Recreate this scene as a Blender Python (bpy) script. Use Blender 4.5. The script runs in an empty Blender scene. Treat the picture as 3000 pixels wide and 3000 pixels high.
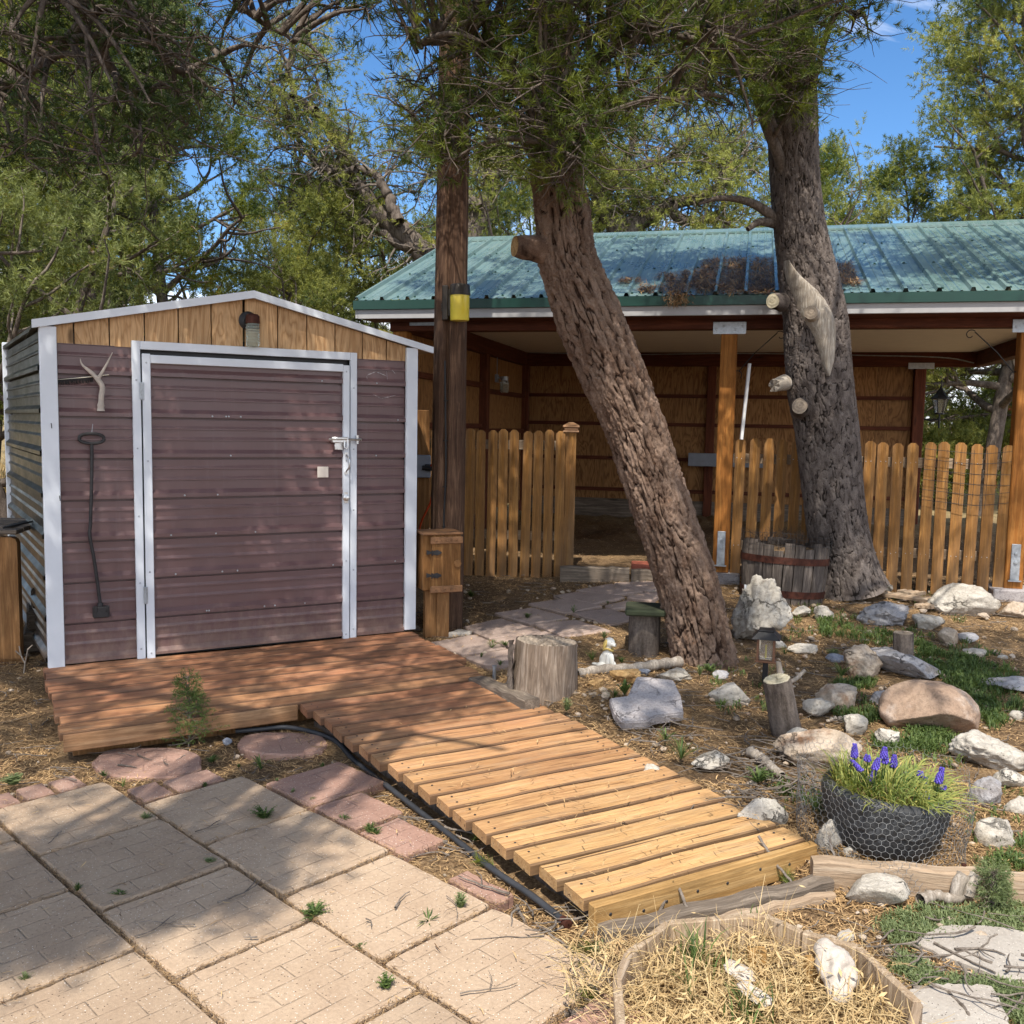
import bpy, bmesh, math, random
import numpy as np
from mathutils import Vector, Matrix, Euler
random.seed(7)
RNG = np.random.default_rng(11)
SC = bpy.context.scene
COL = SC.collection
R = math.radians

# ------------------------------------------------------------------ camera
FPX, EYE = 2750.0, 1.6                      # focal length in photo pixels (3000 px wide), eye height
PITCH, ROLL = math.atan(255/FPX), 0.018
_f = np.array([0, math.cos(PITCH), -math.sin(PITCH)])
_u = np.array([0, math.sin(PITCH), math.cos(PITCH)])
_r = np.array([1., 0, 0])
CR = _r*math.cos(ROLL)+_u*math.sin(ROLL)
CU = -_r*math.sin(ROLL)+_u*math.cos(ROLL)
CF = _f
cam = bpy.data.cameras.new('camera'); camo = bpy.data.objects.new('camera', cam); COL.objects.link(camo)
M3 = Matrix((CR, CU, -CF)).transposed()
camo.matrix_world = Matrix.Translation((0, 0, EYE)) @ M3.to_4x4()
cam.sensor_width = 36; cam.lens = 36*FPX/3000; cam.clip_end = 2000
SC.camera = camo

def ray(px, py):
    d = CF+CR*(px-1500)/FPX-CU*(py-1500)/FPX
    return d/d[1]
def at(px, py, Y):                           # world point seen at a photo pixel, Y metres ahead
    return np.array([0, 0, EYE])+ray(px, py)*Y
def sm(a, b, x):
    t = np.clip((x-a)/(b-a), 0, 1); return t*t*(3-2*t)
def ground_z(x, y):
    x = np.asarray(x, float); y = np.asarray(y, float)
    gl = np.interp(y, [0, 4.6, 6.2, 7.2, 8.4, 9.2, 16, 40], [-.10, -.10, -.02, .0, .21, .31, .36, 1.0])
    gr = np.interp(y, [0, 3.38, 3.50, 4.7, 6.1, 7.3, 8.2, 9.2, 16, 40], [-.10, -.10, -.05, .03, .12, .22, .27, .31, .36, 1.0])
    xb = np.interp(y, [2.5, 3.4, 5.4, 6.2, 7.5, 9], [1.35, 1.0, -.2, .05, .3, .3])
    wd = .35+.9*sm(5.8, 7.2, y); w = sm(-wd, wd, x-xb)
    return gl*(1-w)+gr*w
def G(px, py, dz=0.0):                       # ground point seen at a photo pixel
    d = ray(px, py); lo, hi = 1.0, 40.0
    for k in range(40):
        m = .5*(lo+hi); p = d*m
        if EYE+p[2] > ground_z(p[0], p[1])+dz: lo = m
        else: hi = m
    p = d*lo
    return np.array([p[0], p[1], EYE+p[2]])

# ------------------------------------------------------------------ numpy noise
def _hash(ix, iy, iz, s):
    h = (ix*374761393+iy*668265263+iz*2147483647+s*974634777) & 0xffffffff
    h = ((h ^ (h >> 13))*1274126177) & 0xffffffff
    h = ((h ^ (h >> 16))*2246822519) & 0xffffffff
    return ((h ^ (h >> 15)) & 0xffffff)/float(0xffffff)
def vnoise(P, s=0):
    P = np.asarray(P, float); i = np.floor(P).astype(np.int64); f = P-i; f = f*f*(3-2*f)
    out = 0
    for dx in (0, 1):
        for dy in (0, 1):
            for dz in (0, 1):
                w = (f[:, 0] if dx else 1-f[:, 0])*(f[:, 1] if dy else 1-f[:, 1])*(f[:, 2] if dz else 1-f[:, 2])
                out = out+w*_hash(i[:, 0]+dx, i[:, 1]+dy, i[:, 2]+dz, s)
    return out*2-1
def fbm(P, s=0, oct=4, lac=2.1, gain=.5):
    P = np.asarray(P, float); a, t = 1., 0
    for o in range(oct):
        t = t+a*vnoise(P, s+o*17); P = P*lac; a *= gain
    return t
def worley(P, s=0):                          # 2-D F1, F2 with the first axis wrapping at integer period per[0]
    P = np.asarray(P, float); i = np.floor(P).astype(np.int64)
    f1 = np.full(len(P), 9.); f2 = np.full(len(P), 9.); idv = np.zeros(len(P))
    per = worley.per
    for dx in (-1, 0, 1):
        for dy in (-1, 0, 1):
            cx, cy = i[:, 0]+dx, i[:, 1]+dy
            wx = cx % per if per else cx
            z0 = np.zeros_like(cx)
            px = cx+_hash(wx, cy, z0, s); py = cy+_hash(wx, cy, z0+1, s)
            d = np.hypot(P[:, 0]-px, P[:, 1]-py)
            idn = _hash(wx, cy, z0+2, s)
            near = d < f1
            f2 = np.where(near, f1, np.minimum(f2, d)); idv = np.where(near, idn, idv); f1 = np.where(near, d, f1)
    return f1, f2, idv
worley.per = 0

# ------------------------------------------------------------------ mesh helpers
def mesh_np(name, V, F, mats=(), attrs=None, smooth=False, fmat=None):
    """V (n,3); F list of arrays of faces, each (m,k)"""
    me = bpy.data.meshes.new(name)
    V = np.asarray(V, np.float32)
    if not isinstance(F, list): F = [F]
    F = [np.asarray(f, np.int32) for f in F if len(f)]
    nl = sum(f.size for f in F); nf = sum(len(f) for f in F)
    me.vertices.add(len(V)); me.vertices.foreach_set('co', V.ravel())
    me.loops.add(nl); me.loops.foreach_set('vertex_index', np.concatenate([f.ravel() for f in F]))
    me.polygons.add(nf)
    tot = np.concatenate([np.full(len(f), f.shape[1], np.int32) for f in F])
    st = np.concatenate([[0], np.cumsum(tot)[:-1]]).astype(np.int32)
    me.polygons.foreach_set('loop_start', st)
    me.polygons.foreach_set('loop_total', tot)
    for m in mats: me.materials.append(m)
    if fmat is not None: me.polygons.foreach_set('material_index', np.asarray(fmat, np.int32))
    me.update(calc_edges=True)
    me.polygons.foreach_set('use_smooth', np.full(nf, bool(smooth)))
    for k, (dom, arr) in (attrs or {}).items():
        a = me.attributes.new(k, 'FLOAT', dom); a.data.foreach_set('value', np.asarray(arr, np.float32))
    return me
def link(name, me, parent=None, loc=None, rot=None):
    o = bpy.data.objects.new(name, me); COL.objects.link(o)
    if parent is not None: o.parent = parent
    if loc is not None: o.location = loc
    if rot is not None: o.rotation_euler = rot
    return o
def tag(o, label=None, cat=None, group=None, kind=None):
    if label: o['label'] = label
    if cat: o['category'] = cat
    if group: o['group'] = group
    if kind: o['kind'] = kind
    return o
def thing(name, label, cat, loc=(0, 0, 0), rz=0.0, group=None, rot=None):
    o = bpy.data.objects.new(name, None); COL.objects.link(o); o.empty_display_size = .1
    o.location = loc; o.rotation_euler = rot if rot is not None else (0, 0, rz)
    return tag(o, label, cat, group)
def copy_tree(o, parent=None):
    c = o.copy(); COL.objects.link(c); c.parent = parent
    for ch in list(o.children): copy_tree(ch, c)
    return c

class MB:
    """collects shapes into ONE mesh"""
    def __init__(s): s.V = []; s.F3 = []; s.F4 = []; s.n = 0; s.P = []
    def add(s, V, F):
        V = np.asarray(V, float)
        for f in F:
            f = [i+s.n for i in f]
            if len(f) == 4: s.F4.append(f)
            elif len(f) == 3: s.F3.append(f)
            else: s.P.append(f)
        s.V.append(V); s.n += len(V); return s
    def addnp(s, V, Q):
        s.V.append(np.asarray(V, float)); s.F4.extend((np.asarray(Q)+s.n).tolist()); s.n += len(V); return s
    def box(s, x0, x1, y0, y1, z0, z1, b=0.0, M=None, jit=0):
        """box with chamfered edges"""
        if x1 < x0: x0, x1 = x1, x0
        if y1 < y0: y0, y1 = y1, y0
        if z1 < z0: z0, z1 = z1, z0
        b = min(b, .49*(x1-x0), .49*(y1-y0), .49*(z1-z0))
        if b <= 0:
            V = np.array([(x, y, z) for z in (z0, z1) for y in (y0, y1) for x in (x0, x1)], float)
            F = [(0, 2, 3, 1), (4, 5, 7, 6), (0, 1, 5, 4), (2, 6, 7, 3), (0, 4, 6, 2), (1, 3, 7, 5)]
        else:
            V = []; idx = {}
            X = (x0, x1); Y = (y0, y1); Z = (z0, z1)
            for k in (0, 1):
                for j in (0, 1):
                    for i in (0, 1):
                        sx, sy, sz = (1-2*i)*b, (1-2*j)*b, (1-2*k)*b
                        for a, (ox, oy, oz) in enumerate(((0, sy, sz), (sx, 0, sz), (sx, sy, 0))):
                            idx[(i, j, k, a)] = len(V); V.append((X[i]+ox, Y[j]+oy, Z[k]+oz))
            V = np.array(V, float); F = []
            for i in (0, 1):
                q = [(i, 0, 0), (i, 1, 0), (i, 1, 1), (i, 0, 1)]; f = [idx[c+(0,)] for c in q]; F.append(f if i else f[::-1])
                q = [(0, i, 0), (1, i, 0), (1, i, 1), (0, i, 1)]; f = [idx[c+(1,)] for c in q]; F.append(f[::-1] if i else f)
                q = [(0, 0, i), (1, 0, i), (1, 1, i), (0, 1, i)]; f = [idx[c+(2,)] for c in q]; F.append(f if i else f[::-1])
            for j in (0, 1):
                for k in (0, 1):
                    F.append([idx[(0, j, k, 1)], idx[(1, j, k, 1)], idx[(1, j, k, 2)], idx[(0, j, k, 2)]])
                    F.append([idx[(j, 0, k, 0)], idx[(j, 1, k, 0)], idx[(j, 1, k, 2)], idx[(j, 0, k, 2)]])
                    F.append([idx[(j, k, 0, 0)], idx[(j, k, 1, 0)], idx[(j, k, 1, 1)], idx[(j, k, 0, 1)]])
            for c in idx:
                if c[3] == 0: F.append([idx[c[:3]+(0,)], idx[c[:3]+(1,)], idx[c[:3]+(2,)]])
        if M is not None: V = V@np.array(M.to_3x3()).T+np.array(M.translation)
        return s.add(V, F)
    def prism(s, poly, z0, z1, axis='z', M=None):
        """polygon extruded along an axis; poly of 2-D points (the two other axes in order)"""
        n = len(poly); V = []
        for z in (z0, z1):
            for a, b in poly:
                V.append({'z': (a, b, z), 'y': (a, z, b), 'x': (z, a, b)}[axis])
        F = [list(range(n))[::-1], list(range(n, 2*n))]+[[i, (i+1) % n, n+(i+1) % n, n+i] for i in range(n)]
        V = np.array(V, float)
        if M is not None: V = V@np.array(M.to_3x3()).T+np.array(M.translation)
        return s.add(V, F)
    def tube(s, pts, r, k=8, cap=True, M=None):
        V, Q = tube_np(pts, r, k)
        if M is not None: V = V@np.array(M.to_3x3()).T+np.array(M.translation)
        n0 = s.n; s.addnp(V, Q)
        if cap:
            m = len(V)//k
            s.P.append([n0+i for i in range(k)][::-1]); s.P.append([n0+(m-1)*k+i for i in range(k)])
        return s
    def lathe(s, prof, k=24, M=None, closed=False):
        """profile [(r,z)...] about z"""
        a = np.linspace(0, 2*np.pi, k, endpoint=False); V = []
        for r, z in prof: V.append(np.stack([r*np.cos(a), r*np.sin(a), np.full(k, z)], 1))
        V = np.concatenate(V); m = len(prof)
        if M is not None: V = V@np.array(M.to_3x3()).T+np.array(M.translation)
        Q = [[j*k+i, j*k+(i+1) % k, (j+1)*k+(i+1) % k, (j+1)*k+i] for j in range(m-1) for i in range(k)]
        n0 = s.n; s.addnp(V, Q)
        if not closed:
            s.P.append([n0+i for i in range(k)][::-1]); s.P.append([n0+(m-1)*k+i for i in range(k)])
        return s
    def mesh(s, name, mat, smooth=False, angle=None):
        V = np.concatenate(s.V)
        me = bpy.data.meshes.new(name)
        me.from_pydata(V.tolist(), [], s.F4+s.F3+s.P)
        if mat is not None: me.materials.append(mat)
        bm = bmesh.new(); bm.from_mesh(me); bmesh.ops.recalc_face_normals(bm, faces=bm.faces)
        if smooth:
            for f in bm.faces: f.smooth = True
            for e in bm.edges:
                if len(e.link_faces) == 2 and e.calc_face_angle(0) > R(angle or 40): e.smooth = False
        bm.to_mesh(me); bm.free(); me.update()
        return me
    def obj(s, name, mat, parent=None, smooth=False, angle=None, loc=None, rot=None):
        return link(name, s.mesh(name, mat, smooth, angle), parent, loc, rot)

def tube_np(pts, r, k=6):
    P = np.asarray(pts, float); n = len(P); r = np.broadcast_to(np.asarray(r, float), (n,))
    T = np.gradient(P, axis=0); T /= np.linalg.norm(T, axis=1)[:, None]+1e-12
    ref = np.array([0.31, 0.17, .93]) if abs(T[0, 2]) < .9 else np.array([.95, .2, .1])
    N = np.zeros_like(P)
    for i in range(n):
        v = ref-T[i]*(ref@T[i]); v /= np.linalg.norm(v)+1e-12; N[i] = v; ref = v
    B = np.cross(T, N)
    a = np.linspace(0, 2*np.pi, k, endpoint=False)
    V = P[:, None, :]+r[:, None, None]*(np.cos(a)[None, :, None]*N[:, None, :]+np.sin(a)[None, :, None]*B[:, None, :])
    idx = np.arange(n*k).reshape(n, k); nx = np.roll(idx, -1, 1)
    Q = np.stack([idx[:-1], nx[:-1], nx[1:], idx[1:]], -1).reshape(-1, 4)
    return V.reshape(-1, 3), Q
def tubes_mesh(name, lst, mat, k=5, smooth=True):
    """many tubes into ONE mesh: lst of (pts, radii[, k])"""
    Vs, Qs, n = [], [], 0
    for t in lst:
        V, Q = tube_np(t[0], t[1], t[2] if len(t) > 2 else k)
        Vs.append(V); Qs.append(Q+n); n += len(V)
    return mesh_np(name, np.concatenate(Vs), np.concatenate(Qs), [mat], smooth=smooth)
def smooth_path(pts, n):
    """Catmull-Rom through the points"""
    P = np.asarray(pts, float); P = np.vstack([2*P[0]-P[1], P, 2*P[-1]-P[-2]])
    out = []; m = len(P)-3
    for t in np.linspace(0, m-1e-6, n):
        i = int(t); f = t-i; a, b, c, d = P[i:i+4]
        out.append(.5*((2*b)+(-a+c)*f+(2*a-5*b+4*c-d)*f*f+(-a+3*b-3*c+d)*f**3))
    return np.array(out)
def rotz(a): return Matrix.Rotation(a, 4, 'Z')
def TR(x, y, z): return Matrix.Translation((x, y, z))
ABS = []                                    # (main part, small hardware) pairs merged at the end
def absorb(main, extra):
    """join a small mesh into a part's mesh (both share a parent frame), keeping its material"""
    bm = bmesh.new(); bm.from_mesh(main.data); k = len(main.data.materials); n0 = len(bm.faces)
    e = extra.data.copy(); e.transform(main.matrix_basis.inverted()@extra.matrix_basis if main.parent == extra.parent else extra.matrix_basis); bm.from_mesh(e); bm.faces.ensure_lookup_table()
    for f in bm.faces[n0:]: f.material_index = k
    bm.to_mesh(main.data); bm.free(); main.data.materials.append(extra.data.materials[0]); bpy.data.objects.remove(extra)
# ------------------------------------------------------------------ materials
class NT:
    def __init__(s, name):
        s.m = bpy.data.materials.new(name); s.m.use_nodes = True; s.t = s.m.node_tree
        s.t.nodes.clear(); s.out = s.n('ShaderNodeOutputMaterial'); s.b = s.n('ShaderNodeBsdfPrincipled')
        s.l(s.b.outputs[0], s.out.inputs[0])
    def n(s, t, **k):
        x = s.t.nodes.new(t)
        for a, v in k.items(): setattr(x, a, v)
        return x
    def l(s, a, b): s.t.links.new(a, b)
    def coord(s, kind='Object'):
        return s.n('ShaderNodeTexCoord').outputs[kind]
    def map(s, vec, scale=(1, 1, 1), loc=(0, 0, 0), rot=(0, 0, 0)):
        m = s.n('ShaderNodeMapping'); s.l(vec, m.inputs[0]); m.inputs['Scale'].default_value = scale
        m.inputs['Location'].default_value = loc; m.inputs['Rotation'].default_value = rot; return m.outputs[0]
    def noise(s, vec, scale=5, detail=5, rough=.6, dist=0, out='Fac'):
        x = s.n('ShaderNodeTexNoise'); s.l(vec, x.inputs['Vector']); x.inputs['Scale'].default_value = scale
        x.inputs['Detail'].default_value = detail; x.inputs['Roughness'].default_value = rough; x.inputs['Distortion'].default_value = dist
        return x.outputs[out]
    def vor(s, vec, scale=5, feature='F1', out='Distance', rand=1):
        x = s.n('ShaderNodeTexVoronoi', feature=feature); s.l(vec, x.inputs['Vector']); x.inputs['Scale'].default_value = scale
        x.inputs['Randomness'].default_value = rand; return x.outputs[out]
    def ramp(s, fac, stops, interp='LINEAR'):
        x = s.n('ShaderNodeValToRGB'); s.l(fac, x.inputs[0]); e = x.color_ramp; e.interpolation = interp
        while len(e.elements) > 1: e.elements.remove(e.elements[-1])
        for i, (p, c) in enumerate(stops):
            el = e.elements[0] if i == 0 else e.elements.new(p)
            el.position = p
            if isinstance(c, (int, float)): c = (c, c, c)
            el.color = (*c[:3], 1)
        return x.outputs[0]
    def mix(s, fac, a, b, mode='MIX'):
        x = s.n('ShaderNodeMix', data_type='RGBA', blend_type=mode)
        for v, i in ((fac, 0), (a, 6), (b, 7)):
            if hasattr(v, 'is_output') or hasattr(v, 'links'): s.l(v, x.inputs[i])
            elif isinstance(v, (int, float)) and i == 0: x.inputs[0].default_value = v
            else: x.inputs[i].default_value = (*v[:3], 1) if not isinstance(v, (int, float)) else (v, v, v, 1)
        return x.outputs[2]
    def math(s, op, a, b=0.0, c=None, clamp=False):
        x = s.n('ShaderNodeMath', operation=op, use_clamp=clamp)
        for v, i in ((a, 0), (b, 1), (c, 2)):
            if v is None: continue
            if isinstance(v, (int, float)): x.inputs[i].default_value = v
            else: s.l(v, x.inputs[i])
        return x.outputs[0]
    def attr(s, name):
        return s.n('ShaderNodeAttribute', attribute_name=name).outputs['Fac']
    def island(s): return s.n('ShaderNodeNewGeometry').outputs['Random Per Island']
    def objrand(s): return s.n('ShaderNodeObjectInfo').outputs['Random']
    def color(s, c):
        if isinstance(c, tuple): s.b.inputs['Base Color'].default_value = (*c, 1)
        else: s.l(c, s.b.inputs['Base Color'])
    def set(s, rough=.8, spec=.3, metal=0.0, **k):
        if isinstance(rough, (int, float)): s.b.inputs['Roughness'].default_value = rough
        else: s.l(rough, s.b.inputs['Roughness'])
        s.b.inputs['Specular IOR Level'].default_value = spec; s.b.inputs['Metallic'].default_value = metal
        for a, v in k.items(): s.b.inputs[a].default_value = v
        return s
    def bump(s, h, dist=.01, strength=1.0):
        x = s.n('ShaderNodeBump'); s.l(h, x.inputs['Height']); x.inputs['Distance'].default_value = dist
        x.inputs['Strength'].default_value = strength; s.l(x.outputs[0], s.b.inputs['Normal']); return s

def wood(name, dark, mid, light, axis='x', var=.35, fine=1.0, rough=.75, knots=True, grey=None, greyamt=.5, bump=.002):
    """timber with grain along one object axis, each board of a mesh a little different"""
    t = NT(name); isl = t.island(); obj = t.objrand()
    c = t.coord(); st = {'x': (.06, 1, 1), 'y': (1, .06, 1), 'z': (1, 1, .06)}[axis]
    off = t.n('ShaderNodeVectorMath', operation='ADD')
    cmb = t.n('ShaderNodeCombineXYZ'); k = t.math('MULTIPLY', t.math('ADD', isl, obj), 37.0)
    for i in range(3): t.l(k, cmb.inputs[i])
    t.l(c, off.inputs[0]); t.l(cmb.outputs[0], off.inputs[1]); v = t.map(off.outputs[0], st)
    n1 = t.noise(v, 26*fine, 6, .62, 1.3)
    n2 = t.noise(v, 130*fine, 3, .7)
    rings = t.math('PINGPONG', t.math('MULTIPLY', n1, 5.0), .5)
    col = t.ramp(n1, [(.28, dark), (.5, mid), (.72, light)])
    col = t.mix(t.math('MULTIPLY', rings, .8), col, dark, 'MIX')
    streak = t.ramp(n2, [(.38, .62), (.62, 1.0)])
    col = t.mix(.7, col, streak, 'MULTIPLY')
    if knots:
        kv = t.map(off.outputs[0], {'x': (1.3, 7, 7), 'y': (7, 1.3, 7), 'z': (7, 7, 1.3)}[axis])
        kd = t.vor(kv, 1.0); km = t.ramp(kd, [(.05, 1.0), (.13, 0.0)])
        col = t.mix(t.math('MULTIPLY', km, .75), col, tuple(x*.45 for x in dark))
    if grey:
        gm = t.ramp(t.noise(t.map(c, st), 5, 5, .7), [(.5-.3*greyamt, 0.), (.85-.3*greyamt, 1.)])
        col = t.mix(gm, col, grey)
    br = t.math('ADD', t.math('MULTIPLY', isl, var), 1-var/2)
    hs = t.n('ShaderNodeHueSaturation'); t.l(col, hs.inputs['Color']); t.l(br, hs.inputs['Value'])
    dirt = t.ramp(t.noise(c, 3, 5, .7), [(.3, .72), (.62, 1.0)])
    t.color(t.mix(.8, hs.outputs[0], dirt, 'MULTIPLY')); t.set(rough, .25)
    t.bump(t.math('ADD', n1, t.math('MULTIPLY', n2, .6)), bump); return t.m

def plain(name, c, rough=.6, spec=.4, metal=0.0, var=.12, scale=8, bump=0, bscale=60):
    t = NT(name); v = t.coord()
    n = t.noise(v, scale, 5, .65)
    a = tuple(x*(1-var) for x in c); b = tuple(min(1, x*(1+var)) for x in c)
    t.color(t.ramp(n, [(.3, a), (.7, b)])); t.set(t.ramp(n, [(.3, rough*.85), (.7, min(1, rough*1.15))]), spec, metal)
    if bump: t.bump(t.noise(v, bscale, 4, .6), bump)
    return t.m

M = {}
M['white'] = plain('white_trim_paint', (.62, .66, .72), .45, .4, var=.06, scale=3)
M['trimgrey'] = plain('grey_fascia', (.34, .335, .34), .6, .3, var=.08)
M['wire'] = plain('old_netting_wire', (.30, .30, .30), .5, .5, .6, .4, 30)
M['strap'] = plain('brown_strap', (.22, .11, .05), .7, var=.3, scale=30)
M['galv'] = plain('galvanised_steel', (.40, .43, .46), .45, .5, .6, .25, 30)
M['steel'] = plain('bright_steel', (.62, .62, .62), .3, .5, .9, .15, 30)
M['black'] = plain('black_metal', (.018, .018, .02), .45, .4, .2, .3)
M['iron'] = plain('dark_iron', (.035, .034, .036), .55, .5, .5, .35, 40, .002)
M['rust'] = plain('rusty_hoop', (.065, .022, .014), .75, .3, .3, .5, 25, .002)
M['hose'] = plain('black_poly_pipe', (.035, .037, .042), .5, .4, 0, .3)
M['orange'] = plain('orange_cord', (.75, .08, .015), .5)
M['ply'] = None
M['ceil'] = plain('ceiling_board', (.82, .77, .69), .8, .2, var=.05)
M['bone'] = plain('bleached_bone', (.44, .39, .34), .7, .3, var=.15, scale=30, bump=.002)
M['ceramic'] = plain('white_glazed_ceramic', (.72, .70, .64), .4, .5, var=.1, scale=25)
M['yellowceramic'] = plain('yellowed_ceramic', (.55, .40, .12), .5, .4, var=.3, scale=40)
M['plastic'] = plain('white_plastic', (.75, .75, .75), .4)
M['feather'] = plain('dark_feather', (.02, .018, .018), .8, .2)
M['quill'] = plain('pale_quill', (.6, .55, .45), .6)

def siding(name, base):
    t = NT(name); v = t.coord()
    n = t.noise(t.map(v, (.5, 1, 3)), 3, 6, .7); d = t.noise(v, 90, 3, .7)
    col = t.ramp(n, [(.3, tuple(x*.88 for x in base)), (.65, base), (.85, tuple(min(1, x*1.12+.005) for x in base))])
    col = t.mix(t.ramp(d, [(.68, 0.), (.82, .12)]), col, (.3, .26, .24))
    sz = t.n('ShaderNodeSeparateXYZ'); t.l(v, sz.inputs[0]); sp = t.noise(t.map(v, (1, 1, .5)), 14, 6, .75)
    low = t.ramp(t.math('SUBTRACT', t.math('MULTIPLY', sp, .55), t.math('MULTIPLY', sz.outputs[2], .55)), [(.10, 0.), (.32, .55)])
    col = t.mix(low, col, (.30, .215, .16))
    st = t.ramp(t.noise(t.map(v, (7, 7, .35)), 3, 5, .7), [(.55, 0.), (.8, .3)]); col = t.mix(st, col, (.22, .17, .165))
    t.color(col); t.set(t.ramp(n, [(.3, .27), (.8, .5)]), .55 if base[0] > .05 else .22); t.bump(n, .001); return t.m
M['siding'] = siding('brown_ribbed_steel', (.125, .069, .070))
M['siding_side'] = siding('ribbed_steel_dark_reflection', (.020, .020, .017));  # side's dark tree reflection put into its base colour
def roofmat():
    t = NT('green_roof_steel'); v = t.coord()
    n = t.noise(v, 2.2, 6, .7); n2 = t.noise(t.map(v, (6, .6, 1)), 4, 4, .7)
    col = t.ramp(n, [(.3, (.085, .155, .15)), (.7, (.15, .225, .21))])
    col = t.mix(t.ramp(n2, [(.45, 0.), (.8, .35)]), col, (.30, .36, .34))
    t.color(col); t.set(t.ramp(n, [(.3, .22), (.7, .36)]), .7); return t.m
M['roof'] = roofmat()
M['greentrim'] = plain('green_drip_edge', (.008, .042, .032), .4, .4, var=.1)
M['deck'] = None
def deckmat():
    """boards stained red by the shed that fade to bare yellow timber along the walkway (attribute 'fade' per board)"""
    t = NT('deck_boards'); isl = t.island(); c = t.coord(); fade = t.attr('fade')
    off = t.n('ShaderNodeVectorMath', operation='ADD'); cmb = t.n('ShaderNodeCombineXYZ'); k = t.math('MULTIPLY', isl, 41.0)
    for i in range(3): t.l(k, cmb.inputs[i])
    t.l(c, off.inputs[0]); t.l(cmb.outputs[0], off.inputs[1])
    v = t.map(off.outputs[0], (.05, 1, 1)); n1 = t.noise(v, 30, 6, .65, 1.2); n2 = t.noise(v, 160, 3, .7)
    red = t.ramp(n1, [(.25, (.24, .095, .048)), (.5, (.37, .165, .085)), (.75, (.46, .23, .125))])
    tan = t.ramp(n1, [(.25, (.40, .215, .085)), (.5, (.545, .325, .14)), (.75, (.635, .415, .205))])
    wv = t.math('ADD', fade, t.math('MULTIPLY', t.math('SUBTRACT', t.noise(c, 2.4, 5, .7), .5), .9), clamp=True)
    col = t.mix(wv, red, tan)
    col = t.mix(.75, col, t.ramp(n2, [(.36, .55), (.62, 1.0)]), 'MULTIPLY')
    kd = t.vor(t.map(off.outputs[0], (1.2, 8, 8)), 1.0); km = t.ramp(kd, [(.04, 1.), (.11, 0.)])
    col = t.mix(t.math('MULTIPLY', km, .7), col, (.09, .035, .015))
    gw = t.ramp(t.noise(t.map(c, (.5, 2, 1)), 5, 6, .75), [(.52, 0.), (.75, .55)]); col = t.mix(gw, col, (.27, .21, .15))
    crack = t.ramp(t.noise(t.map(off.outputs[0], (.025, 1, 1)), 60, 2, .5), [(.30, 1.), (.345, 0.)])
    col = t.mix(t.math('MULTIPLY', crack, .8), col, (.07, .035, .018))
    col = t.mix(t.math('MULTIPLY', t.attr('edge'), .72), col, (.075, .043, .028))  # weathered dark board sides, with the gap shade painted into the colour
    hs = t.n('ShaderNodeHueSaturation'); t.l(col, hs.inputs['Color'])
    t.l(t.math('ADD', t.math('MULTIPLY', isl, .28), .86), hs.inputs['Value'])
    t.color(hs.outputs[0]); t.set(.72, .28); t.bump(t.math('ADD', t.math('MULTIPLY', n2, .6), t.math('SUBTRACT', n1, crack)), .0025); return t.m
M['deck'] = deckmat()
M['fascia'] = wood('yellow_timber', (.30, .16, .05), (.47, .285, .11), (.58, .38, .17), 'x', .15)
M['grain_end'] = plain('board_end_grain', (.30, .22, .13), .85, .2, var=.35, scale=60, bump=.002)
M['fence'] = wood('stained_fence', (.17, .07, .015), (.36, .165, .038), (.48, .25, .072), 'z', .6, grey=(.21, .145, .09), greyamt=.3)
M['post'] = wood('orange_post', (.23, .08, .014), (.42, .165, .034), (.52, .235, .06), 'z', .25)
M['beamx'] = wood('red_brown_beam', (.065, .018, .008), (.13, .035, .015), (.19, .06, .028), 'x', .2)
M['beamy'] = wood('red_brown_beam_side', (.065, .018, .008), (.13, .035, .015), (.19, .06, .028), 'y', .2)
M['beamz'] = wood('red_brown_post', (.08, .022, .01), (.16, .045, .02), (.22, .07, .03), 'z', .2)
M['pole'] = wood('creosote_pole', (.045, .025, .016), (.15, .082, .05), (.26, .16, .10), 'z', .1, 1.6, .85, False, bump=.006)
M['oldwood'] = wood('grey_old_timber', (.09, .07, .055), (.20, .16, .125), (.33, .27, .21), 'x', .3, 1.3, .9, True, bump=.004)
M['oldwoodz'] = wood('grey_old_timber_up', (.06, .048, .04), (.14, .115, .10), (.25, .21, .18), 'z', .5, 1.4, .9, True, bump=.004)
M['tantimber'] = wood('pale_edging_timber', (.28, .19, .12), (.44, .33, .23), (.56, .45, .34), 'x', .2, 1.2, .85, True, bump=.004)
M['tancross'] = wood('sawn_board_upright_grain', (.26, .17, .10), (.50, .38, .26), (.66, .53, .39), 'z', .2, 1.5, .85, False, bump=.004)
M['boxwood'] = wood('varnished_box_wood', (.12, .05, .014), (.28, .13, .04), (.40, .21, .08), 'z', .3)
M['brownwood'] = wood('brown_stained_board', (.15, .07, .024), (.29, .145, .055), (.38, .21, .09), 'z', .2)
M['mossy'] = wood('mossy_board', (.022, .022, .016), (.045, .052, .034), (.075, .085, .055), 'x', .2, 1.2, .9, False, grey=(.10, .125, .06), greyamt=.5)
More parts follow.
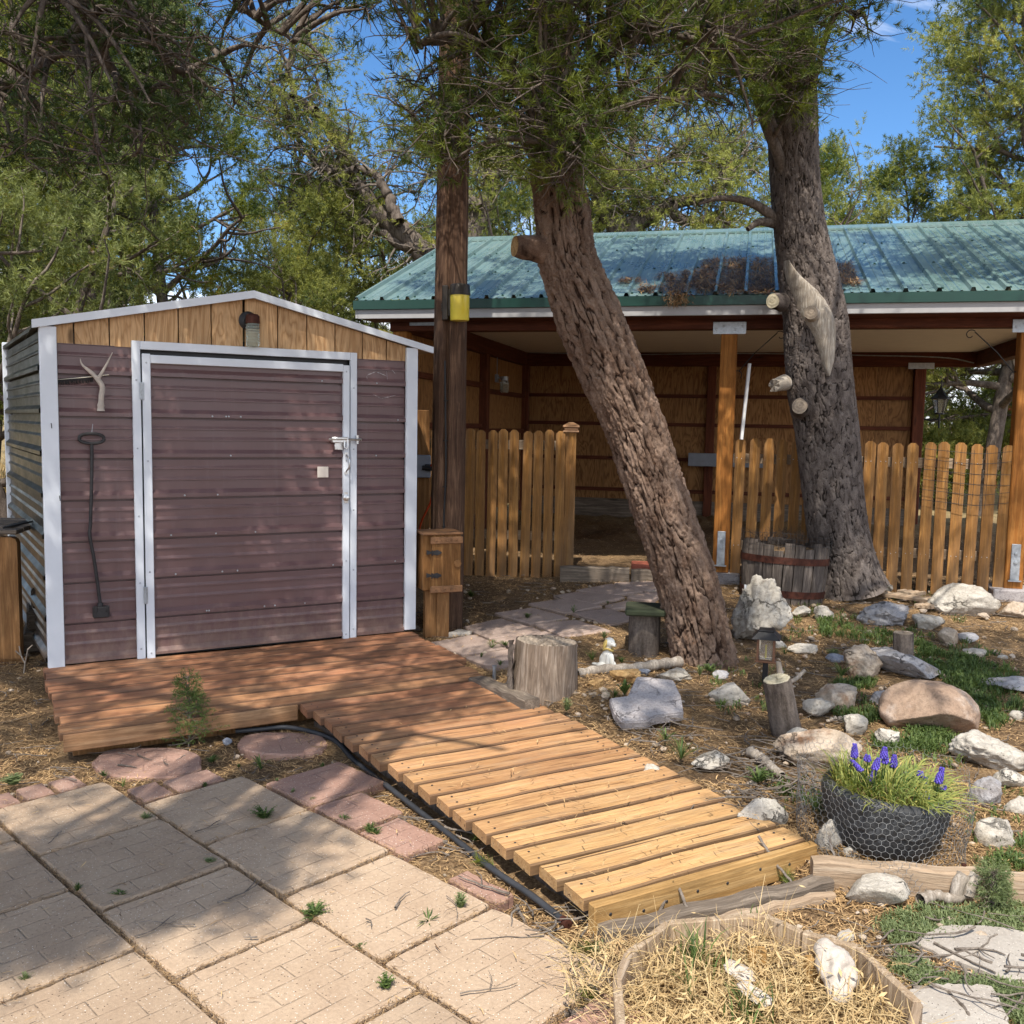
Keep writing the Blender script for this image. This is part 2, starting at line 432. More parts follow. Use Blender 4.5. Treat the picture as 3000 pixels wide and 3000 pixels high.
def plymat(name, cs, ax):
    t = NT(name); c = t.coord(); isl = t.island(); cmb = t.n('ShaderNodeCombineXYZ')
    k = t.math('MULTIPLY', t.math('ADD', isl, t.objrand()), 23.0)
    for i in range(3): t.l(k, cmb.inputs[i])
    off = t.n('ShaderNodeVectorMath', operation='ADD'); t.l(c, off.inputs[0]); t.l(cmb.outputs[0], off.inputs[1])
    n = t.noise(t.map(off.outputs[0], (1, 1, .16)), 4.5, 4, .55, .8)
    band = t.math('PINGPONG', t.math('MULTIPLY', n, 16.0), .5)
    col = t.ramp(band, [(.02, cs[0]), (.2, cs[1]), (.45, cs[2])])
    fine = t.ramp(t.noise(t.map(off.outputs[0], (1, 1, .08)), 120, 3, .7), [(.35, .7), (.6, 1.)])
    col = t.mix(.7, col, fine, 'MULTIPLY')
    kd = t.vor(t.map(off.outputs[0], (3, 3, 1.5)), 1.0); col = t.mix(t.ramp(kd, [(.05, .8), (.1, 0.)]), col, tuple(x*.25 for x in cs[0]))
    hs = t.n('ShaderNodeHueSaturation'); t.l(col, hs.inputs['Color']); t.l(t.math('ADD', t.math('MULTIPLY', isl, .25), .87), hs.inputs['Value'])
    t.color(hs.outputs[0]); t.set(.7, .3); t.bump(band, .0015); return t.m
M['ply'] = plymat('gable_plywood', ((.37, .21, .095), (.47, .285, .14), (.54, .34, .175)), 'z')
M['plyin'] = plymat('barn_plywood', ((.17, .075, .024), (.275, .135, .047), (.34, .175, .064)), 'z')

def slabmat(name, c1, c2, brick=True):
    t = NT(name); c = t.coord(); r = t.objrand()
    n = t.noise(c, 3.5, 6, .7); g = t.noise(c, 70, 4, .7); gg = t.noise(c, 260, 2, .7)
    col = t.ramp(n, [(.3, c1), (.7, c2)])
    col = t.mix(.6, col, t.ramp(g, [(.3, .72), (.65, 1.08)]), 'MULTIPLY')
    col = t.mix(t.ramp(t.vor(c, 75), [(.10, .8), (.16, 0.)]), col, (.72, .66, .58))
    pit = t.ramp(t.vor(t.map(c, (1, 1, 1), (3, 5, 0)), 55), [(.07, 1.), (.13, 0.)])
    col = t.mix(t.math('MULTIPLY', pit, .75), col, tuple(x*.35 for x in c1))
    h = t.math('SUBTRACT', t.math('MULTIPLY', g, .5), pit)
    if brick:
        b = t.n('ShaderNodeTexBrick'); t.l(t.map(c, (1, 1, 1), (.02, .03, 0), (0, 0, R(90))), b.inputs['Vector'])
        b.inputs['Scale'].default_value = 1; b.inputs['Brick Width'].default_value = .21; b.inputs['Row Height'].default_value = .092
        b.inputs['Mortar Size'].default_value = .0055; b.inputs['Mortar Smooth'].default_value = 1.0
        b.inputs['Color1'].default_value = (1, 1, 1, 1); b.inputs['Color2'].default_value = (1, 1, 1, 1); b.inputs['Mortar'].default_value = (0, 0, 0, 1)
        wear = t.ramp(t.noise(c, 9, 4, .7), [(.38, .0), (.66, 1.)])
        gm = t.math('MULTIPLY', b.outputs['Fac'], wear)
        col = t.mix(t.math('MULTIPLY', gm, .40), col, tuple(x*.5 for x in c1)); h = t.math('SUBTRACT', h, t.math('MULTIPLY', gm, 1.2))
    hs = t.n('ShaderNodeHueSaturation'); t.l(col, hs.inputs['Color']); t.l(t.math('ADD', t.math('MULTIPLY', r, .22), .89), hs.inputs['Value'])
    t.color(hs.outputs[0]); t.set(.9, .2); t.bump(t.math('ADD', h, t.math('MULTIPLY', gg, .3)), .004); return t.m
M['slab'] = slabmat('tan_concrete_slab', (.335, .24, .165), (.43, .325, .23))
M['slabpink'] = slabmat('pink_concrete_slab', (.29, .17, .13), (.38, .24, .185))
M['brickpink'] = slabmat('pink_edging_brick', (.29, .175, .135), (.38, .25, .195), False)
M['pathslab'] = slabmat('mauve_path_slab', (.29, .215, .18), (.39, .30, .255), False)
M['flag'] = slabmat('grey_flagstone', (.34, .30, .26), (.46, .42, .37), False)

def rockmat(name, c1, c2, stain, amt=.5, crack=.5, scale=6):
    t = NT(name); c = t.coord(); r = t.objrand(); cmb = t.n('ShaderNodeCombineXYZ'); k = t.math('MULTIPLY', r, 50.)
    for i in range(3): t.l(k, cmb.inputs[i])
    off = t.n('ShaderNodeVectorMath', operation='ADD'); t.l(c, off.inputs[0]); t.l(cmb.outputs[0], off.inputs[1]); v = off.outputs[0]
    n = t.noise(v, scale, 8, .7); f = t.noise(v, scale*9, 5, .75); s = t.noise(t.map(v, (1, 1, 1), (9, 2, 4)), scale*.8, 6, .7)
    col = t.ramp(n, [(.3, c1), (.65, c2)])
    col = t.mix(t.ramp(s, [(.62-.2*amt, 0.), (.78-.2*amt, 1.)]), col, stain)
    col = t.mix(.6, col, t.ramp(f, [(.34, .5), (.55, 1.05)]), 'MULTIPLY')
    pit = t.ramp(t.vor(v, scale*7), [(.08, 1.), (.2, 0.)])
    pm = t.math('MULTIPLY', pit, t.ramp(t.noise(v, scale*1.7, 3, .6), [(.5, 0.), (.62, 1.)]))
    col = t.mix(t.math('MULTIPLY', pm, crack), col, tuple(x*.3 for x in c1))
    e = t.vor(t.mix(.12, v, t.noise(v, scale*2, 4, .6, out='Color')), scale*.9, 'DISTANCE_TO_EDGE'); ck = t.math('MULTIPLY', t.ramp(e, [(.0, 1.), (.035, 0.)]), t.ramp(t.noise(v, scale*.7, 3, .6), [(.48, 0.), (.6, 1.)]))
    col = t.mix(t.math('MULTIPLY', ck, min(.8, crack*1.1)), col, tuple(x*.28 for x in c1))
    so2 = t.ramp(t.noise(t.map(v, (1, 1, 1), (2, 8, 1)), scale*1.1, 7, .75), [(.54, 0.), (.68, .75)]); col = t.mix(so2, col, tuple(a*.55+b*.3 for a, b in zip(c1, (.22, .15, .10))))
    t.color(col); t.set(.9, .2)
    t.bump(t.math('SUBTRACT', t.math('ADD', n, t.math('MULTIPLY', f, .45)), t.math('ADD', t.math('MULTIPLY', pm, .6), t.math('MULTIPLY', ck, crack*1.1))), .018, 1.0); return t.m
M['limestone'] = rockmat('white_limestone', (.35, .315, .265), (.54, .50, .44), (.34, .28, .21), .35, .7)
M['greylime'] = rockmat('grey_limestone', (.26, .25, .26), (.42, .41, .42), (.20, .17, .15), .5, .7)
M['tanrock'] = rockmat('tan_limestone', (.36, .28, .20), (.54, .45, .36), (.28, .155, .085), .5, .6)
M['boulder'] = rockmat('brown_boulder', (.25, .165, .115), (.36, .26, .19), (.44, .37, .32), .6, .06, 4)
M['ochre'] = rockmat('ochre_stone', (.34, .20, .075), (.52, .35, .17), (.16, .08, .03), .5, .6, 12)
M['concrete'] = rockmat('broken_concrete', (.36, .33, .33), (.46, .43, .43), (.28, .25, .25), .4, .5, 10)
M['bluerock'] = rockmat('blue_grey_stone', (.20, .22, .27), (.34, .36, .42), (.5, .5, .5), .5, .6, 14)

def barkmat(name, furrow, plate, plate2, lichen=None):
    t = NT(name); c = t.coord(); h = t.attr('bark'); pid = t.attr('plate')
    n = t.noise(t.map(c, (1, 1, .4)), 40, 6, .75); n2 = t.noise(c, 5, 4, .6); n3 = t.noise(c, 150, 3, .7)
    pl = t.mix(t.ramp(t.math('ADD', t.math('MULTIPLY', pid, .55), t.math('MULTIPLY', n, .5)), [(.3, 0.), (.75, 1.)]), plate, plate2)
    pl = t.mix(.75, pl, t.ramp(n3, [(.3, .55), (.6, 1.1)]), 'MULTIPLY')
    col = t.mix(t.ramp(t.math('ADD', h, t.math('MULTIPLY', t.math('SUBTRACT', n, .5), .35)), [(.20, 0.), (.56, 1.)]), furrow, pl)
    if lichen: col = t.mix(t.ramp(t.noise(c, 11, 6, .75), [(.64, 0.), (.74, .9)]), col, lichen)
    t.color(col); t.set(.95, .12); t.bump(t.math('ADD', t.math('MULTIPLY', n, .7), t.math('MULTIPLY', n3, .5)), .008, 1.0); return t.m
M['bark'] = barkmat('pine_bark', (.030, .017, .012), (.125, .078, .055), (.245, .172, .130), (.33, .14, .05))
M['barkgrey'] = barkmat('grey_pine_bark', (.018, .014, .012), (.082, .066, .059), (.19, .160, .143), None)
def barksimple(name, a, b):
    t = NT(name); c = t.coord(); n = t.noise(t.map(c, (1, 1, .3)), 22, 6, .75); n2 = t.noise(c, 60, 4, .7)
    t.color(t.mix(.6, t.ramp(n, [(.32, a), (.66, b)]), t.ramp(n2, [(.3, .5), (.6, 1.1)]), 'MULTIPLY')); t.set(.95, .12); t.bump(n, .015); return t.m
M['barkfar'] = barksimple('juniper_bark', (.055, .042, .034), (.20, .165, .14))
M['twig'] = barksimple('dry_twig', (.10, .08, .065), (.27, .23, .195))
M['twigdark'] = barksimple('dark_twig', (.04, .03, .025), (.12, .092, .075))
M['deadwood'] = wood('bleached_dead_wood', (.20, .165, .13), (.36, .31, .26), (.52, .47, .41), 'z', .1, 1.3, .85, False, bump=.004)
def endgrain(name, a, b, ring=38):
    t = NT(name); c = t.coord(); ln = t.n('ShaderNodeVectorMath', operation='LENGTH'); t.l(t.map(c, (1, 1, 0)), ln.inputs[0])
    d = t.math('ADD', ln.outputs['Value'], t.math('MULTIPLY', t.noise(c, 6, 4, .6), .06))
    rg = t.math('PINGPONG', t.math('MULTIPLY', d, ring), .5)
    gr = t.n('ShaderNodeTexGradient', gradient_type='RADIAL'); t.l(c, gr.inputs[0])
    col = t.ramp(rg, [(.0, tuple(.5*(x+y) for x, y in zip(a, b))), (.5, b)])
    col = t.mix(.8, col, t.ramp(t.noise(c, 60, 4, .7), [(.3, .6), (.65, 1.05)]), 'MULTIPLY')
    t.color(col); t.set(.9, .15); t.bump(rg, .003); return t.m
M['endgrain'] = endgrain('sawn_end_grain', (.16, .125, .095), (.33, .27, .21))
M['endpale'] = endgrain('pale_sawn_end', (.40, .34, .22), (.58, .52, .38))

def leafmat(name, c1, c2, dry=None, trans=.42):
    t = NT(name); a = t.attr('tint')
    st = [(0., c1), (.85, c2)]
    if dry: st += [(.93, c2), (.96, dry)]
    col = t.ramp(a, st)
    t.color(col); t.set(.55, .3)
    tr = t.n('ShaderNodeBsdfTranslucent'); t.l(t.mix(1.0, col, (1.0, 1.0, .55), 'MULTIPLY'), tr.inputs[0])
    mx = t.n('ShaderNodeMixShader'); mx.inputs[0].default_value = trans
    t.l(t.b.outputs[0], mx.inputs[1]); t.l(tr.outputs[0], mx.inputs[2]); t.l(mx.outputs[0], t.out.inputs[0]); return t.m
M['pine'] = leafmat('pinyon_needles', (.034, .072, .017), (.235, .265, .045), (.36, .18, .05))
M['pinedark'] = leafmat('shady_needles', (.025, .052, .018), (.095, .13, .032), (.20, .12, .05))  # darker copy of the pine needle colours, canopy shade mixed in
M['juniper'] = leafmat('juniper_scales', (.038, .075, .020), (.42, .43, .115), (.42, .30, .07))
M['juniperblue'] = leafmat('bluish_juniper', (.028, .058, .024), (.28, .315, .11), (.28, .22, .08))
M['weed'] = leafmat('green_weed', (.045, .09, .026), (.165, .225, .07), None)
M['greyweed'] = leafmat('grey_green_herb', (.11, .155, .065), (.27, .32, .15), None)
M['dry'] = leafmat('dry_straw', (.32, .20, .085), (.66, .50, .27), None, .25)
M['needles'] = leafmat('fallen_needles', (.10, .048, .022), (.60, .40, .20), None, .15)
M['muscarileaf'] = leafmat('hyacinth_leaves', (.085, .17, .045), (.40, .40, .115), (.60, .45, .17), .3)
M['purple'] = plain('purple_blossom', (.085, .06, .36), .6, .3, var=.6, scale=70)
def groundmat():
    t = NT('soil_and_needles'); c = t.coord()
    n = t.noise(c, 1.1, 6, .7); f = t.noise(c, 16, 6, .75); ff = t.noise(t.map(c, (1, 1, 1), (3, 1, 0)), 75, 5, .75)
    soil = t.ramp(f, [(.3, (.032, .021, .015)), (.55, (.088, .056, .037)), (.75, (.19, .13, .088))])
    need = t.ramp(ff, [(.32, (.085, .05, .026)), (.5, (.27, .175, .09)), (.68, (.52, .37, .21))])
    col = t.mix(t.ramp(n, [(.38, .25), (.62, .85)]), soil, need)
    far = t.n('ShaderNodeSeparateXYZ'); t.l(c, far.inputs[0])
    fm = t.ramp(t.math('DIVIDE', far.outputs[1], 60.0), [(.19, 0.), (.25, .8)])
    col = t.mix(fm, col, t.ramp(f, [(.3, (.17, .125, .06)), (.7, (.42, .34, .18))]))
    t.color(col); t.set(.95, .12); t.bump(t.math('ADD', f, t.math('MULTIPLY', ff, .5)), .02); return t.m
M['ground'] = groundmat()
M['dirt'] = None
def tyremat():
    t = NT('old_tyre_rubber'); c = t.coord(); n = t.noise(c, 9, 6, .7); f = t.noise(c, 80, 4, .7)
    t.color(t.ramp(n, [(.3, (.018, .019, .021)), (.7, (.052, .055, .06))])); t.set(.6, .4); t.bump(f, .002); return t.m
M['tyre'] = tyremat()
def glassy(name, c, rough=.05, emit=None, alpha=None):
    t = NT(name); t.color(c); t.set(rough, .5, 0, **{'Transmission Weight': .85}); t.b.inputs['IOR'].default_value = 1.3
    return t.m
M['glass'] = glassy('ribbed_jar_glass', (.75, .85, .80))
M['lampglass'] = glassy('seeded_glass', (.80, .76, .70), .2)
def yellowmat():
    t = NT('yellow_diffuser'); v = t.coord(); t.color(t.ramp(t.noise(v, 6, 3, .5), [(.3, (.72, .56, .03)), (.7, (.80, .68, .10))]))
    t.set(.3, .5); return t.m
M['yellow'] = yellowmat()
M['bronze'] = plain('bronze_lamp_cap', (.035, .028, .022), .45, .4, .3)
M['coppery'] = plain('copper_post_cap', (.42, .24, .13), .35, .5, .5, .15)
M['lanternframe'] = plain('brown_lantern_frame', (.16, .075, .04), .6)
M['sticker'] = plain('pale_metal_plate', (.62, .56, .50), .35, .5, .4, .1, 12)
M['greyplastic'] = plain('grey_outlet_box', (.22, .24, .28), .5)
M['redbrick'] = plain('red_brick', (.28, .085, .055), .85, .2, var=.3, scale=20)
M['winered'] = plain('red_stained_post', (.40, .085, .03), .7)
M['scuff'] = plain('pale_scuff', (.36, .33, .34), .7, .2, var=.4, scale=40)
M['fasciared'] = wood('deck_edge_board', (.20, .10, .05), (.38, .215, .11), (.48, .30, .17), 'x', .15)
M['stumpwood'] = wood('brown_grey_stump', (.11, .078, .055), (.25, .19, .145), (.40, .33, .265), 'z', .1, 1.3, .9, False, bump=.005)
# ------------------------------------------------------------------ sky, sun
w = bpy.data.worlds.new('World'); SC.world = w; w.use_nodes = True; nt = w.node_tree; nt.nodes.clear()
SUN_EL, SUN_AZ = R(60), R(188)             # azimuth clockwise from +Y (the way the camera looks)
S = Vector((math.sin(SUN_AZ)*math.cos(SUN_EL), math.cos(SUN_AZ)*math.cos(SUN_EL), math.sin(SUN_EL)))
out = nt.nodes.new('ShaderNodeOutputWorld'); bg = nt.nodes.new('ShaderNodeBackground'); nt.links.new(bg.outputs[0], out.inputs[0])
sky = nt.nodes.new('ShaderNodeTexSky'); sky.sky_type = 'NISHITA'; sky.sun_disc = False
sky.sun_elevation = SUN_EL; sky.sun_rotation = SUN_AZ; sky.altitude = 2000; sky.air_density = 1.0; sky.dust_density = .4; sky.ozone_density = 2.0
tc = nt.nodes.new('ShaderNodeTexCoord'); mp = nt.nodes.new('ShaderNodeMapping'); nt.links.new(tc.outputs['Generated'], mp.inputs[0])
mp.inputs['Scale'].default_value = (1.6, 1.6, 5.0); mp.inputs['Location'].default_value = (.35, .2, .1)
cn = nt.nodes.new('ShaderNodeTexNoise'); nt.links.new(mp.outputs[0], cn.inputs['Vector']); cn.inputs['Scale'].default_value = 2.2
cn.inputs['Detail'].default_value = 7; cn.inputs['Roughness'].default_value = .55; cn.inputs['Distortion'].default_value = .6
sx = nt.nodes.new('ShaderNodeSeparateXYZ'); nt.links.new(tc.outputs['Generated'], sx.inputs[0])
low = nt.nodes.new('ShaderNodeMapRange'); nt.links.new(sx.outputs[2], low.inputs[0])
low.inputs[1].default_value = .20; low.inputs[2].default_value = .08; low.inputs[3].default_value = 0.0; low.inputs[4].default_value = .26
ad = nt.nodes.new('ShaderNodeMath'); ad.operation = 'ADD'; nt.links.new(cn.outputs[0], ad.inputs[0]); nt.links.new(low.outputs[0], ad.inputs[1])
bh = nt.nodes.new('ShaderNodeMapRange'); nt.links.new(sx.outputs[1], bh.inputs[0]); bh.inputs[1].default_value = .15; bh.inputs[2].default_value = -.7; bh.inputs[3].default_value = 0.0; bh.inputs[4].default_value = .27  # extra cloud behind the camera, added to lift and whiten the ambient light
ad2 = nt.nodes.new('ShaderNodeMath'); ad2.operation = 'ADD'; nt.links.new(ad.outputs[0], ad2.inputs[0]); nt.links.new(bh.outputs[0], ad2.inputs[1])
cr = nt.nodes.new('ShaderNodeValToRGB'); nt.links.new(ad2.outputs[0], cr.inputs[0])
cr.color_ramp.elements[0].position = .575; cr.color_ramp.elements[0].color = (0, 0, 0, 1); cr.color_ramp.elements[1].position = .80; cr.color_ramp.elements[1].color = (.95, .95, .95, 1)
mx = nt.nodes.new('ShaderNodeMix'); mx.data_type = 'RGBA'; nt.links.new(cr.outputs[0], mx.inputs[0])
hs = nt.nodes.new('ShaderNodeHueSaturation'); hs.inputs['Saturation'].default_value = 1.22; nt.links.new(sky.outputs[0], hs.inputs['Color'])
nt.links.new(hs.outputs[0], mx.inputs[6]); mx.inputs[7].default_value = (9.0, 9.3, 9.8, 1)
nt.links.new(mx.outputs[2], bg.inputs[0]); bg.inputs[1].default_value = .15
sl = bpy.data.lights.new('sun', 'SUN'); sl.energy = 4.6; sl.angle = R(.53); sl.color = (1, .93, .82)
so = bpy.data.objects.new('sun', sl); COL.objects.link(so); so.rotation_euler = S.to_track_quat('Z', 'Y').to_euler(); so.location = S*30
SC.view_settings.view_transform = 'Standard'; SC.view_settings.look = 'None'; SC.view_settings.exposure = .52; SC.view_settings.gamma = 1
SC.cycles.max_bounces = 8; SC.cycles.diffuse_bounces = 6; SC.cycles.transmission_bounces = 6; SC.cycles.transparent_max_bounces = 8
SC.cycles.use_adaptive_sampling = True; SC.cycles.adaptive_threshold = .02
SC.cycles.use_denoising = True; SC.cycles.sample_clamp_indirect = 8

# ------------------------------------------------------------------ ground
def build_ground():
    xs = np.concatenate([np.linspace(-300, -14, 14), np.linspace(-13.5, -4.2, 40), np.linspace(-4.1, 6.2, 260), np.linspace(6.4, 14, 40), np.linspace(15, 300, 14)])
    ys = np.concatenate([np.linspace(-60, 1.6, 8), np.linspace(1.65, 10, 230), np.linspace(10.2, 20, 50), np.linspace(21, 60, 20), np.linspace(70, 600, 12)])
    X, Y = np.meshgrid(xs, ys); P = np.stack([X.ravel(), Y.ravel(), 0*X.ravel()], 1)
    z = ground_z(P[:, 0], P[:, 1])
    dn = fbm(P*np.array([2.2, 2.2, 1]), 3, 4)*.016+fbm(P*np.array([11, 11, 1]), 5, 3)*.006
    amp = np.where((P[:, 1] > 1.6) & (P[:, 1] < 11), 1, 3.)
    P[:, 2] = z+dn*amp-.012
    # a low rise of dry ground behind the barn
    P[:, 2] += sm(16, 40, P[:, 1])*(1.2+.8*vnoise(P*.05, 2))
    nx, ny = len(xs), len(ys); i = np.arange(nx*ny).reshape(ny, nx)
    Q = np.stack([i[:-1, :-1], i[:-1, 1:], i[1:, 1:], i[1:, :-1]], -1).reshape(-1, 4)
    o = link('ground', mesh_np('ground', P, Q, [M['ground']], smooth=True)); tag(o, 'brown soil ground strewn with fallen pine needles around the shed and barn', kind='structure')
build_ground()

# ------------------------------------------------------------------ shed (frame: x along the front, y into the shed)
SO = np.array([-2.841, 5.715]); SA = math.atan2(.4889, .8724)
def sw(u, v, z=0.0):                        # shed frame to world
    return np.array([SO[0]+u*math.cos(SA)-v*math.sin(SA), SO[1]+u*math.sin(SA)+v*math.cos(SA), z])
DECK = .055
def rib_profile(z0, z1, pitch=.257, phase=.085):
    """(z, out) pairs of ribbed steel laid sideways"""
    pts = []; k = math.floor((z0-phase)/pitch)-1
    while True:
        b = phase+k*pitch
        for dz, o in ((-.036, 0), (-.0355, -.018), (-.0205, -.018), (-.020, .022), (.004, .022), (.030, 0.), (.086, 0), (.088, .008), (.096, .008), (.112, 0), (.156, 0), (.158, .008), (.166, .008), (.182, 0)):
            pts.append((b+dz, o))
        k += 1
        if b > z1: break
    zz = [p[0] for p in pts]; oo = [p[1] for p in pts]
    inn = [(z, o) for z, o in pts if z0 < z < z1]
    return [(z0, float(np.interp(z0, zz, oo)))]+inn+[(z1, float(np.interp(z1, zz, oo)))]
def siding_strip(mb, u0, u1, z0, z1, y, phase=.085, nseg=14, seed=0, topfn=None):
    prof = rib_profile(z0, z1, phase=phase); n = len(prof); V = []
    us = np.linspace(u0, u1, nseg+1)
    for u in us:
        for z, o in prof:
            dent = .0022*math.sin(u*5.1+z*3.3+seed)+.0016*math.sin(u*13+z*7.7+seed*2)
            V.append((u, y-o-dent, z))
    V = np.array(V); i = np.arange((nseg+1)*n).reshape(nseg+1, n)
    Q = np.stack([i[:-1, :-1], i[1:, :-1], i[1:, 1:], i[:-1, 1:]], -1).reshape(-1, 4)
    mb.addnp(V, Q)
shed = thing('shed', 'brown ribbed steel garden shed with white trim and plywood gable', 'shed', (SO[0], SO[1], 0), SA)
W = 2.42
PH = .085
for u0, u1, sd in ((.075, .50, 1), (1.965, 2.345, 2)):
    b = MB(); siding_strip(b, u0, u1, DECK+.005, 2.045, .0, PH, 10, sd); b.obj('wall_panel', M['siding'], shed)
b = MB(); b.box(.02, W-.02, .03, .05, .05, 2.12); b.obj('wall_backing', M['black'], shed)
# left side wall, receding
side = R(3.6); sidelen = 2.35
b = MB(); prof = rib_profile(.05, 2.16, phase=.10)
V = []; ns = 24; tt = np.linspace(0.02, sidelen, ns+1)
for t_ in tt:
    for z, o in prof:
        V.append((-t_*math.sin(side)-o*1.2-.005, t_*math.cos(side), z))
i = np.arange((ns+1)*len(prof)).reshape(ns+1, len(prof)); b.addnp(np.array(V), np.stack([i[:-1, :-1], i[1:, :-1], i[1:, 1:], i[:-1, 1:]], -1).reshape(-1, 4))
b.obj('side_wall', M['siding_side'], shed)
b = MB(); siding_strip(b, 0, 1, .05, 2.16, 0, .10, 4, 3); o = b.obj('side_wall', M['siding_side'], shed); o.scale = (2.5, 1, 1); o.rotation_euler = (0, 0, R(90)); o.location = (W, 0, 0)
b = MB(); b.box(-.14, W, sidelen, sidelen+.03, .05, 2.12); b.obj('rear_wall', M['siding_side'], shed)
b = MB(); xx = -sidelen*math.sin(side); b.box(xx-.035, xx+.03, sidelen*math.cos(side)-.02, sidelen*math.cos(side)+.03, .05, 2.19, .004); b.obj('rear_corner_trim', M['white'], shed)
# plywood gable: vertical boards with grooves
PK, EL, ER, UP = 2.405, 2.135, 2.135, 1.25
def rooflow(u): return (EL+(PK-EL)*(u/UP)) if u < UP else (ER+(PK-ER)*((W+.0-u)/(W-UP)))
b = MB(); e = [.06, .17, .37, .575, .78, .985, 1.19]; e += [1.20+.0, 1.42, 1.62, 1.82, 2.02, 2.2, 2.36]
for k in range(len(e)-1):
    a0, a1 = e[k]+.004, e[k+1]-.004
    if a1-a0 < .02: continue
    pl = [(a0, 2.042), (a1, 2.042), (a1, rooflow(a1))]+([(UP, PK)] if a0 < UP < a1 else [])+[(a0, rooflow(a0))]
    b.prism(pl, -.006, .02, 'y')
b.obj('gable_panel', M['ply'], shed)
# roof sheets and white verge trim
b = MB(); th = .02
for s_ in (0, 1):
    if s_ == 0: p = [(-.06, EL-.005), (UP, PK+.012), (UP, PK+.012+th), (-.06, EL-.005+th)]
    else: p = [(UP, PK+.012), (W+.12, ER-.022), (W+.12, ER-.022+th), (UP, PK+.012+th)]
    b.prism(p, -.03, 2.55, 'y')
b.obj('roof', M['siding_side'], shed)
b = MB()
for s_ in (0, 1):
    if s_ == 0: p = [(-.06, EL-.012), (UP, PK-.004), (UP, PK+.045), (-.06, EL+.037)]
    else: p = [(UP, PK-.004), (W+.125, ER-.026), (W+.125, ER+.018), (UP, PK+.045)]
    b.prism(p, -.062, -.034, 'y')
b.obj('verge_trim', M['white'], shed)
b = MB(); b.box(-.022, .072, -.040, -.010, DECK-.01, EL+.005, .003); b.box(-.022, -.008, -.010, .06, DECK-.01, EL+.005, .002); b.obj('corner_trim', M['white'], shed)
b = MB(); b.box(W-.075, W+.012, -.040, -.010, DECK+.02, ER+.005, .003); b.box(W, W+.012, -.010, .06, DECK+.02, ER, .002); b.obj('corner_trim', M['white'], shed)
# door frame
b = MB(); fz = 2.083
b.box(.494, .544, -.034, -.004, DECK-.005, fz, .003); b.box(1.924, 1.972, -.034, -.004, DECK+.0, fz, .003); b.box(.5445, 1.9235, -.034, -.004, fz-.052, fz, .003)
frame_o = b.obj('door_frame', M['white'], shed)
door = MB(); siding_strip(door, .585, 1.875, DECK+.02, 1.965, -.012, PH+.003, 26, 5); doorp = door.obj('door', M['siding'], shed)
b = MB(); dt = 2.005
b.box(.553, .602, -.046, -.014, DECK-.002, dt, .003); b.box(1.868, 1.914, -.046, -.014, DECK-.0, dt-.012, .003)
b.box(.6025, 1.8675, -.046, -.014, dt-.058, dt-.006, .003); b.obj('door_rail', M['white'], doorp)
b = MB(); b.box(.55, 1.92, .020, .028, DECK, 2.03); b.obj('door_backing', M['black'], doorp)
for z in (1.77, .47):
    h = MB(); h.box(.538, .562, -.050, -.036, z-.055, z+.055, .002)
    for k in range(5): h.tube([(.549, -.052, z-.055+.022*k+.002), (.549, -.052, z-.055+.022*k+.018)], .006, 8)
    h.obj('hinge', M['galv'], doorp)
# latch, handle, hasp, sticker, screws
b = MB(); b.tube([(1.755, -.075, 1.478), (1.99, -.075, 1.478)], .009, 8); b.box(1.775, 1.895, -.082, -.048, 1.455, 1.495, .004)
b.box(1.80, 1.862, -.060, -.046, 1.405, 1.456, .003); b.tube([(1.885, -.085, 1.478), (1.888, -.088, 1.43), (1.872, -.088, 1.412), (1.862, -.086, 1.425), (1.862, -.084, 1.47)], .007, 8)
b.lathe([(.004, -.03), (.012, -.03), (.012, -.02), (.012, .02), (.012, .03), (.004, .03)], 10, TR(1.965, -.06, 1.478)); b.obj('latch', M['steel'], doorp, True)
b = MB(); b.tube(smooth_path([(1.888, -.048, 1.372), (1.889, -.062, 1.36), (1.897, -.085, 1.34), (1.897, -.085, 1.285), (1.889, -.062, 1.262), (1.886, -.048, 1.25)], 18), .006, 8)
b.lathe([(.002, -.003), (.012, -.003), (.012, .003), (.002, .003)], 10, TR(1.887, -.05, 1.378)@Matrix.Rotation(R(90), 4, 'X')); b.lathe([(.002, -.003), (.012, -.003), (.012, .003), (.002, .003)], 10, TR(1.885, -.05, 1.244)@Matrix.Rotation(R(90), 4, 'X'))
b.obj('handle', M['steel'], doorp, True)
b = MB(); b.lathe([(.002, -.004), (.026, -.004), (.024, .004), (.012, .008), (.012, .02), (.014, .03), (.003, .032)], 16, TR(1.888, -.05, 1.068)@Matrix.Rotation(R(90), 4, 'X')); b.box(1.872, 1.902, -.052, -.045, 1.03, 1.11, .002); b.obj('lock', M['steel'], doorp, True)
b = MB(); b.box(1.683, 1.762, -.040, -.033, 1.212, 1.288, .002); b.obj('blank_plate', M['sticker'], doorp)
b = MB()
for z in np.arange(.12, 2.0, .43):
    for u in (.518, 1.948): b.lathe([(.001, 0), (.006, 0), (.004, .004), (.001, .0045)], 8, TR(u, -.034, z)@Matrix.Rotation(R(90), 4, 'X'))
for u in (.577, 1.89):
    for z in (.09, .62, 1.33, 1.95): b.lathe([(.001, 0), (.006, 0), (.004, .004), (.001, .0045)], 8, TR(u, -.0465, z)@Matrix.Rotation(R(90), 4, 'X'))
rg = random.Random(4)
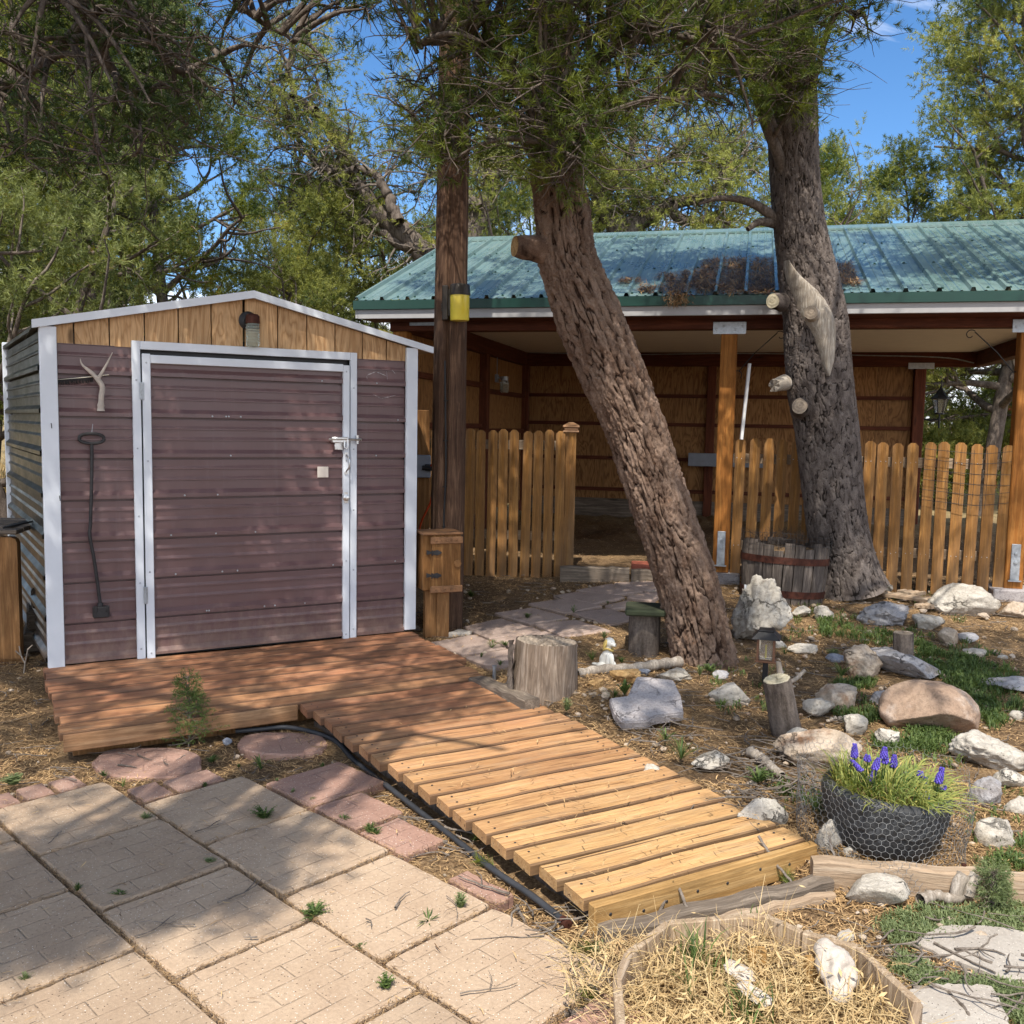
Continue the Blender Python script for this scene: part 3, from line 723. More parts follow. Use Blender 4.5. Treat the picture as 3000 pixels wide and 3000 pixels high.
for k in range(24):
    u = rg.choice([rg.uniform(.66, 1.8), rg.uniform(.66, 1.8), rg.uniform(2.05, 2.3)]); kk = rg.randint(1, 7); z = PH+.257*kk-.006
    b.lathe([(.001, 0), (.0065, 0), (.005, .005), (.001, .0055)], 8, TR(u, -.034 if u < 1.9 else -.021, z)@Matrix.Rotation(R(90), 4, 'X'))
ABS.append((frame_o, b.obj('screws', M['galv'], shed)))
b = MB(); rg = random.Random(8)
for (u0, z0), (u1, z1), wd in (((2.05, 1.93), (2.12, 1.96), .012), ((2.12, 1.96), (2.21, 1.93), .010), ((2.05, 1.93), (2.06, 1.88), .007), ((2.24, 1.98), (2.27, 1.95), .009), ((2.28, 1.90), (2.32, 1.885), .016), ((2.10, 1.80), (2.16, 1.77), .006), ((2.16, 1.77), (2.28, 1.80), .005), ((2.20, 1.97), (2.21, 1.90), .004)):
    n = 12; d = np.array([u1-u0, z1-z0]); nn = np.array([-d[1], d[0]])/np.linalg.norm(d); up, lo = [], []
    for k in range(n+1):
        f = k/n; p = np.array([u0, z0])+d*f; w_ = wd*.5*math.sin(math.pi*f)**.6*rg.uniform(.3, 1.1); up.append(p+nn*w_); lo.append(p-nn*w_*rg.uniform(.3, 1))
    poly_ = up+lo[::-1]; b.add([(p[0], -.0095, p[1]) for p in up]+[(p[0], -.0095, p[1]) for p in lo], [(k, k+1, n+2+k, n+1+k) for k in range(n)])
b.obj('paint_scuff', M['scuff'], shed)
# jar lamp on the gable
lamp = MB(); lamp.lathe([(.002, 0), (.062, 0), (.062, .008), (.045, .018), (.03, .022), (.03, .05), (.002, .05)], 24, TR(1.222, -.006, 2.255)@Matrix.Rotation(R(90), 4, 'X'))
lampo = lamp.obj('wall_lamp', M['black'], shed, True)
b = MB(); Lm = TR(1.236, -.075, 2.0); b.lathe([(.002, .292), (.036, .292), (.044, .28), (.046, .235), (.043, .232), (.002, .232)], 20, Lm); b.tube([(1.222, -.05, 2.262), (1.236, -.075, 2.27)], .032, 12); b.obj('lamp_socket', M['rust'], lampo, True)
b = MB(); pr = [(.040, .234)]
for k in range(7): pr += [(.047, .222-.019*k), (.043, .214-.019*k)]
pr += [(.04, .085), (.024, .078), (.002, .078)]
b.lathe(pr[::-1], 24, Lm); b.obj('glass_jar', M['glass'], lampo, True)
# rust nails on the left corner trim
b = MB()
for z, dx in ((1.56, .0), (1.12, .035)): b.tube([(.03+dx, -.042, z), (.03+dx, -.06, z-.005), (.032+dx, -.062, z-.03)], .0025, 6)
b.obj('nail_hook', M['iron'], shed)

# antler, feather, iron tool: each hangs on the shed and is a thing
a = thing('antler', 'pale deer antler with three points hung on the shed wall', 'antler', sw(.30, -.045, 1.79), SA)
b = MB()
b.tube(smooth_path([(.008, .0, -.135), (.012, -.008, -.06), (.018, -.01, .0), (-.012, -.012, .05), (-.05, -.012, .09), (-.092, -.014, .125)], 20), np.concatenate([[.020, .022], np.linspace(.017, .016, 9), np.linspace(.015, .011, 6), np.linspace(.010, .003, 3)]), 10)
b.tube(smooth_path([(-.005, -.012, .045), (.02, -.02, .09), (.05, -.03, .15), (.078, -.035, .21)], 14), np.linspace(.013, .002, 14), 8)
b.tube(smooth_path([(-.085, -.014, .118), (-.098, -.016, .14), (-.103, -.018, .165)], 8), np.linspace(.007, .002, 8), 8)
b.tube([(.008, 0, -.15), (.008, 0, -.13)], [.024, .021], 10)
o = b.obj('antler_bone', M['bone'], a, True)
f = thing('feather', 'dark tattered feather with pale quill tucked behind the antler', 'feather', sw(.22, -.030, 1.835), SA)
b = MB(); b.tube([(-.15, 0, -.012), (.0, 0, .008), (.14, -.006, .03)], [.002, .004, .003], 6); b.obj('quill', M['quill'], f)
b = MB(); rg = random.Random(9)
for k in range(46):
    x = -.15+k*.0043; z = -.012+.13*(x+.15)
    L = rg.uniform(.018, .045); b.add([(x, -.002, z), (x+.007, -.002, z+.001), (x+.010+rg.uniform(-.01, .006), -.004, z-L), (x+.004, -.004, z-L*.9)], [(0, 1, 2, 3)])
    b.add([(x, -.001, z), (x+.006, -.001, z), (x+.004, -.003, z+.010)], [(0, 1, 2)])
b.obj('vane', M['feather'], f)
t_ = thing('iron_bar', 'long dark iron tamping tool with loop handle hung on the shed', 'tool', sw(.24, -.045, .95), SA)
b = MB(); b.tube(smooth_path([(.012, 0, .49), (.008, 0, .3), (-.006, -.004, .0), (-.012, -.006, -.08), (.012, -.004, -.25), (.04, 0, -.52)], 40), .0105, 10); b.obj('shaft', M['iron'], t_, True)
b = MB(); lp = [(.070*math.cos(x)*(1.0), 0, .520+.030*math.copysign(abs(math.sin(x))**.8, math.sin(x))) for x in np.linspace(0, 2*math.pi, 33)]; b.tube([(p[0]+.012, p[1], p[2]) for p in lp], .0105, 8); b.obj('loop_handle', M['iron'], t_, True)
b = MB(); b.box(-.005, .09, -.03, .02, -.60, -.53, .006); b.tube([(.04, 0, -.54), (.04, 0, -.51)], .018, 10); b.box(.0, .02, -.034, .0, -.565, -.525, .003); b.box(.068, .088, -.034, .0, -.565, -.525, .003); b.obj('tool_head', M['iron'], t_)
b = MB(); b.tube([(.012, .0, .545), (.022, .015, .61)], .0015, 5); b.obj('hanging_wire', M['galv'], t_)

# ------------------------------------------------------------------ deck and walkway (same frame)
def boards_mesh(name, quads, th, fades, gap=.006):
    """each board: 4 top corners (a0,a1,b1,b0) in local coords, slight random tilt"""
    V, Q, fd, ed = [], [], [], []; n = 0; rg = random.Random(3)
    for q, fd_ in zip(quads, fades):
        A0, A1, B1, B0 = [np.array(p, float) for p in q]; nu = 9; rows = []
        for k in range(nu):
            t = k/(nu-1); a = A0+(A1-A0)*t; c = B0+(B1-B0)*t
            wob = .0018*math.sin(t*9+n)+.0012*rg.uniform(-1, 1); d = (c-a)/np.linalg.norm(c-a); ch = .006
            up = np.array([0, 0, 1.]); a = a+up*wob; c = c+up*(wob+.001*rg.uniform(-1, 1))
            rows.append([a-up*th, a-up*ch, a+d*ch, c-d*ch, c-up*ch, c-up*th])
        base = len(V); m = 6
        for r_ in rows: V += r_
        for k in range(nu-1):
            for j in range(m):
                Q.append([base+k*m+j, base+(k+1)*m+j, base+(k+1)*m+(j+1) % m, base+k*m+(j+1) % m])
        e0 = [base+j for j in range(m)]; e1 = [base+(nu-1)*m+j for j in range(m)]
        Q += [[e0[0], e0[1], e0[4], e0[5]], [e0[1], e0[2], e0[3], e0[4]], [e1[5], e1[4], e1[1], e1[0]], [e1[4], e1[3], e1[2], e1[1]]]
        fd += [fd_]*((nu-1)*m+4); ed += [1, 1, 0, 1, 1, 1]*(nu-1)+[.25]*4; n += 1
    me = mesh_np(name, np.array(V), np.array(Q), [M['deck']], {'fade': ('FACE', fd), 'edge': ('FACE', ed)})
    bm = bmesh.new(); bm.from_mesh(me); bmesh.ops.recalc_face_normals(bm, faces=bm.faces); bm.to_mesh(me); bm.free(); return me
deck = thing('wooden_deck', 'low reddish plank deck in front of the shed door', 'deck', (SO[0], SO[1], 0), SA)
qs, fs = [], []; rg = random.Random(12); nb = 9; pw = 1.40/nb
for k in range(nb):
    v1 = -.015-k*pw; v0 = v1-pw+.016
    ul = -.05+.018*k/nb+rg.uniform(-.012, .012); ur = 2.40+rg.uniform(-.015, .02)
    if k >= nb-3: ur = 2.33+rg.uniform(-.01, .01)
    z = DECK; qs.append([(ul, v0, z), (ur, v0, z), (ur, v1, z), (ul, v1, z)]); fs.append(.02 if k < nb-3 else .12+.08*(k-nb+3))
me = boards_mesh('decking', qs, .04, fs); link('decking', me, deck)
b = MB(); b.box(-.03, 1.135, -1.428, -1.412, -.035, DECK-.004, .004); b.obj('fascia_board', M['fasciared'], deck)
b = MB(); b.box(.02, 2.3, -1.30, -1.26, -.10, DECK-.045); b.box(.04, .08, -1.255, -.05, -.10, DECK-.045); b.box(2.2, 2.24, -1.255, -.05, -.1, DECK-.045); b.obj('joist', M['brownwood'], deck)
walk = thing('wooden_walkway', 'yellow plank walkway running down from the deck to the garden edge', 'walkway', (SO[0], SO[1], 0), SA)
qs, fs = [], []; nb = 17; va, vb = -1.425, -3.86
for k in range(nb):
    f0, f1 = k/nb, (k+1)/nb
    def edge(f, r_):
        v = va+(vb-va)*f; z = DECK+(0.0-DECK)*f
        return v, z
    va1, z1 = edge(f0, 0); vb1, z0 = edge(f1, 0)
    ul = 1.15+.265*f0+rg.uniform(-.012, .012); ur = 2.335+.125*f0+rg.uniform(-.01, .01)
    gp = .016+rg.uniform(0, .007)
    qs.append([(ul, vb1+gp, z0), (ur, vb1+gp, z0), (ur, va1, z1), (ul, va1, z1)]); fs.append(float(np.clip(.10+1.15*(k-1)/nb, 0, 1))+rg.uniform(-.06, .06))
WLEND = (1.42, 2.46)
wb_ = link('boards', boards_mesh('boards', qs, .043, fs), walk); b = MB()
for q in qs:
    for f_ in (.05, .93):
        for g_ in (.25, .72):
            p_ = np.array(q[0])*(1-f_)*(1-g_)+np.array(q[1])*f_*(1-g_)+np.array(q[2])*f_*g_+np.array(q[3])*(1-f_)*g_; b.lathe([(.0005, .0), (.0055, .0), (.004, .0015), (.0005, .0018)], 6, TR(p_[0]+rg.uniform(-.008, .008), p_[1], p_[2]+.0015))
ABS.append((wb_, b.obj('screws', M['iron'], walk)))
b = MB(); b.box(WLEND[0]-.005, WLEND[1]+.0, vb-.042, vb-.001, -.105, .0, .004); fasc_ = b.obj('fascia_board', M['fascia'], walk)
b = MB()
for u in (1.48, 1.62, 1.72, 1.86, 2.0, 2.16, 2.31, 2.40): b.lathe([(.001, 0), (.0065, 0), (.005, .002), (.001, .0025)], 8, TR(u, vb-.042, -.03-.035*rg.random())@Matrix.Rotation(R(90), 4, 'X'))
ABS.append((fasc_, b.obj('nails', M['iron'], walk)))
b = MB(); b.prism([(1.23, -1.41), (1.27, -1.41), (1.53, -3.83), (1.49, -3.83)], -.14, -.06); b.prism([(2.27, -1.41), (2.31, -1.41), (2.42, -3.83), (2.38, -3.83)], -.14, -.06); b.obj('joist', M['barkfar'], walk)
# weathered timber in front of the walkway, timber along its far side
def local_timber(name, label, cat, p0, p1, h, d, mat, group=None, sag=0, bev=.008, lift=0):
    p0 = np.array(p0, float); p1 = np.array(p1, float); L = np.linalg.norm(p1-p0); a = math.atan2(p1[1]-p0[1], p1[0]-p0[0])
    tilt = -math.asin((p1[2]-p0[2])/L)
    t = MB(); n = 16; V = []; rg = random.Random(int(L*977))
    cs = [(-d/2, 0), (-d/2, h-bev), (-d/2+bev, h), (d/2-bev, h), (d/2, h-bev), (d/2, 0)]
    for k in range(n+1):
        x = L*k/n; w_ = .004*math.sin(k*1.3+L*7)+rg.uniform(-.002, .002)
        V += [(x, y+w_*.7, z+w_*(z > 0)+sag*math.sin(math.pi*k/n)) for y, z in cs]
    m = 6; V = np.array(V); i = np.arange((n+1)*m).reshape(n+1, m); nx = np.roll(i, -1, 1)
    t.addnp(V, np.stack([i[:-1], nx[:-1], nx[1:], i[1:]], -1).reshape(-1, 4)); t.P += [list(i[0]), list(i[-1][::-1])]
    o = t.obj(name, mat, None); o.location = p0; o.rotation_euler = (0, tilt, a); return tag(o, label, cat, group)
p0 = G(1760, 2750); p1 = G(2425, 2600)
local_timber('timber', 'grey weathered timber lying along the foot of the walkway end', 'timber', (p0[0], p0[1], p0[2]-.02), (p1[0], p1[1], p1[2]-.015), .058, .07, M['oldwood'])
p0 = G(2090, 2705); p1 = G(2440, 2628); local_timber('thin_plank', 'thin brown plank end in front of the weathered timber', 'plank', (p0[0], p0[1], p0[2]-.01), (p1[0], p1[1], p1[2]-.01), .035, .03, M['tantimber'])
p0 = G(1395, 2015); p1 = G(1560, 2085); local_timber('timber', 'short grey timber offcut beside the cut stump and the deck', 'timber', (p0[0], p0[1], p0[2]-.01), (p1[0], p1[1], p1[2]-.01), .085, .10, M['oldwood'])
# steel stake by the deck
p = G(1448, 1992); b = MB(); b.tube([(0, 0, -.1), (0, 0, .085)], .011, 10); b.tube([(0, 0, .083), (0, 0, .092)], .015, 10); o = b.obj('steel_stake', M['galv'], None, True, loc=p); tag(o, 'short steel stake at the deck edge before the stump', 'stake')
# ------------------------------------------------------------------ barn (open pavilion): frame x along the front, y back
PO = (1.87, 8.30); PA = R(-14.0)
def pw_(u, v, z=0.0): return np.array([PO[0]+u*math.cos(PA)-v*math.sin(PA), PO[1]+u*math.sin(PA)+v*math.cos(PA), z])
GB = .27                                    # ground by the front posts
barn = thing('open_barn', 'open fronted timber barn with green ribbed metal roof behind the picket fence', 'barn', (PO[0], PO[1], 0), PA)
XL, XR, XE, YB = -3.03, 2.365, 3.15, 5.0
BB, BT = 2.46, 2.70
# posts
def post(u, v, z0, z1, s=.14, mat='post', name='post'):
    b = MB(); b.box(u-s/2, u+s/2, v-s/2, v+s/2, z0, z1, .008); return b.obj(name, M[mat], barn)
fp = [post(0.0, 0, .33, BB), post(XR, 0, .32, BB), post(XL, 0, .2, BB)]
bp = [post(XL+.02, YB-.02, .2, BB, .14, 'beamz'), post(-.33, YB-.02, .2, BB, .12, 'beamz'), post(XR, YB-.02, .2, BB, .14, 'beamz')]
sp = [post(XL+.02, 2.75, .2, BB, .14, 'beamz')]
for u, p in ((0.0, fp[0]), (XR, fp[1])):
    b = MB(); b.box(u-.035, u+.035, -.079, -.071, .40, .70, .003)
    for z in (.62, .55): b.lathe([(.002, 0), (.014, 0), (.014, .012), (.002, .013)], 6, TR(u, -.079, z)@Matrix.Rotation(R(90), 4, 'X'))
    b.box(u-.05, u+.05, -.095, -.075, .39, .40); b.obj('post_base', M['galv'], p)
    b = MB(); b.box(u-.17, u+.17, -.16, .16, .16, .33, .01); b.obj('footing', M['concrete'], p)
    b = MB(); b.box(u-.14, u+.14, -.084, -.076, BB-.045, BB+.06, .002)
    for x in (-.11, -.05, .05, .11): b.lathe([(.002, 0), (.012, 0), (.01, .008), (.002, .009)], 6, TR(u+x, -.084, BB+.01+.02*math.sin(x*80))@Matrix.Rotation(R(90), 4, 'X'))
    b.obj('bracket_plate', M['galv'], p)
b = MB(); b.box(XL+.10, XL+.38, -.084, -.076, BB+.05, BB+.16, .002); b.obj('bracket_plate', M['galv'], barn)
b = MB(); b.box(XR-.16, XR+.16, YB-.105, YB-.097, BB-.03, BB+.05, .002); b.obj('bracket_plate', M['galv'], barn)
# beams
b = MB(); b.box(XL-.10, XE, -.072, .072, BB, BB+.20, .005); b.obj('front_beam', M['beamx'], barn)
b = MB(); b.box(XL-.07, XE-.05, YB-.09, YB+.05, BB, BB+.22, .005); b.obj('rear_beam', M['beamx'], barn)
b = MB(); b.box(XE-.13, XE+.01, .075, YB-.092, BB+.005, BB+.21, .005); b.obj('side_beam', M['beamy'], barn)
b = MB(); b.box(XL-.06, XL+.07, .075, YB-.092, BB+.005, BB+.21, .005); b.obj('side_beam', M['beamy'], barn)
b = MB(); b.box(XL+.075, XE-.135, .075, YB-.095, BB+.19, BB+.205); b.obj('ceiling', M['ceil'], barn)
# plywood walls with girts
b = MB()
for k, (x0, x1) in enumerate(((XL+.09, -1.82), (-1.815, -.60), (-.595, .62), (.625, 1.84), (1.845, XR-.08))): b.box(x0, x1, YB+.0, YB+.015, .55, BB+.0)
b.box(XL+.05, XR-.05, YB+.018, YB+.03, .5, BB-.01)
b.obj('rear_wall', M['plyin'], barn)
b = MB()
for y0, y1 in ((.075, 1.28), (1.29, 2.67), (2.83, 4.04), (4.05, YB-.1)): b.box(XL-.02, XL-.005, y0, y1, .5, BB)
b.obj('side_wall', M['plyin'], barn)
for z in (.68, 1.13, 1.62, 2.02):
    b = MB(); b.box(XL+.09, XR-.08, YB-.045, YB-.005, z, z+.05); b.obj('girt', M['beamx'], barn)
for z in (1.55, 2.05):
    b = MB(); b.box(XL, XL+.045, .08, 2.66, z, z+.06); b.box(XL, XL+.045, 2.84, YB-.12, z-.06, z); b.obj('girt', M['beamy'], barn)
b = MB(); b.box(XL+.1, XR-.08, YB-.05, YB-.005, .20, .57); b.obj('kick_board', M['oldwood'], barn)
# roof
EY, RY = -.42, 2.5; EZ, RZ = 2.705, 3.80; X0, X1 = -3.34, 3.60
def roof_side(sgn):
    slope = math.hypot(RY-EY, RZ-EZ); V = []; prof = []; x = X0; k = 0
    while x < X1:
        for dx, h in ((0, 0), (.010, .030), (.034, .030), (.046, 0), (.100, 0), (.106, .006), (.120, .006), (.126, 0), (.172, 0), (.178, .006), (.192, .006), (.198, 0)):
            prof.append((x+dx, h))
        x += .246
    ns = 6; n = len(prof)
    for j in range(ns+1):
        f = j/ns; y = EY+(RY-EY)*f; z = EZ+(RZ-EZ)*f
        if sgn < 0: y = 2*RY-y
        for x, h in prof: V.append((x, y-(RZ-EZ)/slope*h*(1 if sgn > 0 else -1), z+(RY-EY)/slope*h))
    i = np.arange((ns+1)*n).reshape(ns+1, n)
    return np.array(V), np.stack([i[:-1, :-1], i[:-1, 1:], i[1:, 1:], i[1:, :-1]], -1).reshape(-1, 4)
b = MB(); b.addnp(*roof_side(1)); b.addnp(*roof_side(-1)); roof = b.obj('roof', M['roof'], barn)
rg = random.Random(31); b = MB(); rs = math.atan2(RZ-EZ, RY-EY)
for k in range(28):
    for f in (.03, .36, .68):
        x = X0+.246*k+.06+rg.choice((0, .085)); y = EY+(RY-EY)*f; z = EZ+(RZ-EZ)*f
        b.lathe([(.001, .014), (.007, .012), (.012, .004), (.012, .001), (.001, .0)], 6, TR(x, y, z)@Matrix.Rotation(rs, 4, 'X'))
ABS.append((roof, b.obj('screws', M['greentrim'], roof)))
b = MB(); b.prism([(RY-.16, RZ-.055), (RY, RZ+.008), (RY+.16, RZ-.055), (RY+.16, RZ-.035), (RY, RZ+.03), (RY-.16, RZ-.035)], X0, X1, 'x'); b.obj('ridge_cap', M['roof'], roof)
b = MB(); b.box(X0-.01, X1, EY-.012, EY+.012, EZ-.085, EZ-.004, .003); b.obj('drip_edge', M['greentrim'], barn)
b = MB(); b.box(X0+.03, X1, EY+.013, EY+.035, EZ-.165, EZ-.05, .003); b.obj('eave_fascia', M['trimgrey'], barn)
b = MB(); b.prism([(EY+.014, EZ-.16), (RY, RZ-.14), (RY, RZ-.012), (EY+.014, EZ-.012)], X0+.005, X0+.028, 'x'); b.prism([(RY, RZ-.14), (2*RY-EY, EZ-.16), (2*RY-EY, EZ-.012), (RY, RZ-.012)], X0+.005, X0+.028, 'x'); b.obj('rake_board', M['trimgrey'], barn)
b = MB(); b.box(X0+.06, X1, EY+.04, -.08, EZ-.165, EZ-.150); b.obj('soffit', M['beamx'], barn)
# gable infill at the left end
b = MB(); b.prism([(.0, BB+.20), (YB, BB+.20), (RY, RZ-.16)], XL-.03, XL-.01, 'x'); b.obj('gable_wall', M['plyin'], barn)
# scroll brackets
def scroll(u, s):
    pts = [(u+s*.09, -.0, BB-.36), (u+s*.22, 0, BB-.20), (u+s*.40, 0, BB-.03)]
    c = [(u+s*(.43+(.045-.006*t)*math.cos(2.4-t)), 0, BB-.055+(.045-.006*t)*math.sin(2.4-t)) for t in np.linspace(0, 5, 20)]
    b = MB(); b.tube(pts, .005, 6); b.tube(c, .004, 6); c2 = [(u+s*(.075+(.045-.006*t)*math.cos(-.8+t)), 0, BB-.385+(.045-.006*t)*math.sin(-.8+t)) for t in np.linspace(0, 5, 20)]; b.tube(c2, .004, 6)
    b.obj('scroll_bracket', M['iron'], barn)
scroll(0, 1); scroll(XR, -1)
# cable along the rear beam, jar lamp on the side wall, lantern on the rear post, silver globe lamp
b = MB(); b.tube(smooth_path([(XL+.1, YB-.10, BB+.19), (-1.5, YB-.10, BB+.16), (0, YB-.10, BB+.175), (1.5, YB-.10, BB+.15), (2.6, YB-.10, BB+.12), (3.0, YB-.1, BB+.05)], 30), .008, 6); b.obj('cable', M['galv'], barn)
wl = MB(); wl.box(XL+.05, XL+.09, 3.18, 3.26, 2.14, 2.24, .004); wl.tube([(XL+.07, 3.22, 2.24), (XL+.07, 3.22, BB)], .006, 6); wl = wl.obj('wall_lamp', M['greyplastic'], barn)
b = MB(); b.lathe([(.003, -.13), (.045, -.13), (.06, -.10), (.058, .0), (.04, .02), (.003, .02)], 14, TR(XL+.17, 3.22, 2.14)); b.obj('glass_jar', M['glass'], wl, True)
b = MB(); b.lathe([(.003, 0), (.05, 0), (.05, .05), (.003, .05)], 14, TR(XL+.17, 3.22, 2.165)); b.tube([(XL+.08, 3.22, 2.2), (XL+.17, 3.22, 2.2)], .012, 8); b.obj('lamp_cap', M['galv'], wl, True)
LX, LY, LZ = XR+.27, YB-.02, 2.02
ln = MB(); ln.tube([(XR+.07, LY, LZ-.24), (XR+.16, LY, LZ-.26), (LX, LY, LZ-.24)], .012, 8); ln.tube([(LX, LY, LZ-.36), (LX, LY, LZ-.18)], .012, 8)
ln.lathe([(.003, .20), (.012, .19), (.02, .16), (.07, .08), (.125, .03), (.125, .02), (.003, .02)], 6, TR(LX, LY, LZ)); ln.lathe([(.003, -.18), (.06, -.18), (.06, -.16), (.003, -.16)], 6, TR(LX, LY, LZ)); ln.lathe([(.002, .19), (.008, .2), (.008, .26), (.002, .27)], 6, TR(LX, LY, LZ))
for k in range(6):
    a = k*math.pi/3; ln.tube([(LX+.058*math.cos(a), LY+.058*math.sin(a), LZ-.17), (LX+.10*math.cos(a), LY+.10*math.sin(a), LZ+.025)], .006, 5)
ln = ln.obj('porch_lantern', M['black'], barn)
b = MB(); b.lathe([(.05, -.16), (.09, .02)], 6, TR(LX, LY, LZ), True); b.obj('glass_pane', M['lampglass'], ln)
gl = MB(); pr = [(.09*math.sin(t), -.09*math.cos(t)) for t in np.linspace(.03, math.pi-.03, 12)]; gl.lathe(pr, 16, TR(XE-.06, 2.45, BB-.07)); gl.tube([(XE-.06, 2.45, BB-.0), (XE-.06, 2.45, BB+.01)], .04, 10); gl.obj('globe_lamp', M['steel'], barn, True)

# grey trough board at the rear wall
pp = pw_(-.05, YB-.30); o = MB().box(-.55, .55, -.02, .02, -.09, .09, .004).obj('metal_trough', M['greyplastic'], None); o.location = (pp[0], pp[1], 1.17); o.rotation_euler = (0, 0, PA); tag(o, 'long grey metal trough against the back wall inside the barn', 'trough')
# white strip beside the middle post
a0 = at(2196, 1065, 8.18); a1 = at(2172, 1288, 8.18)
o = MB().box(-.018, .018, -.012, .012, 0, float(np.linalg.norm(a0-a1)), .003).obj('white_strip', M['plastic'], None); o.location = a1; v = Vector(a0-a1); o.rotation_euler = v.to_track_quat('Z', 'Y').to_euler(); tag(o, 'narrow white plastic strip leaning on the barn middle post', 'strip')

# ------------------------------------------------------------------ picket fences
def picket(name, x, w, z0, z1, mat, parent, y=0, lean=0, th=.018, seed=0):
    rg = random.Random(seed); c = .026
    pl = [(-w/2, 0), (w/2, 0), (w/2, z1-z0-c), (w/2-c, z1-z0), (-w/2+c, z1-z0), (-w/2, z1-z0-c)]
    b = MB(); b.prism(pl, -th, 0, 'y'); o = b.obj(name, mat, parent); o.location = (x, y+rg.uniform(-.004, .004), z0); o.rotation_euler = (rg.uniform(-.008, .008), lean, rg.uniform(-.03, .03)); return o
def rail(parent, x0, x1, z, y=.022, h=.085):
    b = MB(); b.box(x0, x1, y, y+.036, z, z+h, .004); return b.obj('rail', M['tantimber'], parent)
fr = thing('picket_fence', 'stained picket fence between the two front barn posts, behind the big trunk', 'fence', (PO[0], PO[1], 0), PA)
n = 19; rg = random.Random(5)
for k in range(n):
    x = .125+(XR-.11-.125)*k/(n-1); picket('picket', x, .088, .235+rg.uniform(-.008, .008), 1.515+.01*math.sin(k), M['fence'], fr, -.02, rg.uniform(-.008, .012), seed=k)
frail = rail(fr, .075, XR-.075, .53); rail(fr, .075, XR-.075, 1.30)
b = MB()
for k in range(n):
    x = .125+(XR-.11-.125)*k/(n-1)
    for z in (.575, 1.345):
        for d in (-.02, .02): b.lathe([(.001, 0), (.004, 0), (.001, .002)], 6, TR(x+d, -.04, z+rg.uniform(-.006, .006))@Matrix.Rotation(R(90), 4, 'X'))
ABS.append((frail, b.obj('nails', M['galv'], fr)))
f0 = at(1210, 1500, 8.55); f1 = at(1640, 1500, 8.42); fa = math.atan2(f1[1]-f0[1], f1[0]-f0[0]); fL = math.hypot(f1[0]-f0[0], f1[1]-f0[1])
fl = thing('picket_fence', 'stained picket fence from the shed to the capped gate post', 'fence', (f0[0], f0[1], 0), fa)
n = int(round(fL/.1005))+1
for k in range(n):
    x = fL*k/(n-1); picket('picket', x, .083, .215+rg.uniform(-.01, .01), 1.555+.008*math.sin(k*1.7), M['fence'], fl, 0, rg.uniform(-.01, .01), seed=40+k)
rail(fl, -.04, fL+.04, .56); rail(fl, -.04, fL+.04, 1.38, .022)
g = at(1668, 1480, 8.45); gp = thing('gate_post', 'square fence post with coppery cap at the end of the pickets', 'post', (g[0], g[1], 0), R(-3))
b = MB(); b.box(-.048, .048, -.048, .048, .15, 1.545, .006); b.obj('post', M['fence'], gp)
b = MB(); b.prism([(-.07, -.07), (.07, -.07), (.07, .07), (-.07, .07)], 1.546, 1.562); b.box(-.062, .062, -.062, .062, 1.563, 1.585, .006); b.box(-.076, .076, -.076, .076, 1.586, 1.605, .006)
V = [(-.072, -.072, 1.606), (.072, -.072, 1.606), (.072, .072, 1.606), (-.072, .072, 1.606), (-.02, -.02, 1.634), (.02, -.02, 1.634), (.02, .02, 1.634), (-.02, .02, 1.634)]
b.add(V, [(0, 1, 2, 3), (4, 5, 6, 7), (0, 1, 5, 4), (1, 2, 6, 5), (2, 3, 7, 6), (3, 0, 4, 7)]); b.obj('post_cap', M['coppery'], gp)
# thin wire mesh tied to the right-hand pickets
wm = thing('wire_mesh', 'thin bent wire mesh tied over the pickets by the barn corner post', 'wire mesh', (PO[0], PO[1], 0), PA)
L = []; rg = random.Random(2)
for z in np.arange(1.02, 1.46, .085): L.append((smooth_path([(1.62, -.075, z+.02), (1.85, -.08, z), (2.05, -.09, z-.012), (2.28, -.10, z+rg.uniform(-.01, .02))], 14), .0022))
for x in np.arange(1.7, 2.3, .1): L.append((smooth_path([(x, -.082, 1.46), (x+.01, -.085, 1.2), (x, -.09, .98)], 8), .0018))
link('wire', tubes_mesh('wire', L, M['iron'], 5), wm)

# timber sill and brick at the barn entrance
p0 = G(1640, 1702); p1 = G(1935, 1700)
local_timber('timber', 'long grey timber sill across the barn entrance', 'timber', (p0[0], p0[1], p0[2]-.03), (p0[0]+(p1[0]-p0[0])*.69, p0[1]-.02, p0[2]-.03), .165, .09, M['oldwood'])
local_timber('timber', 'short timber continuing the entrance sill behind the leaning trunk', 'timber', (p0[0]+(p1[0]-p0[0])*.71, p0[1]-.025, p0[2]-.03), (p1[0]+.3, p0[1]-.06, p0[2]-.03), .15, .09, M['oldwood'])
pp = G(1885, 1672); o = MB().box(-.15, .15, -.10, .10, 0, .08, .008).obj('paving_block', M['redbrick'], None); o.location = (pp[0]+.02, p0[1]+.22, p0[2]+.06); o.rotation_euler = (R(4), 0, R(-8)); tag(o, 'red paving block behind the entrance sill', 'block')

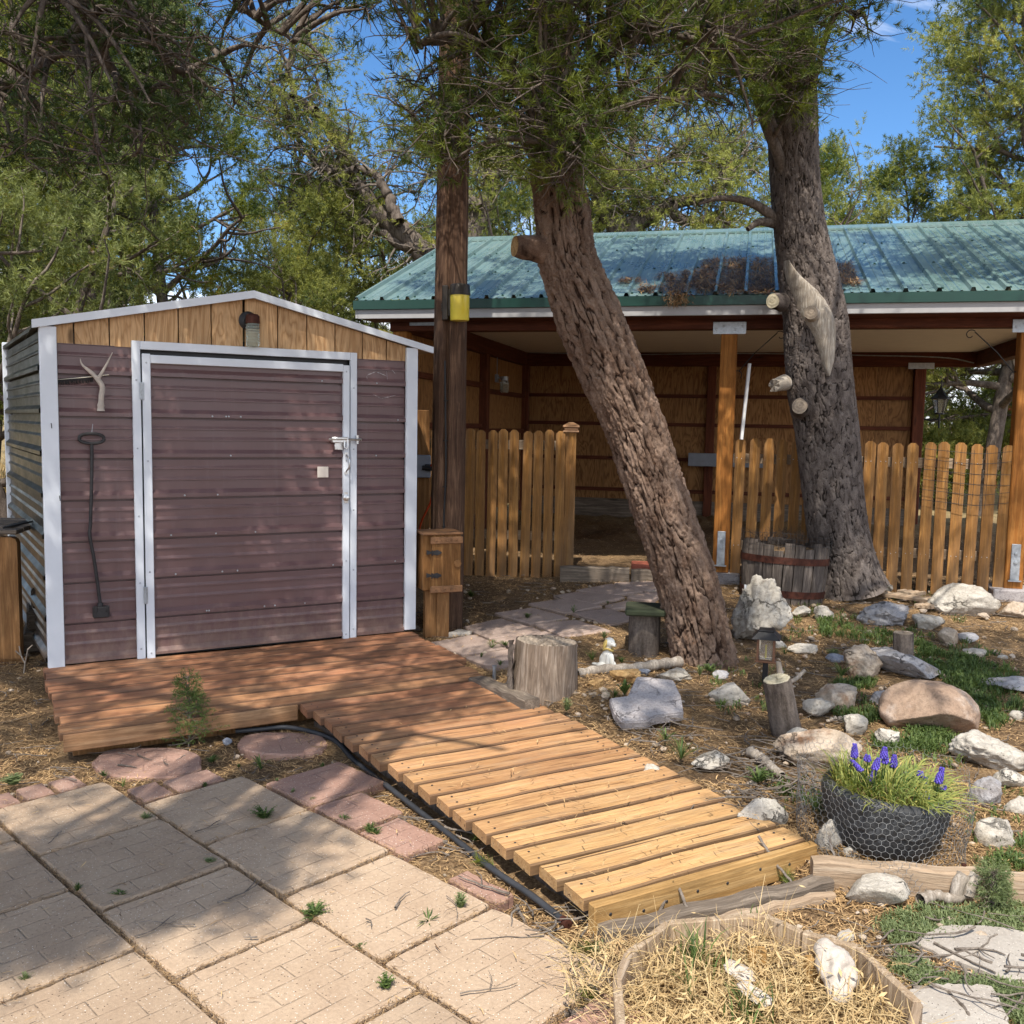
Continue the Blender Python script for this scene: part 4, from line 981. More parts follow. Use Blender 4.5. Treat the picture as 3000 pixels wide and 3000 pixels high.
# ------------------------------------------------------------------ utility pole, lamp, cable
pb = G(1306, 1846); PX, PY = pb[0]*(pb[1]+.13)/pb[1], pb[1]+.13
pole = thing('utility_pole', 'tall split brown wooden utility pole beside the shed', 'pole', (PX, PY, pb[2]))
def pole_mesh():
    H = 6.2; nz, na = 90, 56; V = []
    for j in range(nz+1):
        z = -.1+H*j/nz; r = .132-.0042*z; cx = .026*z*.5*.35; cx = .004*z
        for i in range(na):
            a = 2*math.pi*i/na
            d = 0
            for c0, wd, dp in ((-1.72, .13, .055), (-.9, .035, .010), (-2.3, .03, .009), (-.35, .03, .01), (1.2, .05, .01), (-1.25, .02, .006)):
                q = ((a-c0-.05*math.sin(z*1.3+c0) + math.pi) % (2*math.pi))-math.pi
                d -= dp*math.exp(-(q/wd)**2)*(.6+.4*math.sin(z*2.1+c0*5))
            d += .003*math.sin(a*17+z*.8)+.002*math.sin(a*31+z*1.7)
            V.append((cx+(r+d)*math.cos(a), (r+d)*math.sin(a), z))
    i = np.arange((nz+1)*na).reshape(nz+1, na); nx = np.roll(i, -1, 1)
    return mesh_np('shaft', np.array(V), np.stack([i[:-1], nx[:-1], nx[1:], i[1:]], -1).reshape(-1, 4), [M['pole']], smooth=True)
link('shaft', pole_mesh(), pole)
b = MB(); b.tube(smooth_path([(-.022, -.112, 2.05), (-.012, -.118, 1.6), (-.006, -.12, 1.2), (-.016, -.12, .85), (-.014, -.122, .62)], 30), .007, 8)
for z in (.8, 1.1, 1.45, 1.75): b.tube([(-.03, -.112, z), (-.012, -.128, z+.004), (.008, -.114, z)], .0035, 5)
b.obj('cable', M['black'], pole, True)
lz = 2.475; lx = .088; ly = -.175
lm = MB(); lm.box(-.045, .0, -.16, -.085, lz-.13, lz+.125, .006); lm.box(-.03, .09, -.14, -.08, lz-.10, lz+.1, .006)
for k in range(5): lm.box(-.052, -.044, -.15, -.11, lz-.06+.012*k, lz-.054+.012*k)
lm = lm.obj('pole_lamp', M['bronze'], pole)
b = MB(); b.lathe([(.003, .128), (.068, .128), (.074, .12), (.076, .065), (.003, .065)], 28, TR(lx, ly, lz)); b.lathe([(.003, .050), (.079, .050), (.079, .064), (.003, .064)], 28, TR(lx, ly, lz)); b.obj('lamp_cap', M['bronze'], lm, True)
b = MB(); pr = [(.004, -.135), (.066, -.135), (.070, -.128), (.0715, .048), (.004, .049)]; b.lathe(pr, 40, TR(lx, ly, lz)); b.obj('lamp_shade', M['yellow'], lm, True)

# wooden box on a post
bx = at(1280, 1852, pb[1]-.17); bx[2] = float(ground_z(bx[0], bx[1])); box = thing('post_box', 'small hinged wooden box on a short post against the pole', 'box', (bx[0], bx[1], bx[2]), R(22))
b = MB(); b.box(-.10, .0, -.03, .03, 0, .36, .004); b.obj('mossy_post', M['brownwood'], box)
b = MB(); b.box(-.02, .075, -.065, -.032, 0, .36, .004); b.obj('post', M['brownwood'], box)
b = MB(); b.box(-.13, .155, -.055, .14, .36, .775, .006); b.obj('body', M['boxwood'], box)
b = MB(); b.box(-.145, .165, -.10, .15, .776, .794, .004); b.obj('lid', M['strap'], box)
dr = MB(); dr.box(-.07, .155, -.085, -.057, .345, .775, .008); dr = dr.obj('door', M['boxwood'], box)
for z in (.735, .372):
    b = MB(); b.box(-.085, .165, -.098, -.086, z-.025, z+.025, .004)
    for x in (-.04, 0, .035, .075, .115): b.lathe([(.001, 0), (.008, 0), (.005, .006), (.001, .007)], 8, TR(x, -.098, z)@Matrix.Rotation(R(90), 4, 'X'))
    b.obj('strap', M['strap'], dr)
for z in (.645, .475):
    b = MB(); b.add([(-.105, -.062, z+.018), (-.105, -.062, z-.018), (-.07, -.09, z-.006), (-.07, -.09, z+.006)], [(0, 1, 2, 3)]); b.prism([(-.07, -.012), (-.03, -.02), (.0, -.005), (.0, .005), (-.03, .02), (-.07, .012)], -.095, -.087, 'y', TR(0, 0, z)); b.tube([(-.072, -.094, z-.02), (-.072, -.094, z+.02)], .006, 6); b.obj('hinge', M['iron'], dr)
b = MB(); b.lathe([(.002, 0), (.028, 0), (.028, .01), (.002, .012)], 14, TR(.125, -.086, .56)@Matrix.Rotation(R(90), 4, 'X')); b.obj('knob', M['brownwood'], dr, True)

# outlet box, cord
q = at(1243, 1366, 7.55); ob = thing('outlet_box', 'grey electrical outlet box between the shed corner and the pole', 'outlet box', (q[0], q[1], q[2]), R(10))
b = MB(); b.box(-.065, .05, -.035, .04, -.09, .09, .006); b.obj('housing', M['greyplastic'], ob)
b = MB(); b.box(.0, .075, -.065, -.036, -.035, .02, .006); b.tube([(-.02, -.05, -.01), (.05, -.06, -.01)], .018, 8); b.obj('plug', M['black'], ob)
b = MB(); b.box(-.055, .045, .041, .08, -.95, .45, .004); b.obj('support_board', M['boxwood'], ob)
cp = [at(1263, 1364, 7.42), at(1280, 1362, 7.40), at(1277, 1385, 7.40), at(1270, 1420, 7.40), at(1262, 1470, 7.41), at(1248, 1500, 7.42), at(1236, 1525, 7.45), at(1225, 1560, 7.5)]
o = link('extension_cord', tubes_mesh('extension_cord', [(smooth_path(cp, 40), .0085), (smooth_path([at(1280, 1362, 7.40), at(1289, 1352, 7.38), at(1292, 1342, 7.38), at(1288, 1338, 7.39)], 12), .006)], M['orange'], 8)); tag(o, 'orange extension cord hanging from the outlet box', 'cord')
# ------------------------------------------------------------------ slabs
def slab(name, poly, ztop, th, mat, label, group, cat='slab', tilt=(0, 0), rough=.004, seed=0):
    """poly: world xy corners; the object sits at its centre"""
    poly = np.array(poly, float); c = poly.mean(0); rg = random.Random(seed*7+1)
    e = poly[1]-poly[0]; a = math.atan2(e[1], e[0]); ca, sa = math.cos(-a), math.sin(-a)
    L = [((p[0]-c[0])*ca-(p[1]-c[1])*sa, (p[0]-c[0])*sa+(p[1]-c[1])*ca) for p in poly]
    pts = []; n = len(L)
    for i in range(n):
        p, q = np.array(L[i]), np.array(L[(i+1) % n]); m = 9 if np.linalg.norm(q-p) > .15 else 3
        for k in range(m):
            t = k/m; cr = 0.0
            x = p+(q-p)*(.02+.96*t if m > 3 else t); nn = np.array([-(q-p)[1], (q-p)[0]])/np.linalg.norm(q-p)
            pts.append(x+nn*rg.uniform(0, rough))
    ch = .007; cen = np.mean(pts, 0); V = []; m = len(pts)
    for z, sh in ((-th, 0), (-ch, 0), (0, ch)):
        for p in pts:
            d = (cen-p)/np.linalg.norm(cen-p); V.append((*(p+d*sh), z+(rg.uniform(-.0015, .0015) if sh else 0)))
    b = MB(); V = np.array(V); i = np.arange(3*m).reshape(3, m); nx = np.roll(i, -1, 1)
    b.addnp(V, np.stack([i[:-1], nx[:-1], nx[1:], i[1:]], -1).reshape(-1, 4)); b.P.append(list(i[2])); b.P.append(list(i[0][::-1]))
    o = b.obj(name, mat); o.location = (c[0], c[1], ztop); o.rotation_euler = (tilt[0], tilt[1], a)
    return tag(o, label, cat, group)
Sx, Tx = np.array([.719, -.695]), np.array([.695, .719]); P0 = np.array([-1.55, 3.905])
PATIO = []
def patio(s0, s1, t0, t1, mat, label, seed, z=-.068, group='patio slabs'):
    g = .006; rg = random.Random(seed)
    pl = [P0+Sx*(s0+g)+Tx*(t0+g), P0+Sx*(s1-g)+Tx*(t0+g), P0+Sx*(s1-g)+Tx*(t1-g), P0+Sx*(s0+g)+Tx*(t1-g)]
    PATIO.append(pl); return slab('patio_slab', pl, z+rg.uniform(-.004, .004), .05, mat, label, group, 'slab', (rg.uniform(-.006, .006), rg.uniform(-.006, .006)), .004, seed)
TANL = 'large tan concrete slab imprinted with a brick pattern on the patio'
rows = {(0, .5): [-.06, .496, 1.056, 1.62, 2.18], (-.5, 0): [-.42, .15, .72, 1.262, 1.82, 2.38], (-1.0, -.5): [-.62, -.05, .505, 1.03, 1.6, 2.15, 2.7], (-1.5, -1.0): [.25, .8, 1.36, 1.92], (.5, 1.0): []}
sd = 0
for (t0, t1), js in rows.items():
    for k in range(len(js)-1):
        sd += 1; lab = TANL; mt = M['slab']
        if t0 == 0 and k == 3: lab = 'tan brick-pattern patio slab nearest the hexagonal planter'
        if t0 == -1.0 and k == 2: lab = 'pinkish tan patio slab half in shadow near the left of the patio'; mt = M['slabpink']
        if t0 == -1.0 and k == 2: mt = M['slab']
        patio(js[k], js[k+1], t0, t1, mt, lab, sd)
patio(.09, .475, .51, .94, M['slabpink'], 'dark pink slab at the patio edge nearest the walkway', 51, -.068)
patio(.485, .80, .51, .78, M['slabpink'], 'dusky pink slab below the dark pink one beside the walkway', 52, -.07)
patio(.81, 1.12, .51, .73, M['slabpink'], 'pink slab under twigs beside the walkway', 53, -.072)
patio(1.35, 1.62, .51, .62, M['slabpink'], 'narrow pink slab half buried in needles by the walkway', 54, -.078)
patio(2.19, 2.6, .06, .40, M['slabpink'], 'pink slab at the patio corner under pine sprigs', 55, -.074)
# edging bricks along the top of the patio
for (s0, s1, t0, t1, l) in ((-.27, -.07, .02, .17, 'pink edging brick touching the tan slab by the middle patio joint'), (-.25, -.07, .18, .42, 'long pink edging brick with a weed beside it'),
                          (-.60, -.43, -.20, -.07, 'pink edging brick lit at the upper end of the row'), (-.60, -.43, -.34, -.21, 'pink edging brick second in the row by the needle bed'), (-.60, -.43, -.50, -.35, 'pink edging brick at the left end of the row')):
    patio(s0, s1, t0, t1, M['brickpink'], l, int(abs(s0*100)+abs(t1*1000)), -.07, 'pink edging bricks')
# irregular pink stepping stones
def stone_px(cx, cy, w, h, mat, label, seed, group=None, dz=.012, n=16, sq=1.0):
    pts = []; rg = random.Random(seed)
    for k in range(n):
        a = 2*math.pi*k/n; r = 1+rg.uniform(-.04, .05)
        x = math.copysign(abs(math.cos(a))**sq, math.cos(a)); y = math.copysign(abs(math.sin(a))**sq, math.sin(a))
        pts.append(G(cx+w/2*r*x, cy-h/2*r*y)[:2])
    c = np.mean(pts, 0); return slab('stepping_stone', pts, float(ground_z(*c))+dz, .05, mat, label, group, 'stepping stone', (0, 0), .005, seed)
stone_px(435, 2243, 318, 94, M['slabpink'], 'rounded pink stepping stone in front of the deck', 3, 'pink stepping stones', .02, 20, .8)
stone_px(830, 2185, 270, 75, M['slabpink'], 'pale pink stepping stone under the black pipe', 4, 'pink stepping stones', .015, 20, .8)
# path to the barn
def zp(x, y): return (1250+.3882*x, 1600+.3882*y)
PATHS = [[(10, 720), (360, 665), (610, 755), (270, 815)], [(270, 600), (560, 535), (870, 625), (480, 690)], [(490, 695), (890, 635), (1150, 730), (760, 800)], [(280, 830), (640, 772), (800, 880), (440, 905)],
         [(505, 495), (800, 455), (1080, 530), (780, 575)], [(800, 575), (1130, 548), (1400, 632), (1030, 672)], [(760, 425), (1060, 383), (1330, 440), (1050, 497)], [(1090, 497), (1370, 462), (1620, 530), (1390, 585)],
         [(950, 365), (1250, 322), (1500, 375), (1260, 425)], [(1345, 440), (1520, 400), (1640, 440), (1400, 462)], [(1120, 325), (1390, 275), (1640, 330), (1380, 362)], [(1410, 268), (1740, 258), (1800, 322), (1655, 330)], [(1510, 378), (1650, 340), (1800, 335), (1700, 400)]]
PATHW = []
for k, pl in enumerate(PATHS):
    c = np.mean(pl, 0); ws = []
    for x, y in pl:
        q = (c[0]+(x-c[0])*1.0, c[1]+(y-c[1])*1.0); ws.append(G(*zp(*q), .02)[:2])
    PATHW.append(ws); cw = np.mean(ws, 0)
    gz = (ground_z(cw[0]+.05, cw[1])-ground_z(cw[0]-.05, cw[1]))/.1; gy = (ground_z(cw[0], cw[1]+.05)-ground_z(cw[0], cw[1]-.05))/.1
    W_ = np.array(ws); smp = [W_[0]*a*b_+W_[1]*(1-a)*b_+W_[2]*(1-a)*(1-b_)+W_[3]*a*(1-b_) for a in (0, .5, 1) for b_ in (0, .5, 1)]
    smp = np.array(smp); zs = ground_z(smp[:, 0], smp[:, 1]); A = np.stack([smp[:, 0]-cw[0], smp[:, 1]-cw[1], np.ones(len(smp))], 1); (gz, gy, z0), *_ = np.linalg.lstsq(A, zs, rcond=None); res = float(np.max(zs-A@np.array([gz, gy, z0])))
    o = slab('path_slab', ws, float(z0)+.012+max(0, res)*.8, .06, M['pathslab'], 'flat mauve-grey paving slab of the garden path to the barn', 'path slabs to the barn', 'slab', (0, 0), .004, 100+k)
    a = o.rotation_euler.z; nrm = Vector((-gz, -gy, 1)).normalized(); qn = Vector((0, 0, 1)).rotation_difference(nrm); o.rotation_euler = (qn.to_matrix()@Matrix.Rotation(a, 3, 'Z')).to_euler()
o_ = [x for x in COL.objects if x.name.startswith('path_slab')]
o_[0]['label'] = 'mauve path slab next to the deck and the post box'; o_[3]['label'] = 'mauve path slab partly hidden behind the cut stump'; o_[1]['label'] = 'mauve path slab at the foot of the utility pole'
for k in (0, 1, 3): o_[k]['group'] = 'path slabs to the barn'
# pale wedge stone by pole; flagstones in front right
def flag(pts, name, label, seed, mat='flag', dz=.012, cat='flagstone', group=None):
    ws = [G(*p)[:2] for p in pts]; c = np.mean(ws, 0); return slab(name, ws, float(ground_z(*c))+dz, .04, M[mat], label, group, cat, (0, 0), .012, seed)
flag([zp(150, 685), zp(330, 672), zp(350, 650), zp(240, 640)], 'flat_stone', 'small pale flat stone at the foot of the pole', 7, 'flag', .02, 'stone')
flag([(2680, 2765), (2770, 2718), (2900, 2722), (3030, 2745), (3060, 2860), (2960, 2880), (2860, 2838), (2760, 2800)], 'flagstone', 'wide pale flagstone with twigs beside the green weeds', 8, 'flag', .012, 'flagstone', 'flagstones')
flag([(2662, 2912), (2740, 2895), (2905, 2900), (2945, 2985), (2960, 3080), (2690, 3080)], 'flagstone', 'smooth grey flagstone below the planter corner', 9, 'flag', .014, 'flagstone', 'flagstones')
flag([(2455, 2742), (2480, 2728), (2500, 2745), (2470, 2755)], 'flat_stone', 'small grey flat stone behind the hexagonal planter', 10, 'flag', .012, 'stone')

# ------------------------------------------------------------------ rocks
def icos(sub):
    bm = bmesh.new(); bmesh.ops.create_icosphere(bm, subdivisions=sub, radius=1); V = np.array([v.co for v in bm.verts]); F = np.array([[v.index for v in f.verts] for f in bm.faces]); bm.free(); return V, F
ICO = {k: icos(k) for k in (3, 4, 5)}
def rock_mesh(name, dims, seed, mat, facets=9, rnd=.12, fine=.03, sub=4, flat_top=False, taper=0, skew=0):
    V, F = ICO[sub]; V = V.copy(); rg = np.random.default_rng(seed)
    V *= (1+rnd*fbm(V*1.3+seed*3.7, seed, 3))[:, None]
    for k in range(facets):
        n = rg.normal(size=3); n[2] *= .9; n /= np.linalg.norm(n); d = rg.uniform(.48, .84)
        over = V@n-d; V = V-np.where(over > 0, over*.93, 0)[:, None]*n
    if flat_top: V[:, 2] = np.minimum(V[:, 2], .5+.1*V[:, 0])
    if taper: zt = (V[:, 2]+1)/2; V[:, 0] = V[:, 0]*(1+taper*.5-taper*zt)+skew*zt; V[:, 1] *= (1+taper*.4-taper*.8*zt)
    nn = V/np.linalg.norm(V, axis=1)[:, None]
    ridg = 1-np.abs(fbm(V*2.6+seed, seed+5, 4))
    V = V+nn*((ridg-.6)*fine*2.0+fine*fbm(V*7+seed, seed+9, 4)+fine*.5*fbm(V*17+seed, seed+2, 3))[:, None]
    lo, hi = V.min(0), V.max(0); V = (V-(lo+hi)/2)/(hi-lo)*np.array(dims)
    return mesh_np(name, V, F, [mat], smooth=True)
def rock(x0, x1, y0, y1, mat, label, seed, facets=13, name='rock', depth=.8, bury=.30, group='garden rocks', rnd=.10, fine=.045, tilt=0, sub=4, cat='rock', yaw=None, dz=0, flat_top=False, taper=0, skew=0):
    """rock seen in photo box x0..x1, y0..y1; it stands on the ground at the box bottom"""
    cx = (x0+x1)/2; hpx = y1-y0; p = G(cx, y1-.10*hpx, dz); Y = p[1]; s = Y/FPX
    wd, ht = (x1-x0)*s, hpx*s
    dp = wd*depth; ht = max(ht-.22*dp*.5, ht*.55)*1.0
    full = ht*(1+bury)
    r_ = random.Random(seed)
    o = link(name, rock_mesh(name, (wd*1.04, dp, full), seed, M[mat], facets, rnd, fine, sub, flat_top, taper, skew)); o.location = (p[0], Y+dp*.42, float(ground_z(p[0], Y+dp*.3))+dz+full/2-bury*full)
    o.rotation_euler = (0, tilt, r_.uniform(-.15, .15) if yaw is None else yaw); return tag(o, label, cat, group)
rock(2157, 2328, 1692, 1908, 'limestone', 'tall upright white limestone rock in front of the half barrel', 1, 17, depth=.75, sub=5, fine=.075, tilt=.05, taper=.75, skew=.25, bury=.12)
rock(2322, 2382, 1776, 1806, 'limestone', 'small flat white rock touching the tall upright rock', 2, 13)
rock(2389, 2447, 1772, 1817, 'limestone', 'triangular white rock between the tall rock and the grey rock', 3, 15)
rock(2480, 2572, 1690, 1760, 'limestone', 'sunlit cream rock at the foot of the straight trunk', 4, 13, fine=.05)
rock(2588, 2619, 1710, 1735, 'limestone', 'small pale rock against the first pickets right of the trunk', 5, 13)
rock(2536, 2694, 1761, 1845, 'greylime', 'craggy blue-grey rock near the split planks', 6, 17, fine=.07, sub=5)
rock(2739, 2940, 1709, 1808, 'limestone', 'largest white boulder below the pickets near the corner post', 7, 14, sub=5, depth=.6, fine=.04)
rock(2689, 2782, 1803, 1856, 'limestone', 'low white rock between the grey rock and the orange-faced rock', 8, 12)
rock(2761, 2821, 1840, 1898, 'tanrock', 'small rock with an orange face behind the grey herbs', 9, 15)
rock(2808, 2872, 1853, 1887, 'greylime', 'small flat grey rock beside the orange-faced rock', 10, 13)
rock(2944, 3020, 1760, 1815, 'tanrock', 'tan rock half cut by the frame edge near the corner post', 11, 12)
rock(2476, 2597, 1885, 2002, 'tanrock', 'rounded buff boulder with a hollow beside the flat slab', 12, 14, fine=.04, sub=5, depth=.7, tilt=.15)
rock(2570, 2790, 1906, 2002, 'greylime', 'broad flat grey slab with a cut log standing on it', 13, 11, depth=1.0, bury=.1, fine=.02, sub=5, tilt=.18, rnd=.15)
rock(2425, 2480, 1915, 1946, 'bluerock', 'small blue-grey stone left of the buff boulder', 14, 13)
rock(2311, 2403, 1884, 1915, 'limestone', 'long low white stone behind the solar lantern', 15, 11, depth=.5, rnd=.2)
rock(2270, 2308, 1876, 1899, 'limestone', 'small white stone just behind the lantern roof', 16, 12)
rock(2078, 2202, 1998, 2062, 'limestone', 'white oblong rock in front of the lantern stake', 17, 12, rnd=.2, fine=.02)
rock(2091, 2139, 1965, 1987, 'greylime', 'small pale flat stone at the base of the leaning trunk', 18, 11)
rock(2395, 2526, 2008, 2085, 'tanrock', 'blocky pinkish rock behind the grey cut stub', 19, 15, depth=.7)
rock(2360, 2455, 2045, 2102, 'limestone', 'white rock in front of the blocky pinkish rock', 20, 13)
rock(2612, 2905, 2005, 2172, 'boulder', 'large smooth brown boulder with whitish lichen', 21, 4, rnd=.08, fine=.012, sub=5, depth=.72, bury=.22)
rock(2558, 2646, 2025, 2082, 'greylime', 'jagged grey stone on the left shoulder of the brown boulder', 22, 17, fine=.09)
rock(2895, 3060, 1985, 2034, 'greylime', 'flat grey slab rock behind the brown boulder at the frame edge', 23, 12)
rock(2834, 2905, 1900, 1932, 'limestone', 'low pale rock among green weeds above the brown boulder', 24, 11)
rock(2928, 2960, 1918, 1934, 'limestone', 'tiny pale rock at the right among green weeds', 25, 11)
rock(2312, 2392, 2130, 2185, 'limestone', 'pointed white rock behind the broad tan boulder', 26, 16)
rock(2298, 2545, 2138, 2262, 'tanrock', 'broad tan and white boulder behind the tyre planter', 27, 11, rnd=.1, fine=.025, sub=5, depth=.6)
rock(2478, 2548, 2091, 2154, 'limestone', 'cream rock between the tan boulder and the brown boulder', 28, 14)
rock(2568, 2642, 2132, 2198, 'limestone', 'bright cream rock half hidden by fresh green weeds', 29, 13)
rock(2819, 3050, 2154, 2265, 'limestone', 'bright white and ochre boulder above the tyre planter on the far side', 30, 13, sub=5, depth=.6, fine=.05)
rock(2920, 3040, 2253, 2326, 'limestone', 'bright smooth cream rock at the frame edge behind the mesh', 31, 11)
rock(2858, 2944, 2279, 2370, 'greylime', 'upright pale grey rock just outside the wire mesh', 32, 13)
rock(2946, 3030, 2336, 2386, 'limestone', 'small angular white rock below the bright cream rock', 33, 14)
rock(2870, 2988, 2404, 2494, 'limestone', 'pale rock behind the mesh at the lower side of the tyre', 34, 14)
rock(2165, 2322, 2340, 2440, 'limestone', 'very bright white rock against the walkway edge', 35, 14, depth=.6, fine=.02)
rock(2394, 2478, 2400, 2503, 'limestone', 'white pitted rock between the walkway end and the tyre', 36, 14, depth=.6)
rock(2472, 2526, 2478, 2510, 'limestone', 'small white rock under the front of the wire mesh', 37, 12)
rock(1788, 1888, 1960, 2014, 'ochre', 'rough ochre stone in front of the puppy figurine', 38, 14, fine=.08)
rock(1868, 1907, 1960, 1980, 'bluerock', 'small blue-grey stone beside the ochre stone', 39, 13)
rock(1925, 2032, 1960, 2004, 'limestone', 'white rock behind the broken concrete slab', 40, 13, fine=.05)
rock(1722, 1770, 1990, 2022, 'ochre', 'small brown stone to the left of the ochre stone', 41, 12)
rock(1762, 1788, 2026, 2050, 'tanrock', 'tiny brown stone beside the broken concrete', 42, 11)
rock(1886, 1944, 2240, 2284, 'limestone', 'small white rock tucked against the walkway near its middle', 43, 13)
rock(2026, 2142, 2205, 2256, 'limestone', 'pale smooth rock lying between the walkway and the twig pile', 44, 11, rnd=.08, fine=.02)
rock(2492, 2684, 2583, 2672, 'limestone', 'flat white rock in front of the edging timber', 45, 14, depth=.6, fine=.025, flat_top=True)
rock(2870, 2905, 1795, 1812, 'tanrock', 'small tan stone below the largest white boulder', 46, 11)
rock(2960, 3010, 2080, 2110, 'limestone', 'pale stone beyond the shoulder of the brown boulder', 47, 12)
rock(650, 678, 2160, 2182, 'bluerock', 'small speckled grey stone by the black pipe', 48, 11, dz=0)
# broken concrete slab leaning in the litter
cpts = [zp(1385, 1200), zp(1535, 1180), zp(1575, 1110), zp(1640, 1000), zp(1720, 1005), zp(1932, 1040), zp(1955, 1180), zp(1935, 1340), zp(1700, 1370), zp(1640, 1405), zp(1450, 1412), zp(1400, 1320)]
c0 = G(1896, 2120); sl_ = c0[1]/FPX
pl = [((p[0]-1896)*sl_, (2120-p[1])*sl_*1.55-.03) for p in cpts]
b = MB(); b.prism(pl, -.055, 0); me = b.mesh('concrete_chunk', M['concrete']); bm = bmesh.new(); bm.from_mesh(me); bmesh.ops.bevel(bm, geom=list(bm.edges), offset=.007, segments=2, affect='EDGES'); bm.to_mesh(me); bm.free()
o = link('concrete_chunk', me); o.location = (c0[0], c0[1], c0[2]+.075); o.rotation_euler = (R(17), R(-2), 0); tag(o, 'broken flat chunk of grey concrete leaning in the litter', 'concrete chunk')

# split planks near the fence
for k, (a, c, lab) in enumerate((((2595, 1745), (2735, 1772), 'long split weathered plank under the pickets'), ((2640, 1738), (2700, 1752), 'short split plank lying above the long one'), ((2690, 1778), (2740, 1790), 'cut plank end beside the craggy grey rock'))):
    p0 = G(*a); p1 = G(*c); local_timber('plank', lab, 'plank', (p0[0], p0[1], p0[2]), (p1[0], p1[1], p1[2]+.02), .03, .12, M['tantimber'], 'split planks')

# ------------------------------------------------------------------ stumps and logs
def log(name, label, cat, base, h, r0, r1, barkm, topm, tilt=(0, 0), seed=0, wob=.06, group=None, cracks=0, sq=1.0, rag=0):
    na, nz = 64, 26; V = []; P = []
    a = np.linspace(0, 2*np.pi, na, endpoint=False)
    for j in range(nz+1):
        t = j/nz; r = r0+(r1-r0)*t+.12*r0*max(0, .18-t)
        nn = fbm(np.stack([np.cos(a)*2.2, np.sin(a)*2.2, np.full(na, t*1.2)], 1)+seed*5, seed, 3)
        gr = fbm(np.stack([np.cos(a)*9, np.sin(a)*9, np.full(na, t*1.1)], 1)+seed*9, seed+3, 3)
        rr = r*(1+wob*nn)+gr*r*.025
        V.append(np.stack([rr*np.cos(a), rr*np.sin(a)*sq, np.full(na, t*h)], 1))
    V = np.concatenate(V)-np.array([0, 0, .05]); i = np.arange((nz+1)*na).reshape(nz+1, na); nx = np.roll(i, -1, 1)
    Q = np.stack([i[:-1], nx[:-1], nx[1:], i[1:]], -1).reshape(-1, 4)
    root = thing(name, label, cat, base, 0, group, rot=(tilt[0], tilt[1], seed*.7))
    link('log_body', mesh_np('log_body', V, Q, [barkm], smooth=True), root)
    # top disc with radial cracks
    rings = 14; top = V[nz*na:].copy(); TV = []; rg = np.random.default_rng(seed)
    ca = rg.uniform(0, 2*np.pi, max(cracks, 1)); cl = rg.uniform(.1, .6, max(cracks, 1))
    top = np.repeat(top, 3, 0); na3 = na*3
    at_ = np.linspace(0, 2*np.pi, na3, endpoint=False); base_r = np.interp(np.linspace(0, na, na3, endpoint=False), np.arange(na+1), np.append(np.hypot(V[nz*na:, 0], V[nz*na:, 1]), np.hypot(V[nz*na, 0], V[nz*na, 1])))
    for k in range(rings+1):
        f = k/rings; rr = base_r*f*(.985 if k == rings else 1); z = np.full(na3, h-.05+.004-(.012 if k == rings else 0))
        z = z+.004*rg.normal(size=na3)*.3
        if cracks:
            for c_, l_ in zip(ca, cl):
                d = np.abs((at_-c_+np.pi) % (2*np.pi)-np.pi)*rr; wd = .0035+.004*f
                z -= .02*np.exp(-(d/(wd*1.3))**2)*((1-f) < (1-l_) or f > l_)*(f > .04)
        TV.append(np.stack([rr*np.cos(at_), rr*np.sin(at_)*sq, z], 1))
    TV = np.concatenate(TV); i = np.arange((rings+1)*na3).reshape(rings+1, na3); nx = np.roll(i, -1, 1)
    link('cut_top', mesh_np('cut_top', TV, np.stack([i[:-1], nx[:-1], nx[1:], i[1:]], -1).reshape(-1, 4), [topm], smooth=False), root)
    return root
p = G(1596, 2046); log('tree_stump', 'large grey cut stump with radial cracks beside the walkway', 'stump', (p[0], p[1]+.16, p[2]), .345, .195, .178, M['stumpwood'], M['endgrain'], (R(2), R(3)), 2, .05, None, 34)
st = COL.objects['tree_stump']
b = MB(); rg = random.Random(5)
V = []; nz = 14; aa = np.linspace(math.pi*.92, math.pi*1.16, 10)
for j in range(nz+1):
    for a_ in aa:
        t = j/nz; r = .205+.012*math.sin(a_*15+t*5)+.012*rg.random(); V.append((r*math.cos(a_-1.4), r*math.sin(a_-1.4), -.05+t*.33))
i = np.arange((nz+1)*10).reshape(nz+1, 10); b.addnp(np.array(V), np.stack([i[:-1, :-1], i[:-1, 1:], i[1:, 1:], i[1:, :-1]], -1).reshape(-1, 4)); b.obj('loose_bark', M['barkfar'], st, True)
p = G(2312, 2150); log('tree_stub', 'dark leaning cut stub with a pale sawn top', 'stump', (p[0], p[1]+.05, p[2]), .34, .082, .068, M['barkfar'], M['endpale'], (R(10), R(10)), 6, .07)
p = G(2640, 1942, .06); log('cut_log', 'small upright cut log standing on the flat grey slab', 'log', (p[0], p[1]-.02, p[2]+.075), .17, .058, .058, M['barkfar'], M['endgrain'], (0, R(-3)), 8, .04)
# mossy bench on a log
p = G(1893, 1916); Yb = p[1]+.10
bench = log('log_bench', 'mossy green board seat on a log leg beside the leaning trunk', 'bench', (p[0], Yb, p[2]), .31, .105, .10, M['barkfar'], M['endgrain'], (0, 0), 9, .05)
b = MB(); b.box(-.13, .13, -.17, .14, .262, .302, .010)
so_ = b.obj('seat', M['mossy'], bench, rot=(0, 0, R(-8)-9*.7)); 
